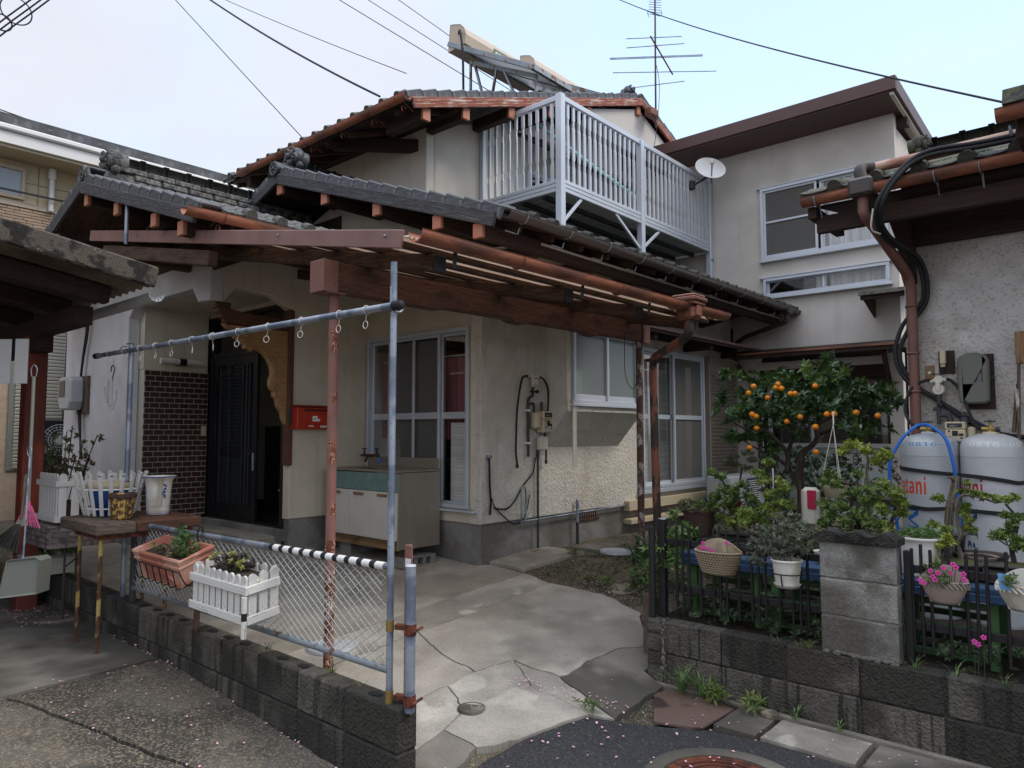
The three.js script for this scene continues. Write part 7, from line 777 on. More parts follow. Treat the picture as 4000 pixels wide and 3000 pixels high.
{ // outdoor sink
  const t = thing('outdoor_sink', 'old outdoor kitchen sink cabinet with white doors and green band', 'sink', [4.7, 0.45, 5.9]); const u0 = 4.42, u1 = 4.99, v0 = 5.36, v1 = 6.5;
  nb().box(u0 + 0.03, 0.5, v0 + 0.002, u1, 1.23, v0 + 0.02, 0.003).build('side_panel', Mt.steel, t); nb().box(u0 + 0.03, 0.5, v1 - 0.02, u1, 1.23, v1, 0.003).box(u0 + 0.04, 0.56, v0 + 0.02, u1, 0.58, v1 - 0.02).build('carcass', Mt.sinkWood, t); nb().box(u0 + 0.06, 0.49, v0 + 0.02, u0 + 0.08, 0.6, v1 - 0.02).build('plinth', Mt.sinkWood, t);
  nb().box(u0 + 0.008, 1.05, v0, u0 + 0.028, 1.225, v1, 0.003).build('front_band', Mt.sinkGreen, t); for (let k = 0; k < 3; k++) { const a = v0 + 0.004 + k * 0.379, d = nb().box(u0 + 0.008 - (k ? 0 : 0.006), 0.59, a, u0 + 0.028, 1.045, a + 0.373, 0.004).build('door', Mt.sinkWhite, t); nb().box(u0 - 0.012, 1.0, a + 0.13, u0 + 0.006, 1.025, a + 0.28, 0.004).build('handle', Mt.sinkWood, d); }
  nb().box(u0, 1.235, v0 - 0.005, u0 + 0.12, 1.255, v1 + 0.005, 0.004).box(u1 - 0.12, 1.235, v0 - 0.005, u1, 1.255, v1 + 0.005, 0.004).box(u0 + 0.121, 1.235, v0 - 0.005, u1 - 0.121, 1.255, v0 + 0.45, 0.004).box(u0 + 0.121, 1.235, v1 - 0.1, u1 - 0.121, 1.255, v1 + 0.005, 0.004).box(u1 - 0.02, 1.256, v0 - 0.004, u1, 1.36, v1 + 0.004, 0.003).build('worktop', Mt.steel, t); nb().box(u0 + 0.12, 1.08, v0 + 0.45, u1 - 0.12, 1.09, v1 - 0.1).build('basin', Mt.steel, t);
  const s = thing('hollow_block', 'hollow concrete block under the right end of the outdoor sink', 'block', [4.65, 0.33, 5.4]); nb().prism([[0, 0], [0.39, 0], [0.39, 0.1], [0, 0.1]], [4.5, 0.33, 5.5], [1, 0, 0], [0, 1, 0], 0.19, [[[0.06, 0.02], [0.06, 0.07], [0.09, 0.085], [0.12, 0.07], [0.12, 0.02]], [[0.16, 0.02], [0.16, 0.07], [0.195, 0.085], [0.23, 0.07], [0.23, 0.02]], [[0.27, 0.02], [0.27, 0.07], [0.3, 0.085], [0.33, 0.07], [0.33, 0.02]]], 0.003).build('shell', Mt.blockGrey, s); tag(nb().box(4.52, 0.432, 5.34, 4.6, 0.49, 5.5, 0.006).build('wood_wedge', Mt.soffitWood), 'wood wedge between the hollow block and sink', 'wedge'); nb().box(4.52, 0.3, 6.2, 4.9, 0.498, 6.4, 0.006).build('rear_block', Mt.blockGrey, t);
  const f = thing('faucet', 'old wall tap with two cross handles and blue outlet above the sink', 'tap', [4.9, 1.35, 6.3]); nb().cyl([UW, 1.36, 6.42], [4.86, 1.37, 6.46], 0.014, 0.014, 10).cyl([4.86, 1.37, 6.5], [4.86, 1.38, 6.2], 0.013, 0.013, 10).cyl([4.86, 1.37, 6.38], [4.84, 1.3, 6.4], 0.015, 0.013, 10).build('pipe', Mt.rust, f); for (const v of [6.44, 6.22]) nb().cyl([4.86, 1.38, v], [4.86, 1.44, v], 0.012, 0.01, 10).sph([4.86, 1.38, v], 0.022).bar([4.86, 1.445, v - 0.035], [4.86, 1.445, v + 0.035], 0.014, 0.01).bar([4.825, 1.445, v], [4.895, 1.445, v], 0.014, 0.01).build('valve', Mt.darkPipe, f); nb().cyl([4.86, 1.35, 6.17], [4.85, 1.28, 6.17], 0.018, 0.014, 12).cyl([4.855, 1.32, 6.17], [4.854, 1.31, 6.17], 0.026, 0.026, 12).build('blue_outlet', Mt.blue, f);
}
{ // electricity meter, cables and shrub at the far end of the white wall
  const m = thing('electric_meter', 'pale grey electricity meter box at the far end of the white entrance wall', 'electricity meter', [3.08, 2.0, 10.0]); nb().box(3.14, 1.85, 9.72, 3.18, 2.32, 10.05, 0.004).build('backboard', Mt.greyWood, m); nb().prism([[9.8, 2.0], [9.86, 1.9], [10.16, 1.9], [10.24, 2.0], [10.24, 2.26], [10.2, 2.31], [9.84, 2.31], [9.8, 2.26]].map(([v, h]) => [v, h]), [2.98, 0, 0], [0, 0, 1], [0, 1, 0], 0.16, [], 0.02).build('case', Mt.paleGrey, m); nb().box(2.972, 2.06, 9.98, 2.979, 2.26, 10.18, 0.002).build('window', plain(50, 56, 58, 0.15), m);
  const c = thing('wall_cables', 'pair of black cables running down the white entrance wall', 'cables', [3.15, 2, 9.7]); for (const o of [0, 0.06]) nb().tube([[3.1, 3.3, 9.66 + o], [3.13, 2.9, 9.72 + o], [3.13, 2.5, 9.86 + o * 0.4], [3.13, 2.1, 9.92 + o * 0.3], [3.13, 1.7, 9.86 + o * 0.6], [3.1, 1.3, 9.72 - o]], 0.012, 40, 7).build('cable', Mt.cable, c);
  const s = thing('rose_bush', 'sparse rose bush with reddish leaves in front of the white wall end', 'shrub', [2.75, 0.3, 9.2]); const R = rng(78), b = nb(), L = new Leaves(); for (let k = 0; k < 15; k++) { const a = [2.75 + (R() - 0.5) * 0.1, 0.2, 9.2 + (R() - 0.5) * 0.2], e = [2.75 + (R() - 0.5) * 0.5, 1.2 + R() * 0.55, 9.2 + (R() - 0.5) * 1.5], q = [lerp(a[0], e[0], 0.4), 0.85, lerp(a[2], e[2], 0.35)]; b.tube([a, q, e], 0.006, 10, 5); for (let j = 0; j < 11; j++) { const t = 0.35 + R() * 0.65, p = [lerp(q[0], e[0], t) + (R() - 0.5) * 0.12, lerp(q[1], e[1], t) + (R() - 0.5) * 0.1, lerp(q[2], e[2], t) + (R() - 0.5) * 0.16]; rosette(L, R, VA(p), 6, 0.045, 0.028, R() < 0.25 ? [[0.14, 0.07, 0.04]] : [[0.07, 0.11, 0.04], [0.1, 0.13, 0.04]], 0.3); } } b.build('stem', Mt.bark, s); L.build('foliage', s);
}

// ---------- right boundary: block wall, pillar, iron railing ----------
{
  const t = thing('block_wall', 'stained concrete block wall with plants above it, right of the gate', 'block wall', [4.21, 0, 1]); const R = rng(81), ms = tint(Mt.block, [0.9, 1, 1.1]).concat(tint(Mt.blockB, [0.86, 0.92]));
  for (let c = 0; c < 2; c++) for (let i = 0; i < 10; i++) { const g = chamfer(0.118, 0.196, 0.386, 0.007); place('block', g, ms[R() * ms.length | 0], t, new THREE.Matrix4().makeTranslation(4.209 + (R() - 0.5) * 0.006, 0.115 + c * 0.202, -(2.175 - i * 0.3925))); } for (let c = 0; c < 2; c++) place('block', chamfer(0.118, 0.196, 0.11, 0.007), ms[4], t, new THREE.Matrix4().makeTranslation(4.205, 0.115 + c * 0.202, -2.43));
  nb().box(4.156, -0.05, -1.9, 4.262, 0.41, 2.48).build('mortar', Mt.blockBlack, t); nb().box(4.12, -0.05, -2, 4.15, 0.035, 2.5, 0.008).build('footing', Mt.concreteDark, t); const q = nb(); for (let k = 0; k < 16; k++) q.sph([4.15 + R() * 0.01, 0.12 + k * 0.02, 2.365 + (R() - 0.5) * 0.03], 0.01 + R() * 0.012, [0.5, 1, 1], 7); q.build('mortar_smear', Mt.mortar, t);
  const p = thing('block_pillar', 'grey concrete block pillar with rough black cap standing on the wall', 'pillar', [4.22, 0.42, 1.195]); for (let k = 0; k < 3; k++) place('block', chamfer(0.118, 0.193, 0.388, 0.006), tint(Mt.blockGrey, [0.92, 1.18, 1.1])[k], p, new THREE.Matrix4().makeTranslation(4.218, 0.515 + 0.008 + k * 0.2, -1.195)); nb().box(4.167, 0.42, 1.006, 4.268, 1.02, 1.384).build('mortar', Mt.mortar, p);
  const m = nb(); for (let k = 0; k < 40; k++) m.sph([4.156 + R() * 0.008, 0.42 + R() * 0.012, 1.01 + R() * 0.37], 0.008 + R() * 0.007, [0.8, 0.8, 1.4], 6); m.build('mortar_smear', Mt.mortar, p); const cap = nb(); const prof = []; for (let i = 0; i <= 24; i++) { const v = lerp(0.985, 1.405, i / 24); prof.push([v, 1.075 + 0.012 * Math.cos((v - 1.195) * 44)]); } cap.wallU(4.135, [[0.985, 1.026], [1.405, 1.026], ...prof.slice().reverse()], 0.15, [], 0); cap.build('cap', Mt.blockBlack, p);
}
{
  const rail = (name, label, v0, v1, trip) => { const t = thing(name, label, 'railing', [4.27, 0.42, (v0 + v1) / 2]); for (const h of [0.885, 0.595]) nb().box(4.262, h, v0, 4.282, h + 0.04, v1, 0.002).build('rail', Mt.ironBlack, t); for (const [v, h0, h1] of trip) nb().cyl([4.252, h0, v], [4.252, h1, v], 0.0085, 0.0085, 8).cyl([4.252, h1, v], [4.252, h1 + 0.004, v], 0.0088, 0.007, 8).build('bar', Mt.ironBlack, t); return t; };
  const tr = (c) => [[c + 0.043, 0.5, 1.01], [c, 0.47, 1.035], [c - 0.043, 0.5, 1.01]], set = []; for (const c of [2.275, 2.02, 1.775, 1.53]) set.push(...tr(c)); for (const v of [2.15, 1.9, 1.65]) set.push([v, 0.48, 1.035]); const a = rail('iron_railing', 'black iron bar railing between the gate side and the block pillar', 1.41, 2.4, set); nb().box(4.235, 0.42, 2.4, 4.285, 1.05, 2.45, 0.004).build('post', Mt.ironBlack, a); nb().lathe([4.26, 1.05, 2.425], [[0.001, 0.006], [0.026, 0.004], [0.028, 0]], 12).build('post_cap', Mt.galv, a);
  tag(nb().cyl([4.2, 0.42, 2.47], [4.2, 1.0, 2.47], 0.022, 0.022, 14).build('pipe_post', Mt.black), 'short black pipe post at the left end of the iron railing', 'post'); const s2 = []; for (const c of [0.905, 0.66, 0.41, 0.16]) s2.push(...tr(c)); for (const v of [0.78, 0.535, 0.29]) s2.push([v, 0.48, 1.035]); const b = rail('iron_railing', 'black iron bar railing to the right of the block pillar', -0.6, 0.985, s2); nb().box(4.23, 0.42, 0.95, 4.27, 1.0, 0.984, 0.003).build('post', Mt.ironBlack, b);
}
{ // planting bed, staging planks and crates
  pave('planting_bed', paved([[4.27, 2.46], [4.27, -3], [5.94, -3], [5.94, 1.3], [6.4, 1.4], [10.6, 2.45], [4.5, 2.5]], 0.012, { gap: 0, rough: 0.02, bump: 0.04, H: () => 0.375 }), Mt.humus, null, 'structure');
  const t = thing('plant_staging', 'blue plank staging on green crates carrying the potted bonsai', 'staging', [4.65, 0.4, 1.3]); for (let k = 0; k < 3; k++) nb().box(4.45 + k * 0.135, 0.785, -0.6, 4.575 + k * 0.135, 0.815, 2.42, 0.004).build('plank', Mt.bluePlank, t); nb().box(4.44, 0.74, -0.6, 4.47, 0.784, 2.42, 0.003).build('edge_plank', Mt.bluePlank, t);
  const cr = (v, label) => { const c = thing('green_crate', label, 'crate', [4.68, 0.4, v]); for (const [u, w] of [[4.5, v - 0.22], [4.5, v + 0.22], [4.86, v - 0.22], [4.86, v + 0.22]]) nb().box(u - 0.022, 0.39, w - 0.022, u + 0.022, 0.735, w + 0.022, 0.004).build('corner_post', Mt.green, c); for (const h of [0.42, 0.56, 0.69]) nb().box(4.482, h, v - 0.198, 4.5, h + 0.035, v + 0.198, 0.003).box(4.86, h, v - 0.198, 4.88, h + 0.035, v + 0.198, 0.003).build('slat', Mt.greenDark, c); for (const h of [0.42, 0.69]) nb().box(4.522, h, v + 0.2, 4.838, h + 0.03, v + 0.22).build('slat', Mt.greenDark, c); };
  cr(2.1, 'green plastic crate under the blue planks behind the left railing'); cr(1.55, 'green plastic crate under the blue planks beside the block pillar'); cr(0.85, 'green plastic crate under the blue planks right of the block pillar'); cr(0.2, 'green plastic crate under the blue planks at the right edge');
}
// ---------- pots hung on the railing ----------
function pinks(t, pts, base) { const g = nb(), s = nb(); for (const p of pts) { s.tube([base(p), [lerp(base(p)[0], p[0], 0.5) + 0.006, lerp(base(p)[1], p[1], 0.6), lerp(base(p)[2], p[2], 0.5)], p], 0.0018, 8, 5); for (let k = 0; k < 5; k++) { const a = k / 5 * 6.283 + p[1] * 40; const c = [p[0], p[1] + 0.0085 * Math.sin(a), p[2] + 0.0085 * Math.cos(a)]; g.sph(c, 0.0058, [0.35, 1, 1], 7); } } g.build('flowers', Mt.flower, t); s.build('flower_stems', Mt.greenDark, t); }
function halfPot(name, label, c, w, h, mat, kind) { // wall pot: half bowl with a raised back
  const t = thing(name, label, 'hanging pot', c), R = w / 2, prof = []; for (let i = 0; i <= 8; i++) { const a = i / 8; prof.push([R * (kind ? 0.62 + 0.38 * Math.pow(a, 0.8) : Math.sin(Math.min(1.45, 0.55 + a * 0.95)) * 0.99), h * a]); }
  prof.push([R * 1.03, h], [R * 1.03, h + 0.01], [R * 0.93, h + 0.01], [R * 0.9, h - 0.03], [0.001, h - 0.034]); const sx = 0.62;
  const g = new THREE.LatheGeometry([new THREE.Vector2(0.001, 0)].concat(prof.map(([r, y]) => new THREE.Vector2(r, y))), 30, Math.PI, Math.PI); g.scale(sx, 1, 1); const q = g.attributes.uv, P = g.attributes.position; for (let i = 0; i < q.count; i++) q.setXY(i, q.getX(i) * 0.5, P.getY(i)); g.translate(c[0], c[1], -c[2]); nb().add(g).build('bowl', mat, t);
  const top = []; for (let i = 0; i <= 14; i++) { const v = lerp(-R, R, i / 14); top.push([v, h + 0.01 + 0.075 * Math.pow(Math.cos(v / R * 1.5), 1) * (kind ? 1 : 1)]); } nb().prism([[-R * 0.6, 0], [R * 0.6, 0], ...top.slice().reverse()].map(([v, y]) => [v, y]), [c[0] - 0.004, c[1], c[2]], [0, 0, 1], [0, 1, 0], 0.012).build('back_plate', mat, t);
  const rim = nb(); if (kind) { for (let i = 0; i < 44; i++) { const a = Math.PI * i / 43; rim.sph([c[0] - R * 1.0 * sx * Math.sin(a), c[1] + h + 0.004, c[2] + R * 1.0 * Math.cos(a)], 0.0085, [1, 0.8, 1], 6); } for (let r = 1; r < 9; r++) { const a0 = r / 9, rr = R * (0.62 + 0.38 * Math.pow(a0, 0.8)) + 0.001; for (let i = 0; i < 22; i++) { const a = Math.PI * (i + (r % 2) * 0.5) / 22; rim.sph([c[0] - rr * sx * Math.sin(a), c[1] + h * a0, c[2] + rr * Math.cos(a)], 0.009, [0.8, 0.75, 1.25], 6); } } rim.build('woven_relief', mat, t); }
  else { for (let i = 0; i < 14; i++) { const f = (x, y) => { const a = Math.PI * x; return [c[0] - R * 1.02 * sx * Math.sin(a), c[1] + h - y, c[2] + R * 1.02 * Math.cos(a)]; }; rim.tube([f(i / 14, 0.002), f((i + 0.5) / 14, 0.012), f((i + 1) / 14, 0.026)], 0.005, 6, 5); } rim.build('rope_rim', mat, t); }
  const so = nb(); so.l.push(norm(new THREE.CircleGeometry(R * 0.92, 24, 0, Math.PI).rotateX(-Math.PI / 2).rotateY(Math.PI / 2).scale(sx, 1, 1).translate(c[0], c[1] + h - 0.018, -c[2]))); so.build('soil', Mt.humus, t); return t;
}
{
  let t = halfPot('woven_wall_pot', 'beige basket-weave wall pot with small pink flowers on the left railing', [4.235, 0.745, 2.02], 0.3, 0.135, Mt.wovenPot, true); pinks(t, [[4.16, 0.905, 2.1], [4.15, 0.91, 2.07], [4.15, 0.905, 2.04], [4.16, 0.89, 2.02], [4.17, 0.935, 2.09], [4.2, 0.945, 1.95]], (p) => [4.2, 0.86, p[2]]);
  t = halfPot('taupe_wall_pot', 'taupe wall pot with rope rim and bright pink flowers right of the pillar', [4.235, 0.755, 0.8], 0.215, 0.11, Mt.greyPot, false); pinks(t, [[4.14, 0.925, 0.84], [4.13, 0.92, 0.805], [4.13, 0.9, 0.83], [4.15, 0.945, 0.785], [4.16, 0.965, 0.745], [4.15, 0.955, 0.73], [4.15, 0.925, 0.7], [4.14, 0.9, 0.695], [4.17, 0.92, 0.76], [4.13, 0.875, 0.885], [4.13, 0.865, 0.87], [4.13, 0.885, 0.82]], (p) => [4.19, 0.85, lerp(p[2], 0.8, 0.3)]); const L = new Leaves(), R = rng(82); clump(L, R, [4.17, 0.9, 0.85], 0.04, 10, 6, 0.03, 0.013, MID); clump(L, R, [4.16, 0.88, 0.79], 0.05, 12, 6, 0.025, 0.011, MID); clump(L, R, [4.2, 0.95, 0.82], 0.025, 5, 6, 0.03, 0.014, MID); L.build('leaves', t);
  t = halfPot('white_wall_pot', 'off-white wall pot with rope rim at the right picture edge', [4.235, 0.77, 0.46], 0.235, 0.115, Mt.whitePot, false); const L2 = new Leaves(); clump(L2, rng(83), [4.16, 0.92, 0.515], 0.035, 12, 6, 0.026, 0.012, MID); L2.build('leaves', t); tag(nb().prism([[-0.025, 0], [0.022, 0], [0.03, 0.075], [-0.03, 0.075]], [4.17, 0.87, 0.535], [0.3, 0, 1], [0, 1, 0], 0.002).build('plant_label', plain(110, 160, 205, 0.5)), 'blue plant label card stuck in the off-white wall pot', 'plant label');
  // white round pot in a ring holder with silvery shrub
  t = thing('ring_pot', 'white round pot tilted in black ring holder with silvery shrub', 'hanging pot', [4.14, 0.75, 1.56]); const c = [4.12, 0.755, 1.555]; nb().lathe(c, [[0.001, 0], [0.058, 0], [0.062, 0.01], [0.078, 0.135], [0.086, 0.14], [0.086, 0.15], [0.078, 0.15], [0.07, 0.12], [0.001, 0.12]], 32).build('body', Mt.whitePot, t); nb().lathe([c[0], c[1] - 0.006, c[2]], [[0.001, 0], [0.062, 0], [0.074, 0.02], [0.071, 0.022], [0.06, 0.006]], 30).build('saucer', Mt.whitePot, t); nb().lathe([c[0], c[1] + 0.125, c[2]], [[0.001, 0], [0.076, 0]], 20).build('soil', Mt.humus, t); nb().tor([c[0], c[1] + 0.075, c[2]], 0.092, 0.004, 'h', 36).tube([[c[0] - 0.09, c[1] + 0.075, c[2]], [c[0] - 0.07, c[1] + 0.01, c[2]], [c[0], c[1] - 0.02, c[2]], [c[0] + 0.1, c[1] + 0.02, c[2]], [c[0] + 0.13, c[1] + 0.09, c[2]]], 0.004, 20, 5).build('ring_holder', Mt.ironBlack, t);
  const L3 = new Leaves(), R3 = rng(84), SIL = [[0.11, 0.14, 0.09], [0.15, 0.18, 0.12], [0.08, 0.1, 0.06], [0.13, 0.11, 0.07]], st = nb(); const blobs = [[4.12, 1.0, 1.6, 0.1], [4.13, 1.01, 1.69, 0.085], [4.14, 1.03, 1.5, 0.09], [4.1, 0.94, 1.72, 0.07], [4.12, 0.98, 1.48, 0.07], [4.16, 1.09, 1.62, 0.07], [4.18, 1.12, 1.55, 0.06], [4.15, 1.06, 1.47, 0.06], [4.08, 0.88, 1.71, 0.04], [4.1, 0.95, 1.6, 0.08]]; for (const [u, h, v, r] of blobs) { st.tube([[c[0] + (R3() - 0.5) * 0.04, 0.87, c[2] + (R3() - 0.5) * 0.05], [lerp(c[0], u, 0.5), lerp(0.87, h, 0.6), lerp(c[2], v, 0.5)], [u, h, v]], 0.003, 10, 5); clump(L3, R3, [u, h, v], r, Math.round(r * 620), 7, 0.021, 0.008, SIL); } st.build('stems', Mt.barkPale, t); L3.build('foliage', t);
}
// ---------- bonsai azaleas and other potted plants on the staging ----------
function bonsai(name, label, pot, trunk, pads, cols, o = {}) { // pot [u, h, v, w, hh, round]
  const t = thing(name, label, 'bonsai', [pot[0], pot[1], pot[2]], o.group), R = rng(o.seed ?? 90), [u, h, v, w, hh, round] = pot;
  if (round) nb().lathe([u, h, v], [[0.001, 0.004], [w * 0.32, 0], [w * 0.36, 0.012], [w * 0.47, hh * 0.85], [w * 0.53, hh * 0.88], [w * 0.53, hh], [w * 0.46, hh], [w * 0.44, hh * 0.8], [0.001, hh * 0.85]], 30).build('pot', o.pot ?? Mt.bonsaiPot, t);
  else { const b = nb(); b.prism([[-w * 0.42, 0.01], [w * 0.42, 0.01], [w * 0.5, hh], [-w * 0.5, hh]], [u + w * 0.3, h, v], [0, 0, 1], [0, 1, 0], -w * 0.6 + 0.0001, [[[-w * 0.4, hh * 0.75], [w * 0.4, hh * 0.75], [w * 0.41, hh * 0.9], [-w * 0.41, hh * 0.9]]], 0.004); b.box(u - w * 0.32, h + hh - 0.012, v - w * 0.52, u + w * 0.32, h + hh + 0.002, v + w * 0.52, 0.004).box(u - 0.02, h, v - w * 0.3, u + 0.02, h + 0.012, v + w * 0.3); b.build('pot', o.pot ?? Mt.bonsaiPot, t); }
  nb().lathe([u, h + hh - 0.01, v], [[0.001, 0.022], [w * 0.25, 0.016], [w * 0.44, 0.002]], 18, round ? 1 : 0.6, 1).build('moss', plain(70, 72, 36, 0.95), t);
  const b = nb(); if (trunk.length) twig(b, trunk, o.r ?? 0.014, 0.006); const tips = trunk.length ? trunk : [[u, h + hh, v]]; const L = new Leaves(); for (const [pu, ph, pv, r] of pads) { let best = tips[0], bd = 9; for (const q of tips) { const d = Math.hypot(q[0] - pu, (q[1] - ph) * 1.5 + (q[1] > ph ? 0.1 : 0), q[2] - pv); if (d < bd) { bd = d; best = q; } } b.tube([best, [lerp(best[0], pu, 0.5), lerp(best[1], ph, 0.4) - 0.005, lerp(best[2], pv, 0.5)], [pu, ph - 0.01, pv]], 0.0035, 8, 5); const k = r ?? o.pr ?? 0.055; clump(L, R, [pu, ph, pv], k, Math.round(k * (o.dens ?? 620)), 8, o.len ?? 0.026, o.wid ?? 0.011, cols, o.flat ?? 0.6); }
  b.build('trunk', o.bark ?? Mt.bark, t); L.build('foliage', t); return t;
}
const AZ = [[0.2, 0.26, 0.035], [0.15, 0.22, 0.03], [0.1, 0.17, 0.03], [0.26, 0.3, 0.05]], AZD = [[0.08, 0.14, 0.03], [0.11, 0.18, 0.035], [0.16, 0.22, 0.04]], AZB = [[0.28, 0.32, 0.04], [0.2, 0.27, 0.035], [0.34, 0.36, 0.06]];
bonsai('bonsai_azalea', 'dark-leaved azalea bonsai behind the brown fluted pot', [5.0, 0.82, 2.24, 0.24, 0.08], [[5.0, 0.9, 2.24], [4.98, 1.02, 2.27], [5.02, 1.12, 2.22], [4.97, 1.22, 2.3], [4.97, 1.31, 2.35]], [[4.95, 1.31, 2.33, 0.05], [4.97, 1.21, 2.31, 0.06], [4.93, 1.2, 2.21, 0.06], [4.98, 1.15, 2.39, 0.055], [4.94, 1.14, 2.25, 0.06], [4.97, 1.16, 2.12, 0.055], [4.95, 1.33, 2.4, 0.04], [4.92, 1.25, 2.16, 0.05], [4.95, 1.08, 2.4, 0.05], [5.02, 1.08, 2.3, 0.06], [5.0, 1.06, 2.17, 0.05], [4.93, 1.01, 2.33, 0.04]], AZD, { seed: 91 });
bonsai('bonsai_azalea', 'tall lime-green azalea bonsai tied to a white stake', [4.83, 0.82, 1.93, 0.26, 0.08], [[4.83, 0.9, 1.93], [4.86, 1.02, 1.9], [4.83, 1.14, 1.94], [4.86, 1.26, 1.91], [4.85, 1.4, 1.93]], [[4.85, 1.42, 1.94, 0.035], [4.85, 1.34, 2.01, 0.05], [4.83, 1.29, 1.97, 0.05], [4.85, 1.29, 1.88, 0.05], [4.83, 1.25, 1.83, 0.055], [4.82, 1.2, 1.9, 0.06], [4.8, 1.15, 1.84, 0.06], [4.82, 1.12, 1.94, 0.065], [4.8, 1.07, 2.03, 0.06], [4.83, 1.06, 2.12, 0.055], [4.8, 1.0, 2.18, 0.055], [4.86, 1.14, 1.81, 0.05], [4.78, 1.02, 2.08, 0.06], [4.8, 1.08, 1.88, 0.055], [4.83, 1.01, 1.97, 0.055]], AZ, { seed: 92 });
tag(nb().cyl([4.82, 0.9, 1.9], [4.83, 1.38, 1.9], 0.003, 0.003, 6).build('plant_stake', Mt.white), 'thin white stake standing in the tall lime-green azalea', 'stake');
bonsai('bonsai_azalea', 'broad dense green azalea bonsai behind the pillar cap', [4.82, 0.84, 1.38, 0.26, 0.09, true], [[4.82, 0.92, 1.38], [4.85, 1.02, 1.36], [4.8, 1.14, 1.4], [4.83, 1.3, 1.36]], [[4.8, 1.31, 1.55, 0.05], [4.82, 1.3, 1.48, 0.055], [4.85, 1.36, 1.37, 0.045], [4.78, 1.27, 1.28, 0.055], [4.8, 1.24, 1.39, 0.06], [4.78, 1.16, 1.46, 0.06], [4.78, 1.13, 1.34, 0.06], [4.8, 1.09, 1.53, 0.055], [4.76, 1.08, 1.29, 0.055], [4.84, 1.35, 1.53, 0.045], [4.84, 1.16, 1.57, 0.05], [4.8, 1.04, 1.56, 0.05], [4.76, 1.07, 1.43, 0.055], [4.8, 1.2, 1.32, 0.05]], AZD, { seed: 93 });
bonsai('bonsai_azalea', 'bright green azalea bonsai touching the left gas cylinder', [4.84, 0.84, 1.16, 0.22, 0.09, true], [[4.84, 0.92, 1.16], [4.82, 1.05, 1.18], [4.85, 1.18, 1.16], [4.82, 1.28, 1.2]], [[4.8, 1.3, 1.21, 0.055], [4.8, 1.26, 1.15, 0.055], [4.8, 1.2, 1.12, 0.055], [4.78, 1.16, 1.21, 0.055], [4.82, 1.14, 1.12, 0.05], [4.76, 1.06, 1.2, 0.05], [4.8, 1.22, 1.25, 0.045]], AZ, { seed: 94 });
bonsai('bonsai_azalea', 'yellow-leaved azalea bonsai with pale bare trunk beside the blue hose', [5.2, 1.12, 1.39, 0.26, 0.07], [[5.2, 1.18, 1.39], [5.2, 1.26, 1.39], [5.2, 1.33, 1.41], [5.2, 1.44, 1.4], [5.2, 1.48, 1.41]], [[5.2, 1.54, 1.5, 0.05], [5.18, 1.5, 1.4, 0.045], [5.2, 1.48, 1.31, 0.045], [5.2, 1.43, 1.35, 0.035], [5.22, 1.49, 1.56, 0.04], [5.2, 1.46, 1.27, 0.035]], AZB, { seed: 95, bark: Mt.barkPale, r: 0.016, len: 0.032, wid: 0.013 });
bonsai('bonsai_azalea', 'windswept azalea bonsai with one long branch across the right cylinder', [4.64, 0.815, 0.78, 0.24, 0.1, true], [[4.64, 0.92, 0.79], [4.66, 0.97, 0.8], [4.66, 1.0, 0.81], [4.66, 1.05, 0.79], [4.68, 1.1, 0.8], [4.68, 1.16, 0.81], [4.68, 1.23, 0.8], [4.68, 1.27, 0.78], [4.68, 1.27, 0.72], [4.68, 1.24, 0.62]], [[4.7, 1.25, 0.9, 0.035], [4.72, 1.29, 0.78, 0.03], [4.7, 1.285, 0.73, 0.035], [4.7, 1.27, 0.68, 0.035], [4.7, 1.26, 0.62, 0.035], [4.7, 1.26, 0.57, 0.03], [4.72, 1.27, 0.54, 0.025], [4.7, 1.21, 0.77, 0.03], [4.7, 1.17, 0.78, 0.035], [4.7, 1.13, 0.76, 0.03], [4.68, 1.1, 0.93, 0.035], [4.66, 1.08, 0.86, 0.035], [4.7, 1.08, 0.75, 0.035], [4.72, 1.34, 0.76, 0.018]], AZ, { seed: 96, bark: Mt.barkPale, r: 0.013, len: 0.024, wid: 0.01, dens: 520 });
bonsai('bonsai_azalea', 'small lime azalea sprig in front of the windswept bonsai', [4.55, 0.815, 0.89, 0.12, 0.08, true], [[4.55, 0.9, 0.88], [4.57, 0.96, 0.86]], [[4.58, 1.04, 0.85, 0.03], [4.57, 1.0, 0.88, 0.028], [4.58, 1.02, 0.83, 0.03]], AZB, { seed: 97, pot: Mt.brownPot });
bonsai('bonsai_azalea', 'leafy azalea bonsai in square pot at the right edge', [4.66, 0.82, 0.54, 0.3, 0.1], [[4.66, 0.93, 0.55], [4.67, 1.01, 0.56], [4.66, 1.08, 0.54], [4.67, 1.16, 0.53], [4.67, 1.24, 0.58]], [[4.66, 1.08, 0.58, 0.04], [4.66, 1.06, 0.62, 0.035], [4.64, 1.05, 0.54, 0.045], [4.66, 1.13, 0.55, 0.035], [4.64, 1.02, 0.52, 0.04], [4.68, 1.18, 0.59, 0.02], [4.66, 1.17, 0.53, 0.025]], AZD, { seed: 98, len: 0.028 });
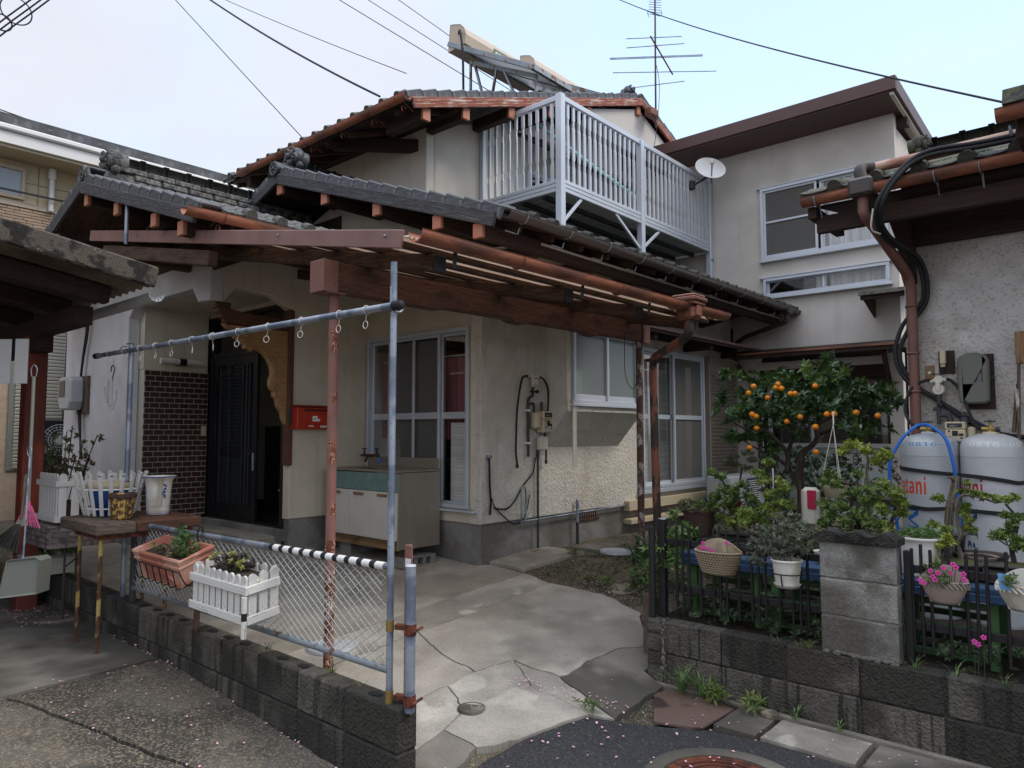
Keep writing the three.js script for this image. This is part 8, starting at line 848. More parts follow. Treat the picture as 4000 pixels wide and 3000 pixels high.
{
  const t = thing('tree_stump', 'pale bare sawn trunk of an old bonsai before the cylinders', 'stump', [4.8, 0.9, 0.87]), b = nb(); twig(b, [[4.8, 0.85, 0.87], [4.8, 1.1, 0.87], [4.8, 1.2, 0.86], [4.82, 1.3, 0.84], [4.83, 1.37, 0.83]], 0.028, 0.02); twig(b, [[4.82, 1.34, 0.835], [4.8, 1.36, 0.85], [4.79, 1.36, 0.865]], 0.014, 0.006); b.build('trunk', Mt.barkPale, t);
  const w = thing('white_pot', 'large white plastic pot of fine green ground cover beside the pillar', 'plant pot', [4.62, 0.815, 0.985]); nb().lathe([4.62, 0.815, 0.985], [[0.001, 0], [0.088, 0], [0.092, 0.01], [0.103, 0.155], [0.1055, 0.16], [0.1035, 0.165], [0.108, 0.2], [0.117, 0.205], [0.117, 0.218], [0.108, 0.218], [0.1, 0.19], [0.001, 0.195]], 36).build('body', Mt.whitePot, w); const L = new Leaves(), R = rng(101); for (let k = 0; k < 330; k++) { const a = R() * 6.283, r = 0.108 * Math.sqrt(R()); rosette(L, R, V(4.62 + r * Math.cos(a), 1.035 + 0.03 * (1 - (r / 0.11) ** 2) + R() * 0.012, 0.985 + r * Math.sin(a)), 6, 0.016, 0.007, [[0.08, 0.17, 0.03], [0.12, 0.22, 0.04], [0.06, 0.13, 0.03]], 0.9); } L.build('ground_cover', w);
  const p = thing('fluted_pot', 'brown fluted-rim pot of dry heather behind the left railing', 'plant pot', [5.0, 0.86, 2.53]); const prof = [], segs = 48; const g = new THREE.LatheGeometry([[0.001, 0], [0.085, 0], [0.09, 0.01], [0.118, 0.15], [0.132, 0.175], [0.138, 0.18], [0.128, 0.176], [0.11, 0.14], [0.001, 0.14]].map(([r, y]) => new THREE.Vector2(r, y)), segs); const P = g.attributes.position; for (let i = 0; i < P.count; i++) { const y = P.getY(i), a = Math.atan2(P.getX(i), P.getZ(i)); if (y > 0.16) { P.setY(i, y + 0.008 * Math.sin(a * 9)); const k = 1 + 0.04 * Math.sin(a * 9); P.setX(i, P.getX(i) * k); P.setZ(i, P.getZ(i) * k); } } g.computeVertexNormals(); g.translate(5.0, 0.86, -2.53); nb().add(g).build('body', Mt.brownPot, p); void prof; const L2 = new Leaves(), R2 = rng(102); for (let k = 0; k < 24; k++) clump(L2, R2, [5.0 + (R2() - 0.5) * 0.2, 1.03 + R2() * 0.07, 2.53 + (R2() - 0.5) * 0.26], 0.035, 5, 7, 0.022, 0.009, R2() < 0.55 ? DRY : MID); L2.build('heather', p);
  for (const [u, v, lab] of [[4.72, 2.28, 'black seed tray of soil on the blue planks behind woven pot'], [4.7, 2.02, 'black tray of dark soil on the blue planks behind the third bar group']]) { const k = thing('soil_tray', lab, 'tray', [u, 0.82, v]); nb().box(u - 0.11, 0.816, v - 0.14, u + 0.11, 0.825, v + 0.14).box(u - 0.11, 0.825, v - 0.14, u - 0.1, 0.885, v + 0.14).box(u + 0.1, 0.825, v - 0.14, u + 0.11, 0.885, v + 0.14).box(u - 0.0999, 0.825, v - 0.14, u + 0.0999, 0.885, v - 0.13).box(u - 0.0999, 0.825, v + 0.13, u + 0.0999, 0.885, v + 0.14).build('rim', Mt.black, k); nb().box(u - 0.099, 0.825, v - 0.129, u + 0.099, 0.87, v + 0.129).build('soil', Mt.humus, k); }
  const sp = thing('seedling_pot', 'small brown pot with a leggy seedling beside the left railing post', 'plant pot', [4.72, 0.84, 2.58]); nb().lathe([4.72, 0.85, 2.56], [[0.001, 0], [0.04, 0], [0.058, 0.06], [0.062, 0.062], [0.055, 0.06], [0.001, 0.05]], 20).build('body', Mt.brownPot, sp); const L3 = new Leaves(), R3 = rng(103), st = nb(); st.tube([[4.72, 0.9, 2.57], [4.72, 0.98, 2.585], [4.72, 1.04, 2.6]], 0.003, 8, 5); st.build('stem', Mt.bark, sp); clump(L3, R3, [4.72, 1.02, 2.59], 0.05, 9, 6, 0.05, 0.016, MID); clump(L3, R3, [4.74, 0.93, 2.55], 0.03, 5, 6, 0.03, 0.012, MID); L3.build('leaves', sp);
  const mk2 = (name, lab, c, r, h, m) => { const q = thing(name, lab, 'plant pot', c); nb().lathe(c, [[0.001, 0], [r * 0.8, 0], [r, h * 0.9], [r * 1.06, h], [r * 0.94, h], [r * 0.9, h * 0.85], [0.001, h * 0.85]], 28).build('body', m, q); nb().lathe([c[0], c[1] + h * 0.87, c[2]], [[0.001, 0.01], [r * 0.9, 0]], 18).build('soil', Mt.humus, q); return q; };
  mk2('blue_white_pot', 'shallow blue and white bowl pot left of the pillar', [4.62, 0.835, 1.5], 0.07, 0.06, Mt.whitePot); mk2('shallow_pot', 'shallow dark bonsai pot behind the windswept azalea', [4.82, 0.86, 0.72], 0.13, 0.08, Mt.bonsaiPot); mk2('shallow_pot', 'low whitish glazed bowl behind the windswept azalea pot', [4.74, 0.9, 0.72], 0.09, 0.04, Mt.greyPot); mk2('black_pot', 'plain black pot tilted behind the right-hand bonsai trunk', [4.86, 0.9, 0.88], 0.08, 0.13, Mt.black);
}
{ // plants at ground level
  const mk3 = (name, lab, cat, fn, mat) => { const L = new Leaves(), R = rng(lab.length * 31 + 7); fn(L, R); const m = L.build(name, scene, mat); tag(m, lab, cat); return m; };
  mk3('broadleaf_plant', 'fresh light green shrub growing over the left end of the railing', 'plant', (L, R) => { for (const [u, h, v, r] of [[4.35, 0.95, 2.44, 0.06], [4.3, 0.85, 2.42, 0.07], [4.28, 0.78, 2.36, 0.06], [4.36, 0.7, 2.5, 0.07], [4.3, 0.9, 2.34, 0.05], [4.4, 0.8, 2.55, 0.08], [4.42, 0.66, 2.58, 0.08], [4.6, 0.92, 2.45, 0.07], [4.6, 0.93, 2.36, 0.05], [4.45, 0.58, 2.6, 0.08]]) clump(L, R, [u, h, v], r, 9, 7, 0.062, 0.022, [[0.1, 0.19, 0.04], [0.07, 0.15, 0.035], [0.14, 0.24, 0.05]], 1); }, Mt.leafGloss);
  mk3('butterbur', 'large round dark green leaves low behind the left railing', 'plant', (L, R) => { for (let k = 0; k < 16; k++) { const c = V(4.38 + R() * 0.3, 0.48 + R() * 0.14, 1.5 + R() * 0.85); for (let j = 0; j < 9; j++) { const a = j / 9 * 6.283; L.leaf(c, new THREE.Vector3(Math.cos(a), 0.15, Math.sin(a)).normalize(), new THREE.Vector3(0, 1, 0), 0.075, 0.055, vary(R, GREEN), 0.1, 0.05); } } for (let k = 0; k < 70; k++) clump(L, R, [4.32 + R() * 0.25, 0.44 + R() * 0.1, 1.42 + R() * 1.0], 0.04, 2, 6, 0.04, 0.02, GREEN); });
  mk3('undergrowth', 'low dark leafy growth at the foot of the right-hand railing', 'plant', (L, R) => { for (let k = 0; k < 90; k++) clump(L, R, [4.3 + R() * 0.4, 0.43 + R() * 0.12, -0.3 + R() * 1.25], 0.04, 2, 6, 0.04, 0.018, GREEN); });
  let n = 0; for (const [c, k, h, w] of [[[4.14, 0.42, 1.63], 10, 0.09, 1.2], [[4.15, 0.42, 1.5], 14, 0.1, 1.4], [[4.15, 0.42, 1.46], 12, 0.1, 1.4], [[4.15, 0.42, 0.93], 12, 0.1, 1.3], [[4.15, 0.42, 0.75], 10, 0.12, 1.3], [[4.16, 0.42, 0.55], 10, 0.08, 1.3]]) mk3('grass_tuft', ['thin grass tuft on the wall top below the ring pot', 'arching grass tuft on the wall top near the pillar', 'arching grass tuft touching the left foot of the pillar', 'grass tuft on the wall top at the right foot of pillar', 'grass tuft under the taupe wall pot on the wall top', 'short grass tuft on the wall top near the picture edge'][n++], 'grass tuft', (L, R) => grassTuft(L, R, c, k, h, w, MID, 0.007));
  n = 0; for (const [c, k, h, w, lf] of [[[4.07, 0.03, 2.2], 34, 0.26, 0.8], [[4.08, 0.03, 2.07], 26, 0.24, 0.8], [[4.09, 0.03, 1.96], 14, 0.14, 1.1, 1], [[4.1, 0.03, 1.73], 9, 0.1, 1.2, 1], [[4.1, 0.03, 1.52], 9, 0.13, 0.8], [[4.1, 0.03, 1.3], 5, 0.09, 0.7]]) mk3('weed', ['tall grassy weed at the wall corner by the steel plate', 'second grassy weed by the steel plate, next to the tallest', 'leafy yellow-green weed at the right of the two grassy weeds', 'small leafy weed beside the stone at the wall foot', 'upright small weed right of the stone at the wall foot', 'tiny grass sprout at the wall foot below the pillar'][n++], 'weed', (L, R) => { if (lf) { for (let j = 0; j < k; j++) rosette(L, R, VA([c[0] - R() * 0.05, c[1] + 0.02 + R() * h * 0.6, c[2] + (R() - 0.5) * 0.1]), 6, 0.07, 0.014, [[0.13, 0.19, 0.04], [0.18, 0.22, 0.05]], 0.8); } else grassTuft(L, R, c, k, h, w, [[0.09, 0.17, 0.04], [0.13, 0.22, 0.05], [0.07, 0.13, 0.03]], 0.012); });
  mk3('strap_leaf_plant', 'strappy dark green plant clump at the foot of the thin porch post', 'plant', (L, R) => { grassTuft(L, R, [5.6, 0.3, 3.3], 40, 0.6, 0.55, [[0.05, 0.11, 0.035], [0.08, 0.15, 0.04]], 0.035); grassTuft(L, R, [6.0, 0.3, 3.7], 22, 0.5, 0.6, [[0.05, 0.11, 0.035]], 0.03); for (let k = 0; k < 40; k++) clump(L, R, [5.2 + R() * 0.5, 0.3 + R() * 0.25, 2.9 + R() * 0.5], 0.06, 3, 6, 0.05, 0.02, MID); });
  mk3('gravel_weeds', 'patchy low green weeds spreading over the gravel bed', 'weeds', (L, R) => { for (let k = 0; k < 520; k++) { const u = 5.2 + R() * 1.5, v = 3.3 + R() * 0.95; if (fb(u * 2.5, 3, v * 2.5, 3) < 0.47) continue; rosette(L, R, V(u, gh(u, v) + 0.008, v), 5, 0.022, 0.012, MID.concat(DRY), 0.6); } }).userData.kind = 'stuff';
  n = 0; for (const [u, v] of [[5.86, 4.35], [5.28, 3.55], [5.35, 3.3], [3.42, 2.44]]) mk3('weed', ['yellow-green leafy weed on the edge of the house slab', 'spiky little weed on the flat stone in the gravel', 'low weed beside the flat stone in the gravel', 'bright green weed in the crack where yard meets asphalt'][n++], 'weed', (L, R) => { for (let k = 0; k < 10; k++) rosette(L, R, V(u + (R() - 0.5) * 0.1, gh(u, v) + 0.03 + R() * 0.04, v + (R() - 0.5) * 0.1), 6, 0.045, 0.014, [[0.14, 0.2, 0.04], [0.1, 0.17, 0.04]], 0.8); });
  n = 0; for (const [c, k, h] of [[[2.16, 0.41, 3.72], 8, 0.1], [[2.17, 0.41, 3.12], 10, 0.1], [[2.16, 0.41, 2.86], 6, 0.05], [[2.06, 0.02, 2.85], 7, 0.06], [[2.05, 0.08, 4.6], 6, 0.05]]) mk3('grass_tuft', ['thin grass blades on the left block wall under the picket trough', 'arching grass blades on the left block wall near the rusty post', 'tiny green sprout on the left block wall near the gate post', 'small weed at the base of the left block wall near its end', 'small weed at the base of the left block wall near the table'][n++], 'grass tuft', (L, R) => grassTuft(L, R, c, k, h, 1.0, MID, 0.008));
  const s = thing('flat_stone', 'flat brownish stone lying in the gravel near the thin post', 'stone', [5.35, 0.28, 3.42]); nb().sph([5.35, 0.27, 3.42], 0.16, [1.1, 0.3, 0.9], 12).build('stone', Mt.stone, s); const r = thing('broken_block', 'lump of broken concrete at the wall foot', 'rubble', [4.09, 0.03, 1.66]); nb().box(4.06, 0.0, 1.6, 4.11, 0.06, 1.72, 0.02).build('lump', Mt.stone, r); const q = thing('wood_stump', 'grey weathered wooden stake at the foot of the iron railing', 'stake', [4.6, 0.2, 2.55]); nb().box(4.35, 0.05, 2.56, 4.42, 0.52, 2.64, 0.01).box(4.43, 0.05, 2.56, 4.47, 0.49, 2.66, 0.008).build('stake', Mt.greyWood, q);
  const rk = thing('small_rock', 'small rock against the house base beside the path slab', 'rock', [5.75, 0.34, 4.76]); nb().sph([5.75, 0.37, 4.74], 0.1, [1.1, 0.6, 0.6], 9).build('rock', Mt.stone, rk);
  const fl = thing('pink_flowers', 'two pink flowers rising at the foot of the right-hand railing', 'flowers', [4.2, 0.45, 0.65]); pinks(fl, [[4.18, 0.6, 0.67], [4.17, 0.63, 0.63], [4.18, 0.59, 0.655]], (p) => [4.22, 0.43, p[2] + 0.01]);
}
{ // ---------- citrus tree ----------
  const t = thing('citrus_tree', 'citrus tree with small orange fruit and dark glossy leaves', 'tree', [6.6, 0.38, 2.36]), b = nb(); const J = (a, du) => a.map(([h, v], i) => [6.6 + du * i / a.length, h, v]);
  twig(b, [[6.6, 0.3, 2.34], [6.6, 0.7, 2.36], [6.6, 1.09, 2.34], [6.6, 1.23, 2.355], [6.6, 1.38, 2.34]], 0.05, 0.034); twig(b, J([[1.38, 2.34], [1.44, 2.32], [1.5, 2.23], [1.58, 2.17], [1.67, 2.17], [1.73, 2.08], [1.79, 1.94]], -0.15), 0.032, 0.008); twig(b, J([[1.12, 2.36], [1.26, 2.45], [1.3, 2.48], [1.38, 2.59], [1.43, 2.66], [1.5, 2.78]], 0.2), 0.026, 0.007); twig(b, J([[1.28, 2.46], [1.44, 2.45], [1.54, 2.52], [1.65, 2.63], [1.64, 2.75], [1.71, 2.89]], -0.2), 0.024, 0.006); twig(b, J([[1.44, 2.45], [1.63, 2.41], [1.86, 2.5], [1.98, 2.73], [2.06, 2.94], [2.14, 3.02]], 0.1), 0.02, 0.005); twig(b, J([[1.65, 2.63], [1.72, 2.66], [1.83, 2.79], [1.87, 2.91], [1.87, 2.99], [1.89, 3.09]], -0.25), 0.012, 0.004); twig(b, J([[1.67, 2.17], [1.86, 2.2], [2.0, 2.14], [2.15, 2.1]], 0.1), 0.016, 0.005); twig(b, J([[1.63, 2.41], [1.85, 2.38], [2.05, 2.4]], -0.2), 0.016, 0.005); twig(b, J([[1.6, 2.17], [1.72, 1.95], [1.85, 1.8], [1.95, 1.7]], 0.2), 0.015, 0.004); twig(b, J([[1.43, 2.66], [1.5, 2.8], [1.58, 2.92], [1.6, 3.02]], 0.0), 0.009, 0.004);
  b.build('trunk', Mt.bark, t);
  const B = [[2.11, 2.76], [2.02, 2.86], [2.01, 2.68], [2.12, 2.49], [1.99, 2.46], [2.09, 2.29], [1.94, 2.29], [2.15, 2.11], [2.21, 2.08], [1.99, 2.12], [1.97, 1.97], [2.07, 1.92], [1.96, 1.78], [1.92, 1.71], [1.87, 1.87], [1.87, 2.11], [1.86, 2.61], [1.83, 2.73], [1.84, 2.43], [1.79, 2.25], [1.79, 2.04], [1.74, 2.64], [1.74, 2.8], [1.73, 2.93], [1.66, 2.39], [1.59, 2.82], [1.6, 3.0], [1.56, 2.9], [1.51, 2.6], [1.57, 2.68], [1.73, 1.81], [1.66, 1.73], [1.6, 1.85], [1.97, 1.67], [1.82, 1.67], [2.16, 3.03], [1.9, 3.08], [1.76, 2.36], [1.93, 2.51], [2.08, 2.62], [1.9, 1.98], [2.02, 2.36], [1.92, 2.2]];
  const L = new Leaves(), R = rng(111), CI = [[0.05, 0.105, 0.025], [0.035, 0.08, 0.022], [0.07, 0.14, 0.03], [0.045, 0.09, 0.03]]; for (const [h, v] of B) { const small = v > 2.98 || h < 1.63; const core = h < 2.05 && h > 1.62 && v > 1.75 && v < 2.85; for (let k = 0; k < (small ? 4 : core ? 9 : 7); k++) { const u = 6.6 + (R() - 0.5) * (small ? 0.15 : 0.75), q = small ? 0.09 : 0.15; rosette(L, R, V(u, h + (R() - 0.5) * q, v + (R() - 0.5) * q), 9, 0.085, 0.04, h > 2.02 && R() < 0.4 ? [[0.11, 0.18, 0.035], [0.08, 0.15, 0.03]] : CI, 0.8); } } L.build('crown', t, Mt.leafGloss);
  const F = [[2.05, 2.72], [1.99, 2.77], [1.94, 2.59], [2.03, 2.51], [2.02, 2.46], [2.06, 2.49], [1.97, 2.34], [1.97, 2.38], [2.03, 2.16], [1.79, 2.74], [1.77, 2.7], [1.76, 2.3], [1.78, 2.07], [1.78, 2.01], [1.79, 1.83], [1.76, 1.66], [1.66, 2.7], [1.48, 2.77], [1.45, 2.17], [1.72, 2.42], [1.67, 2.17]]; for (const [h, v] of F) { const s = 0.95 + R() * 0.15, k = (6.22) / 6.5; const u = 6.5 * k, y = 1.62 + (h - 1.62) * k, w = v * k; nb().sph([u, y, w], 0.0255 * s, [1, 0.88, 1], 14).sph([u, y + 0.0215 * s, w], 0.006, [1, 0.5, 1], 6).build('fruit', Mt.orange, t); }
  const h = thing('hanging_basket', 'tan hanging flower basket on white cords under the citrus branches', 'hanging basket', [5.7, 1.18, 1.75]); for (const [u, v] of [[5.62, 1.84], [5.6, 1.7], [5.75, 1.76]]) nb().cyl([5.63, 1.68, 1.75], [u, 1.27, v], 0.003, 0.003, 5).build('cord', Mt.cordWhite, h); nb().cyl([5.64, 1.68, 1.75], [5.7, 1.78, 1.77], 0.005, 0.005, 6).build('cord', Mt.cordWhite, h); nb().lathe([5.66, 1.14, 1.76], [[0.001, 0], [0.07, 0], [0.1, 0.12], [0.094, 0.12], [0.001, 0.1]], 20).build('basket', Mt.siding, h);
  const c = thing('fertiliser_bag', 'red and white printed bag behind the citrus trunk', 'bag', [6.1, 1.0, 2.1]); nb().box(6.05, 0.85, 2.02, 6.15, 1.17, 2.16, 0.03).build('bag', Mt.offWhite, c); nb().box(6.04, 1.0, 2.03, 6.0495, 1.15, 2.1, 0.003).build('red_print', Mt.magenta, c);
  const a = thing('outdoor_unit', 'pale grey air conditioner outdoor unit below the louvred shutters', 'air conditioner', [9.9, 0.5, 4.5]); nb().box(9.3, 0.45, 4.25, 10.5, 1.02, 4.6, 0.02).build('case', Mt.paleGrey, a); for (let k = 0; k < 12; k++) { nb().box(9.85, 0.6 + k * 0.03, 4.238, 10.25, 0.612 + k * 0.03, 4.246).build('slat', Mt.white, a); nb().box(9.36, 0.6 + k * 0.03, 4.238, 9.7, 0.612 + k * 0.03, 4.246).build('slat', Mt.white, a); } nb().box(9.84, 0.58, 4.246, 10.26, 0.97, 4.2495).build('grille_recess', Mt.darkPipe, a);
  // dark shrubs in the middle distance
  const mk3 = (name, lab, fn) => { const q = new Leaves(), r = rng(lab.length * 17 + 3); fn(q, r); tag(q.build(name, scene), lab, 'shrub'); };
  mk3('shrub', 'dark green broad-leaved shrub behind the citrus trunk', (q, r) => { for (let k = 0; k < 130; k++) clump(q, r, [7.2 + r() * 0.8, 0.5 + r() * 0.9, 2.2 + r() * 0.9], 0.08, 3, 7, 0.06, 0.03, GREEN); });
  mk3('shrub', 'tangled dark shrub by the back entrance right of the citrus', (q, r) => { for (let k = 0; k < 130; k++) clump(q, r, [6.9 + r() * 0.8, 0.5 + r() * 0.95, 1.55 + r() * 0.6], 0.08, 2, 6, 0.035, 0.014, GREEN.concat(DRY)); });
  mk3('red_flowering_shrub', 'small shrub with dark red flowers in front of the outdoor unit', (q, r) => { for (let k = 0; k < 90; k++) clump(q, r, [5.6 + r() * 0.9, 0.45 + r() * 0.62, 2.5 + r() * 0.6], 0.07, 3, 6, 0.04, 0.018, r() < 0.1 ? [[0.3, 0.02, 0.05]] : GREEN); });
  mk3('staging_undergrowth', 'mixed dark foliage filling the gap behind the blue planks', (q, r) => { for (let k = 0; k < 200; k++) clump(q, r, [5.05 + r() * 0.6, 0.5 + r() * 0.5, 1.35 + r() * 1.2], 0.07, 3, 6, 0.04, 0.018, GREEN.concat(MID)); });
  const d = thing('small_pine', 'small layered dark bonsai pine on a post before the shutters', 'bonsai', [6.2, 0.4, 2.75]); const tb = nb(); twig(tb, [[6.2, 0.4, 2.75], [6.2, 0.9, 2.78], [6.2, 1.3, 2.72]], 0.02, 0.008); tb.build('trunk', Mt.bark, d); const pl = new Leaves(), pr = rng(119); for (const [hh, v] of [[1.34, 2.84], [1.34, 2.76], [1.31, 2.67], [1.38, 2.62], [1.4, 2.8], [1.44, 2.66]]) clump(pl, pr, [6.2, hh, v], 0.06, 34, 8, 0.022, 0.007, [[0.06, 0.08, 0.03], [0.09, 0.1, 0.04]], 0.45); pl.build('foliage', d);
}
// ---------- gas cylinders, regulator and meters on the neighbour's wall ----------
const KATA = { ma: [[[10, 20], [90, 20], [52, 62]], [[34, 50], [62, 84]]], ru: [[[34, 16], [32, 60], [14, 88]], [[62, 14], [62, 84], [92, 56]]], wi: [[[18, 24], [84, 24]], [[64, 8], [64, 92]], [[34, 24], [34, 66]], [[10, 66], [92, 66]]], pu: [[[14, 24], [76, 24], [70, 58], [34, 90]], [[84, 10], [92, 10], [92, 18], [84, 18], [84, 10]]], ro: [[[20, 22], [80, 22], [80, 82], [20, 82], [20, 22]]], pa: [[[34, 30], [28, 56], [10, 86]], [[60, 28], [78, 56], [90, 86]], [[82, 10], [92, 10], [92, 20], [82, 20], [82, 10]]], n: [[[16, 22], [38, 36]], [[16, 86], [56, 74], [88, 30]]] };
function cylinderTex(mode) { return textTex(2048, 1024, (x, w, h) => { // unrolled side: u from 0 to 1 round the body, v up
    x.fillStyle = mode ? '#b6b8ba' : '#a6a9ab'; x.fillRect(0, 0, w, h); const R = rng(120 + mode); for (let k = 0; k < 900; k++) { x.fillStyle = `rgba(${R() < 0.5 ? '90,90,92' : '210,212,214'},${R() * 0.05})`; x.fillRect(R() * w, R() * h, 20 + R() * 120, 2 + R() * 30); } for (let k = 0; k < 26; k++) { x.fillStyle = 'rgba(80,60,50,0.35)'; x.fillRect(R() * w, R() * h, 2 + R() * 10, 1 + R() * 3); }
    const C = w * 0.5; x.textBaseline = 'alphabetic'; x.fillStyle = mode ? '#a8262c' : '#c8402a'; x.font = 'bold 150px sans-serif'; const tx = 'Iwatani', tw = x.measureText(tx).width, right = C + (mode ? -95 : -40); x.fillText(tx, right - tw, 250);
    x.save(); x.translate(C + (mode ? -330 : -300), 320); x.rotate(Math.PI / 2); x.fillStyle = mode ? '#2a4468' : '#2262a4'; x.font = 'bold 210px serif'; x.fillText('Marui', 0, 0); x.restore(); x.strokeStyle = mode ? '#2a4468' : '#2f66a0'; x.lineWidth = 9; ['ma', 'ru', 'wi', 'pu', 'ro', 'pa', 'n'].forEach((k, i) => { x.save(); x.translate(C + (mode ? -300 : -170) + (mode ? 60 : 0), 560 + i * 64); x.scale(0.6, 0.6); for (const l of KATA[k]) { x.beginPath(); l.forEach(([a, b], j) => (j ? x.lineTo(a, b) : x.moveTo(a, b))); x.stroke(); } x.restore(); });
    if (mode) { x.fillStyle = '#3a4656'; x.font = 'bold 120px sans-serif'; x.save(); x.translate(C + 400, 180); x.fillText('Te', 0, 0); x.restore(); x.font = '90px sans-serif'; ['0', '9', '6', '2'].forEach((k, i) => x.fillText(k, C + 450, 340 + i * 130)); } }); }
function domeTex(mode) { return textTex(1024, 256, (x, w, h) => { x.fillStyle = mode ? '#b8babb' : '#a9acae'; x.fillRect(0, 0, w, h); x.fillStyle = mode ? '#cfd2d4' : '#3f78ae'; x.font = 'bold 74px monospace'; x.fillText(mode ? '0816-05' : '0816-05', w * 0.5 - 130, 190); if (!mode) { x.font = '52px monospace'; x.fillText('26-7', w * 0.5 - 300, 196); } }); }
{
  const cyl = (name, label, u, v, mode) => {
    const t = thing(name, label, 'gas cylinder', [u, 0.38, v]), r = 0.178, a0 = Math.atan2(-(-v), -u) ; void a0;
    const face = Math.atan2(-u, v); // direction from the axis to the viewer, as a lathe angle (x = sin, z = cos)
    const mat = (tx) => { const m = new THREE.MeshStandardMaterial({ map: tx, roughness: 0.38, metalness: 0.05, side: THREE.DoubleSide }); return m; };
    const lat = (prof, v0, v1) => { const g = new THREE.LatheGeometry(prof.map(([a, b]) => new THREE.Vector2(a, b)), 48, face - Math.PI, Math.PI * 2), q = g.attributes.uv, P = g.attributes.position; for (let i = 0; i < q.count; i++) q.setXY(i, q.getX(i), clamp((P.getY(i) - v0) / (v1 - v0))); g.translate(u, 0, -v); return g; };
    nb().add(lat([[r - 0.012, 0.38], [r, 0.41], [r, 1.462]], 0.46, 1.46)).build('body', mat(cylinderTex(mode)), t);
    nb().add(lat([[r + 0.0015, 1.462], [r + 0.002, 1.468], [r, 1.474], [r - 0.001, 1.52], [r * 0.95, 1.556], [r * 0.82, 1.582], [r * 0.6, 1.6], [r * 0.36, 1.613]], 1.5, 1.62)).build('shoulder', mat(domeTex(mode)), t);
    nb().lathe([u, 1.6, v], [[0.05, 0.0], [0.048, 0.02], [0.04, 0.026], [0.001, 0.028]], 20).build('neck_ring', mode ? Mt.beige : Mt.paleGrey, t);
    const b = nb(); b.cyl([u, 1.62, v], [u, 1.665, v], 0.02, 0.016, 12).cyl([u, 1.645, v], [u, 1.645, v + 0.05], 0.014, 0.014, 10).cyl([u, 1.645, v], [u - 0.02, 1.64, v - 0.035], 0.016, 0.018, 10).cyl([u, 1.665, v], [u, 1.69, v], 0.01, 0.01, 8); b.build('valve_body', Mt.brass, t); const hw = nb(); hw.tor([u, 1.694, v], 0.028, 0.005, 'h', 20); for (let k = 0; k < 5; k++) { const a = k / 5 * 6.283; hw.bar([u, 1.694, v], [u + 0.028 * Math.cos(a), 1.694, v + 0.028 * Math.sin(a)], 0.006, 0.005, 0.001); } hw.sph([u, 1.697, v], 0.009).sph([u - 0.02, 1.64, v - 0.04], 0.018); hw.build('hand_wheel', plain(44, 56, 58, 0.45), t); return t;
  };
  cyl('gas_cylinder', 'grey gas cylinder with blue lettering and blue hose, beside the downpipe', 5.65, 1.125, 0); cyl('gas_cylinder', 'paler gas cylinder with red lettering, farther from the downpipe', 5.66, 0.765, 1);
  tag(nb().tube([[5.5, 0.95, 1.3], [5.49, 1.2, 1.335], [5.48, 1.4, 1.335], [5.5, 1.56, 1.27], [5.53, 1.66, 1.18], [5.56, 1.675, 1.13], [5.5, 1.655, 1.07], [5.46, 1.58, 0.99], [5.45, 1.42, 0.95], [5.46, 1.2, 0.93], [5.47, 0.95, 0.93]], 0.011, 70, 10).build('blue_hose', Mt.blue), 'bright blue hose draped over the nearer gas cylinder valve', 'hose');
  for (const [h0, h1, lab] of [[1.38, 1.3, 'upper black strap around both gas cylinders'], [1.13, 1.1, 'lower black strap around both gas cylinders']]) { const pts = []; for (let i = 0; i <= 12; i++) { const a = lerp(2.7, 5.5, i / 12); pts.push([5.65 + 0.184 * Math.sin(a - Math.PI * 0 ) * 1, 0, 1.125 - 0.184 * Math.cos(a)]); } const P = [[5.9, h0, 1.33], [5.68, h0, 1.315], [5.55, h0 - 0.005, 1.285], [5.475, h0 - 0.012, 1.2], [5.462, h0 - 0.02, 1.12], [5.474, lerp(h0, h1, 0.4), 1.0], [5.474, lerp(h0, h1, 0.5), 0.88], [5.472, lerp(h0, h1, 0.62), 0.78], [5.49, lerp(h0, h1, 0.8), 0.68], [5.56, h1, 0.61], [5.7, h1 + 0.01, 0.575], [5.92, h1 + 0.04, 0.56]]; const c = new THREE.CatmullRomCurve3(P.map(VA)), n = 60, pos = [], ix = [], uv = []; for (let i = 0; i <= n; i++) { const o = c.getPointAt(i / n); pos.push(o.x, o.y - 0.013, o.z, o.x, o.y + 0.013, o.z); uv.push(i / n, 0, i / n, 1); } for (let i = 0; i < n; i++) { const a = i * 2; ix.push(a, a + 2, a + 1, a + 1, a + 2, a + 3); } const g = new THREE.BufferGeometry(); g.setAttribute('position', new THREE.Float32BufferAttribute(pos, 3)); g.setAttribute('uv', new THREE.Float32BufferAttribute(uv, 2)); g.setIndex(ix); g.computeVertexNormals(); const m = new THREE.Mesh(g, Mt.blackRubber); m.name = numbered('strap'); m.castShadow = m.receiveShadow = true; scene.add(tag(m, lab, 'strap')); void pts; }
  const W = 5.95, r = thing('gas_regulator', 'white gas regulator with pipes above the cylinders on neighbour wall', 'regulator', [5.9, 1.9, 1.1]); const x = W - 0.05; nb().cyl([x + 0.02, 1.93, 1.1], [x - 0.02, 1.93, 1.1], 0.042, 0.036, 22).cyl([x + 0.02, 2.0, 1.095], [x - 0.03, 2.0, 1.095], 0.03, 0.028, 20).cyl([x - 0.0, 1.99, 1.15], [x, 2.0, 1.05], 0.015, 0.015, 12).cyl([x - 0.02, 1.93, 1.1], [x - 0.032, 1.93, 1.1], 0.014, 0.012, 12).bar([x - 0.028, 1.93, 1.1], [x - 0.028, 1.99, 1.1], 0.03, 0.012).build('regulator_body', Mt.offWhite, r);
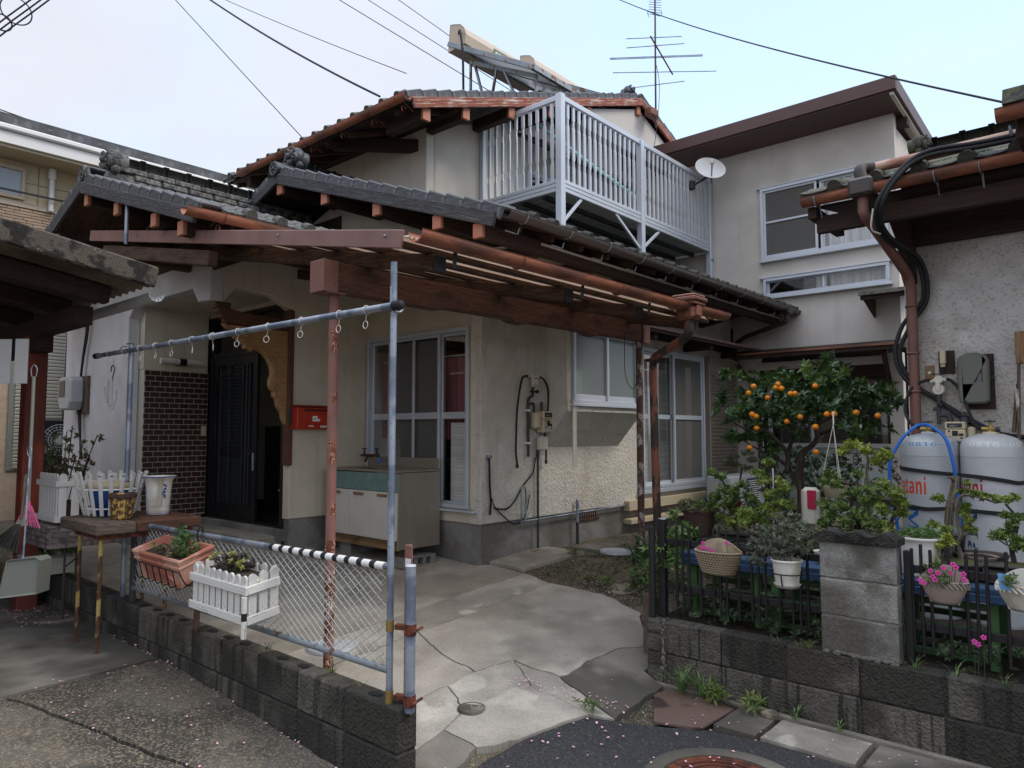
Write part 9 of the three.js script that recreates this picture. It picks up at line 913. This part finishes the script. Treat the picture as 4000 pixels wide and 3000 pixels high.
  nb().cyl([x, 1.9, 1.1], [x, 1.85, 1.1], 0.018, 0.018, 12).cyl([x, 1.85, 1.1], [x, 1.73, 1.105], 0.015, 0.015, 12).cyl([x, 1.79, 1.1], [x, 1.79, 1.14], 0.013, 0.013, 10).cyl([x, 1.745, 1.1], [x, 1.745, 1.04], 0.015, 0.015, 12).cyl([x, 1.745, 1.04], [x, 1.7, 1.035], 0.017, 0.02, 12).cyl([x, 1.73, 0.95], [x, 1.69, 0.95], 0.022, 0.03, 12).sph([x, 1.745, 0.95], 0.023).cyl([x, 1.74, 1.105], [x, 1.68, 1.105], 0.013, 0.013, 10).build('pipe', Mt.darkPipe, r); nb().sph([x - 0.02, 1.815, 1.085], 0.017).cyl([x, 1.815, 1.1], [x - 0.03, 1.815, 1.085], 0.012, 0.014, 10).build('cock', Mt.black, r);
  nb().tube([[x, 2.0, 1.14], [x - 0.02, 1.99, 1.2], [x - 0.05, 1.93, 1.27], [x - 0.1, 1.8, 1.3], [x - 0.17, 1.7, 1.26], [x - 0.23, 1.655, 1.19]], 0.011, 36, 8).build('gas_hose', Mt.blackRubber, r); nb().tube([[x, 2.0, 1.05], [x, 1.99, 1.02], [x - 0.04, 1.9, 0.95], [x - 0.1, 1.75, 0.9], [x - 0.18, 1.66, 0.85], [x - 0.22, 1.645, 0.815]], 0.011, 36, 8).build('gas_hose', Mt.blackRubber, r);
  const gasMeter = (t, o, w, h, dep, axis) => { // cream meter with register window, screen and buttons. o = lower left front corner; axis 'u' or 'v' runs across the face
    const P = (a, b, c, d, e, f, m, n, bev = 0.004) => { const q = nb(); if (axis === 'v') q.box(o[0] + c, o[1] + b, o[2] - a, o[0] + f, o[1] + e, o[2] - d, bev); else q.box(o[0] + a, o[1] + b, o[2] + c, o[0] + d, o[1] + e, o[2] + f, bev); return q.build(n, m, t); };
    P(0, 0, 0, w, h * 0.62, dep, Mt.beige, 'case', 0.008); P(0, h * 0.64, 0, w, h, dep, Mt.beige, 'case', 0.006); P(w * 0.12, h * 0.72, -0.003, w * 0.85, h * 0.93, 0, Mt.darkPipe, 'register_window', 0.001); P(w * 0.36, h * 0.3, -0.003, w * 0.64, h * 0.56, 0, Mt.black, 'screen', 0.001); P(w * 0.68, h * 0.3, -0.003, w * 0.9, h * 0.42, 0, Mt.black, 'screen', 0.001); for (const [a, b] of [[0.16, 0.5], [0.18, 0.2], [0.75, 0.16]]) P(w * a, h * b, -0.005, w * (a + 0.1), h * (b + 0.09), 0, Mt.darkPipe, 'button', 0.003); P(w * 0.12, h * 0.04, -0.002, w * 0.8, h * 0.15, 0, Mt.paleGrey, 'label_plate', 0.001);
    const tx = textTex(256, 64, (c, W2, H2) => { c.fillStyle = '#181a1c'; c.fillRect(0, 0, W2, H2); c.fillStyle = '#dfe3e2'; c.font = 'bold 40px monospace'; c.fillText('04376 2', 26, 46); }); if (axis === 'v') sign('register_digits', tx, [o[0] - 0.0045, o[1] + h * 0.8, o[2] - w * 0.48], [0, 0, -1], [0, 1, 0], w * 0.6, h * 0.1, t); else sign('register_digits', tx, [o[0] + w * 0.48, o[1] + h * 0.8, o[2] - 0.0045], [1, 0, 0], [0, 1, 0], w * 0.6, h * 0.1, t); };
  const g = thing('gas_meter', 'cream gas meter with counter behind the two gas cylinders', 'gas meter', [5.83, 1.56, 1.0]); gasMeter(g, [5.8, 1.555, 1.055], 0.125, 0.14, 0.07, 'v'); nb().box(5.83, 1.57, 0.88, 5.87, 1.66, 0.925, 0.01).build('side_case', Mt.beige, g);
  const e = thing('electric_meter', 'olive grey electricity meter on dark board on the neighbour wall', 'electricity meter', [5.9, 2.0, 0.87]); nb().box(W - 0.025, 1.785, 0.765, W, 2.17, 0.935, 0.003).build('backboard', Mt.darkWood, e); nb().wallU(W - 0.12, [[0.79, 1.84], [0.81, 1.82], [0.945, 1.82], [0.965, 1.84], [0.972, 2.0], [0.97, 2.12], [0.955, 2.155], [0.91, 2.175], [0.85, 2.175], [0.8, 2.155], [0.785, 2.12]], 0.095, [[[0.83, 1.97], [0.925, 1.97], [0.93, 2.14], [0.832, 2.14]]], 0.012).build('case', Mt.meterGrey, e); nb().box(W - 0.06, 1.96, 0.825, W - 0.05, 2.15, 0.935).build('inner_face', Mt.black, e); nb().box(W - 0.064, 2.05, 0.84, W - 0.0601, 2.09, 0.915, 0.001).box(W - 0.064, 2.01, 0.84, W - 0.0601, 2.035, 0.915, 0.001).box(W - 0.0705, 2.1, 0.835, W - 0.06, 2.106, 0.925).build('dial_plate', Mt.paleGrey, e); nb().box(W - 0.1, 1.965, 0.828, W - 0.097, 2.145, 0.93).build('glass', Mt.glass, e); nb().cyl([W - 0.05, 2.0, 0.978], [W - 0.03, 2.0, 0.978], 0.008, 0.008, 8).cyl([W - 0.05, 2.0, 0.775], [W - 0.03, 2.0, 0.775], 0.008, 0.008, 8).build('screw_lug', Mt.darkPipe, e);
  const b = thing('cable_box', 'cream cable terminal box on small dark board on neighbour wall', 'terminal box', [5.93, 2.1, 1.05]); nb().box(W - 0.015, 2.045, 1.0, W, 2.21, 1.1, 0.002).build('backboard', Mt.darkWood, b); nb().box(W - 0.055, 2.11, 1.05, W - 0.015, 2.215, 1.087, 0.008).box(W - 0.05, 2.09, 1.053, W - 0.016, 2.109, 1.085, 0.006).build('cover', Mt.beige, b); nb().tube([[W - 0.03, 2.09, 1.07], [W - 0.03, 2.05, 1.06], [W - 0.02, 2.04, 1.09], [W - 0.02, 2.05, 1.15]], 0.003, 16, 5).build('wire', Mt.black, b); const jb = thing('junction_plate', 'small tan junction plate beside the downpipe on neighbour wall', 'junction plate', [5.94, 2.06, 1.16]); nb().box(W - 0.012, 2.01, 1.13, W, 2.11, 1.19, 0.003).build('plate', Mt.sinkWood, jb); nb().box(W - 0.018, 2.045, 1.15, W - 0.0125, 2.065, 1.172, 0.002).build('socket', Mt.offWhite, jb);
  const p = thing('tool_handles', 'wooden tool handles and netting hanging at the right picture edge', 'tools', [5.85, 1.9, 0.62]); nb().cyl([5.86, 1.62, 0.66], [5.87, 1.95, 0.63], 0.013, 0.011, 10).cyl([5.84, 1.5, 0.635], [5.86, 2.1, 0.615], 0.012, 0.01, 10).build('handle', Mt.greyWood, p); nb().box(5.84, 2.08, 0.55, 5.87, 2.3, 0.63, 0.004).build('plank', Mt.sinkWood, p); const nt = nb(), R = rng(121); for (let k = 0; k < 14; k++) nt.tube([[5.85, 1.86 + R() * 0.12, 0.64], [5.84, 1.8 + R() * 0.1, 0.62 + R() * 0.02], [5.85, 1.7 + R() * 0.1, 0.635]], 0.002, 8, 4); nt.build('netting', Mt.cordWhite, p);
  // ---------- gas meter group on the house wall ----------
  const v = VG, k = thing('gas_meter', 'cream gas meter with regulator and black hoses on the house wall', 'gas meter', [5.85, 1.6, v - 0.05]); gasMeter(k, [5.86, 1.62, v - 0.13], 0.165, 0.225, 0.1, 'u'); nb().box(5.76, 1.66, v - 0.11, 5.855, 1.83, v - 0.03, 0.02).build('side_case', Mt.beige, k); nb().box(5.86, 1.44, v - 0.09, 5.99, 1.58, v - 0.03, 0.008).build('relay_box', Mt.offWhite, k);
  const q = v - 0.05; nb().cyl([5.73, 1.37, q + 0.02], [5.73, 1.95, q + 0.02], 0.014, 0.014, 12).tube([[5.73, 1.95, q + 0.02], [5.735, 1.99, q], [5.77, 2.0, q], [5.78, 2.04, q], [5.78, 2.1, q]], 0.015, 18, 10).tube([[5.735, 1.92, q + 0.01], [5.78, 1.925, q], [5.8, 1.9, q], [5.8, 1.83, q]], 0.014, 16, 10).cyl([5.9, 1.84, q - 0.02], [5.9, 1.93, q - 0.02], 0.014, 0.016, 10).sph([5.9, 1.93, q - 0.02], 0.018).build('pipe', Mt.darkPipe, k); nb().cyl([5.78, 2.1, q], [5.78, 2.24, q], 0.013, 0.013, 12).cyl([5.81, 2.15, q + 0.02], [5.81, 2.15, q - 0.03], 0.036, 0.032, 20).cyl([5.72, 2.21, q], [5.87, 2.215, q], 0.012, 0.012, 10).cyl([5.81, 2.21, q - 0.02], [5.85, 2.215, q - 0.02], 0.018, 0.018, 12).build('regulator_body', Mt.offWhite, k); nb().sph([5.82, 2.05, q - 0.03], 0.02).cyl([5.74, 2.05, q], [5.81, 2.05, q - 0.02], 0.01, 0.01, 8).build('cock', Mt.black, k);
  for (const [pts] of [[[[5.7, 2.21, q], [5.62, 2.19, q], [5.56, 2.06, q - 0.01], [5.53, 1.85, q], [5.515, 1.6, q], [5.51, 1.42, q], [5.53, 1.3, q]]], [[[5.87, 2.21, q - 0.02], [5.93, 2.18, q - 0.03], [5.985, 2.08, q - 0.04], [6.0, 1.9, q - 0.03], [5.995, 1.6, q + 0.01], [6.0, 1.45, q], [6.0, 1.33, q]]]]) { nb().tube(pts, 0.0105, 40, 8).build('gas_hose', Mt.blackRubber, k); const z = pts[pts.length - 1]; nb().cyl(z, [z[0], z[1] - 0.04, z[2]], 0.012, 0.014, 10).bar([z[0] - 0.028, z[1] - 0.012, z[2]], [z[0] + 0.028, z[1] - 0.012, z[2]], 0.012, 0.012).build('hose_coupling', Mt.black, k); }
  for (const [u, h] of [[5.72, 1.84], [5.72, 1.5]]) nb().box(u - 0.03, h, v - 0.05, u + 0.03, h + 0.022, v, 0.003).build('pipe_clip', Mt.white, k);
  nb().cyl([5.885, 1.44, q + 0.02], [5.885, 0.36, q + 0.02], 0.0125, 0.0125, 12).cyl([5.885, 1.35, q + 0.02], [5.885, 1.42, q + 0.02], 0.018, 0.018, 12).build('riser_pipe', Mt.darkPipe, k);
  const st = thing('black_strap', 'black belt strap hanging from a bracket near the wall corner', 'strap', [5.14, 1.1, v - 0.02]); nb().box(5.11, 1.375, v - 0.04, 5.17, 1.4, v, 0.002).build('bracket', Mt.galv, st); const belt = (pts, w) => { const c = new THREE.CatmullRomCurve3(pts.map(VA)), n = 40, pos = [], ix = [], uv = []; for (let i = 0; i <= n; i++) { const o = c.getPointAt(i / n), tg = c.getTangentAt(i / n), s = new THREE.Vector3(-tg.y, tg.x, 0).normalize().multiplyScalar(w / 2); pos.push(o.x - s.x, o.y - s.y, o.z, o.x + s.x, o.y + s.y, o.z); uv.push(i / n, 0, i / n, 1); } for (let i = 0; i < n; i++) { const a = i * 2; ix.push(a, a + 2, a + 1, a + 1, a + 2, a + 3); } const g2 = new THREE.BufferGeometry(); g2.setAttribute('position', new THREE.Float32BufferAttribute(pos, 3)); g2.setAttribute('uv', new THREE.Float32BufferAttribute(uv, 2)); g2.setIndex(ix); g2.computeVertexNormals(); return nb().add(g2); }; belt([[5.13, 1.38, v - 0.035], [5.13, 1.25, v - 0.04], [5.14, 1.1, v - 0.035], [5.16, 0.95, v - 0.03], [5.15, 0.82, v - 0.03]], 0.03).build('belt', Mt.blackRubber, st); belt([[5.16, 0.98, v - 0.045], [5.2, 0.9, v - 0.04], [5.35, 0.78, v - 0.04], [5.5, 0.7, v - 0.035], [5.62, 0.72, v - 0.035], [5.7, 0.82, v - 0.03], [5.75, 0.98, v - 0.03]], 0.016).build('belt', Mt.blackRubber, st); belt([[5.86, 1.36, v - 0.02], [5.8, 1.2, v - 0.03], [5.65, 1.08, v - 0.03], [5.5, 0.92, v - 0.035], [5.38, 0.86, v - 0.035], [5.2, 0.88, v - 0.03]], 0.018).build('belt', Mt.blackRubber, st);
  const pp = thing('wall_pipes', 'thin grey water pipe along the base of the stucco wall', 'pipe', [6.5, 0.7, v - 0.04]); nb().cyl([5.6, 0.71, v - 0.03], [8.0, 0.735, v - 0.03], 0.011, 0.011, 8).cyl([6.57, 0.86, v - 0.04], [6.57, 0.42, v - 0.04], 0.017, 0.017, 10).sph([6.57, 0.86, v - 0.04], 0.02).tube([[5.62, 0.7, v - 0.03], [5.62, 1.02, v - 0.03], [5.64, 1.07, v - 0.03], [5.68, 1.04, v - 0.03], [5.69, 0.95, v - 0.03], [5.69, 0.72, v - 0.03]], 0.008, 30, 6).build('pipe', Mt.galv, pp); nb().cyl([6.57, 0.62, v - 0.04], [6.57, 0.36, v - 0.04], 0.0175, 0.0175, 10).build('pipe_lower', Mt.darkPipe, pp);
  tag(nb().tube([[6.0, 2.6, 3.8], [6.02, 2.45, 3.82], [6.06, 2.2, 3.84], [6.14, 2.08, 3.84], [6.22, 2.06, 3.84], [6.26, 2.12, 3.84], [6.3, 2.3, 3.82], [6.33, 2.55, 3.8]], 0.0035, 40, 5).build('loop_wire', Mt.black), 'thin black wire loop hanging below the porch beam before the kitchen window', 'wire');
}

// ---------- overhead wires ----------
function wire(name, label, a, b, sag, r, more = 0.6) { // from a to b and on past b by the share more
  const A = new THREE.Vector3(...a), B = new THREE.Vector3(...b), E = B.clone().addScaledVector(B.clone().sub(A), more), pts = []; for (let i = 0; i <= 16; i++) { const t = i / 16, p = A.clone().lerp(E, t); p.y -= sag * 4 * t * (1 - t); pts.push([p.x, p.y, p.z]); } tag(nb().tube(pts, r, 40, 5).build(name, Mt.cable), label, 'wire');
}
wire('overhead_wire', 'thin wire from the sky to the left end of the upper eave', [4.9, 5.3, 7.8], [4.27, 8.0, 10.4], 0, 0.006);
wire('overhead_wire', 'thick dark service cable to the upper eave near its corner', [4.9, 5.4, 6.3], [4.59, 7.75, 9.55], 0.12, 0.013);
wire('overhead_wire', 'thin wire just above the thick service cable', [5.2, 5.75, 6.2], [5.37, 8.75, 11.0], 0.05, 0.005);
wire('overhead_wire', 'wire passing low behind the solar heater legs', [11, 6.1, 6.6], [7.76, 9.93, 11.26], 0.0, 0.008); wire('overhead_wire', 'wire crossing behind the middle of the solar heater', [11.2, 6.1, 6.4], [8.19, 9.98, 10.91], 0.0, 0.007); wire('overhead_wire', 'wire ending behind the solar tank end', [11.5, 5.9, 6.2], [8.62, 10.03, 10.53], 0.0, 0.007);
wire('overhead_wire', 'long single wire across the right half of the sky to the neighbour roof', [5.4, 3.72, 0.58], [10.3, 9.1, 6.25], 0.18, 0.008, 0.5);
wire('overhead_wire', 'upper of the two close cables over the far-left roof', [8.0, 6.0, 12.4], [3.99, 8.69, 18.28], 0.1, 0.014); wire('overhead_wire', 'lower of the two close cables over the far-left roof', [8.0, 5.97, 12.4], [3.99, 8.64, 18.28], 0.12, 0.01); wire('overhead_wire', 'thin steep wire over the far-left house roof', [5.4, 6.4, 14.2], [3.61, 7.8, 16.5], 0.02, 0.006);
{ const t = thing('cable_coil', 'coiled overhead cables in the top left corner of the sky', 'cables', [2.85, 7.8, 12.2]); for (const o of [0, 0.12, -0.1]) nb().tube([[2.4, 7.2 + o, 12.7], [2.66, 7.55 + o, 12.4], [3.04, 8.02 + o, 12.06], [3.5, 8.6 + o, 11.6]], 0.012, 30, 6).build('cable', Mt.cable, t); nb().tor([2.8, 7.82, 12.2], 0.2, 0.01, 'v', 26).tor([2.66, 7.62, 12.3], 0.12, 0.012, 'v', 22).build('loop', Mt.cable, t); }
// ---------- fallen blossom petals ----------
{
  const R = rng(131), g = [], base = [[0, 0], [0.4, 0.5], [0.2, 1], [0, 0.92], [-0.2, 1], [-0.4, 0.5]]; const pos = []; const put = (u, v, s, off = 0.02) => { const a = R() * 6.283, h = gh(u, v) + off, t = R() * 0.4; for (let i = 1; i + 1 < 6; i++) for (const k of [0, i, i + 1]) { const [x, y] = base[k]; pos.push(u + s * (x * Math.cos(a) - y * Math.sin(a)), h + Math.abs(x) * s * 0.3 + t * s * y, -(v + s * (x * Math.sin(a) + y * Math.cos(a)))); } };
  for (let k = 0; k < 70; k++) put(1.35 + R() * 0.7, 2.2 + R() * 2.8, 0.013 + R() * 0.006); for (let k = 0; k < 46; k++) put(2.05 + R() * 0.04, 2.5 + R() * 3.4, 0.012 + R() * 0.006); for (let k = 0; k < 60; k++) put(2.5 + R() * 1.2, 1.5 + R() * 0.95, 0.013 + R() * 0.006); for (let k = 0; k < 60; k++) { const t = R(); put(lerp(3.35, 3.6, t) + (R() - 0.5) * 0.12, lerp(2.9, 2.35, t) + (R() - 0.5) * 0.12, 0.012); } for (let k = 0; k < 150; k++) put(5.0 + R() * 0.45, 3.1 + R() * 0.7, 0.014, 0.012); for (let k = 0; k < 50; k++) put(3.7 + R() * 0.4, 0.5 + R() * 1.6, 0.012); for (let k = 0; k < 60; k++) put(2.3 + R() * 1.8, 2.5 + R() * 1.6, 0.01); for (let k = 0; k < 120; k++) put(1.7 + R() * 0.35, 6.4 + R() * 0.8, 0.015); void g;
  const q = new THREE.BufferGeometry(); q.setAttribute('position', new THREE.Float32BufferAttribute(pos, 3)); q.computeVertexNormals(); const m = new THREE.Mesh(q, Mt.petal); m.name = 'petals'; m.receiveShadow = true; scene.add(tag(m, 'pale pink fallen blossom petals scattered over the paving', 'petals', null, 'stuff'));
}
renderer.render(scene, camera);
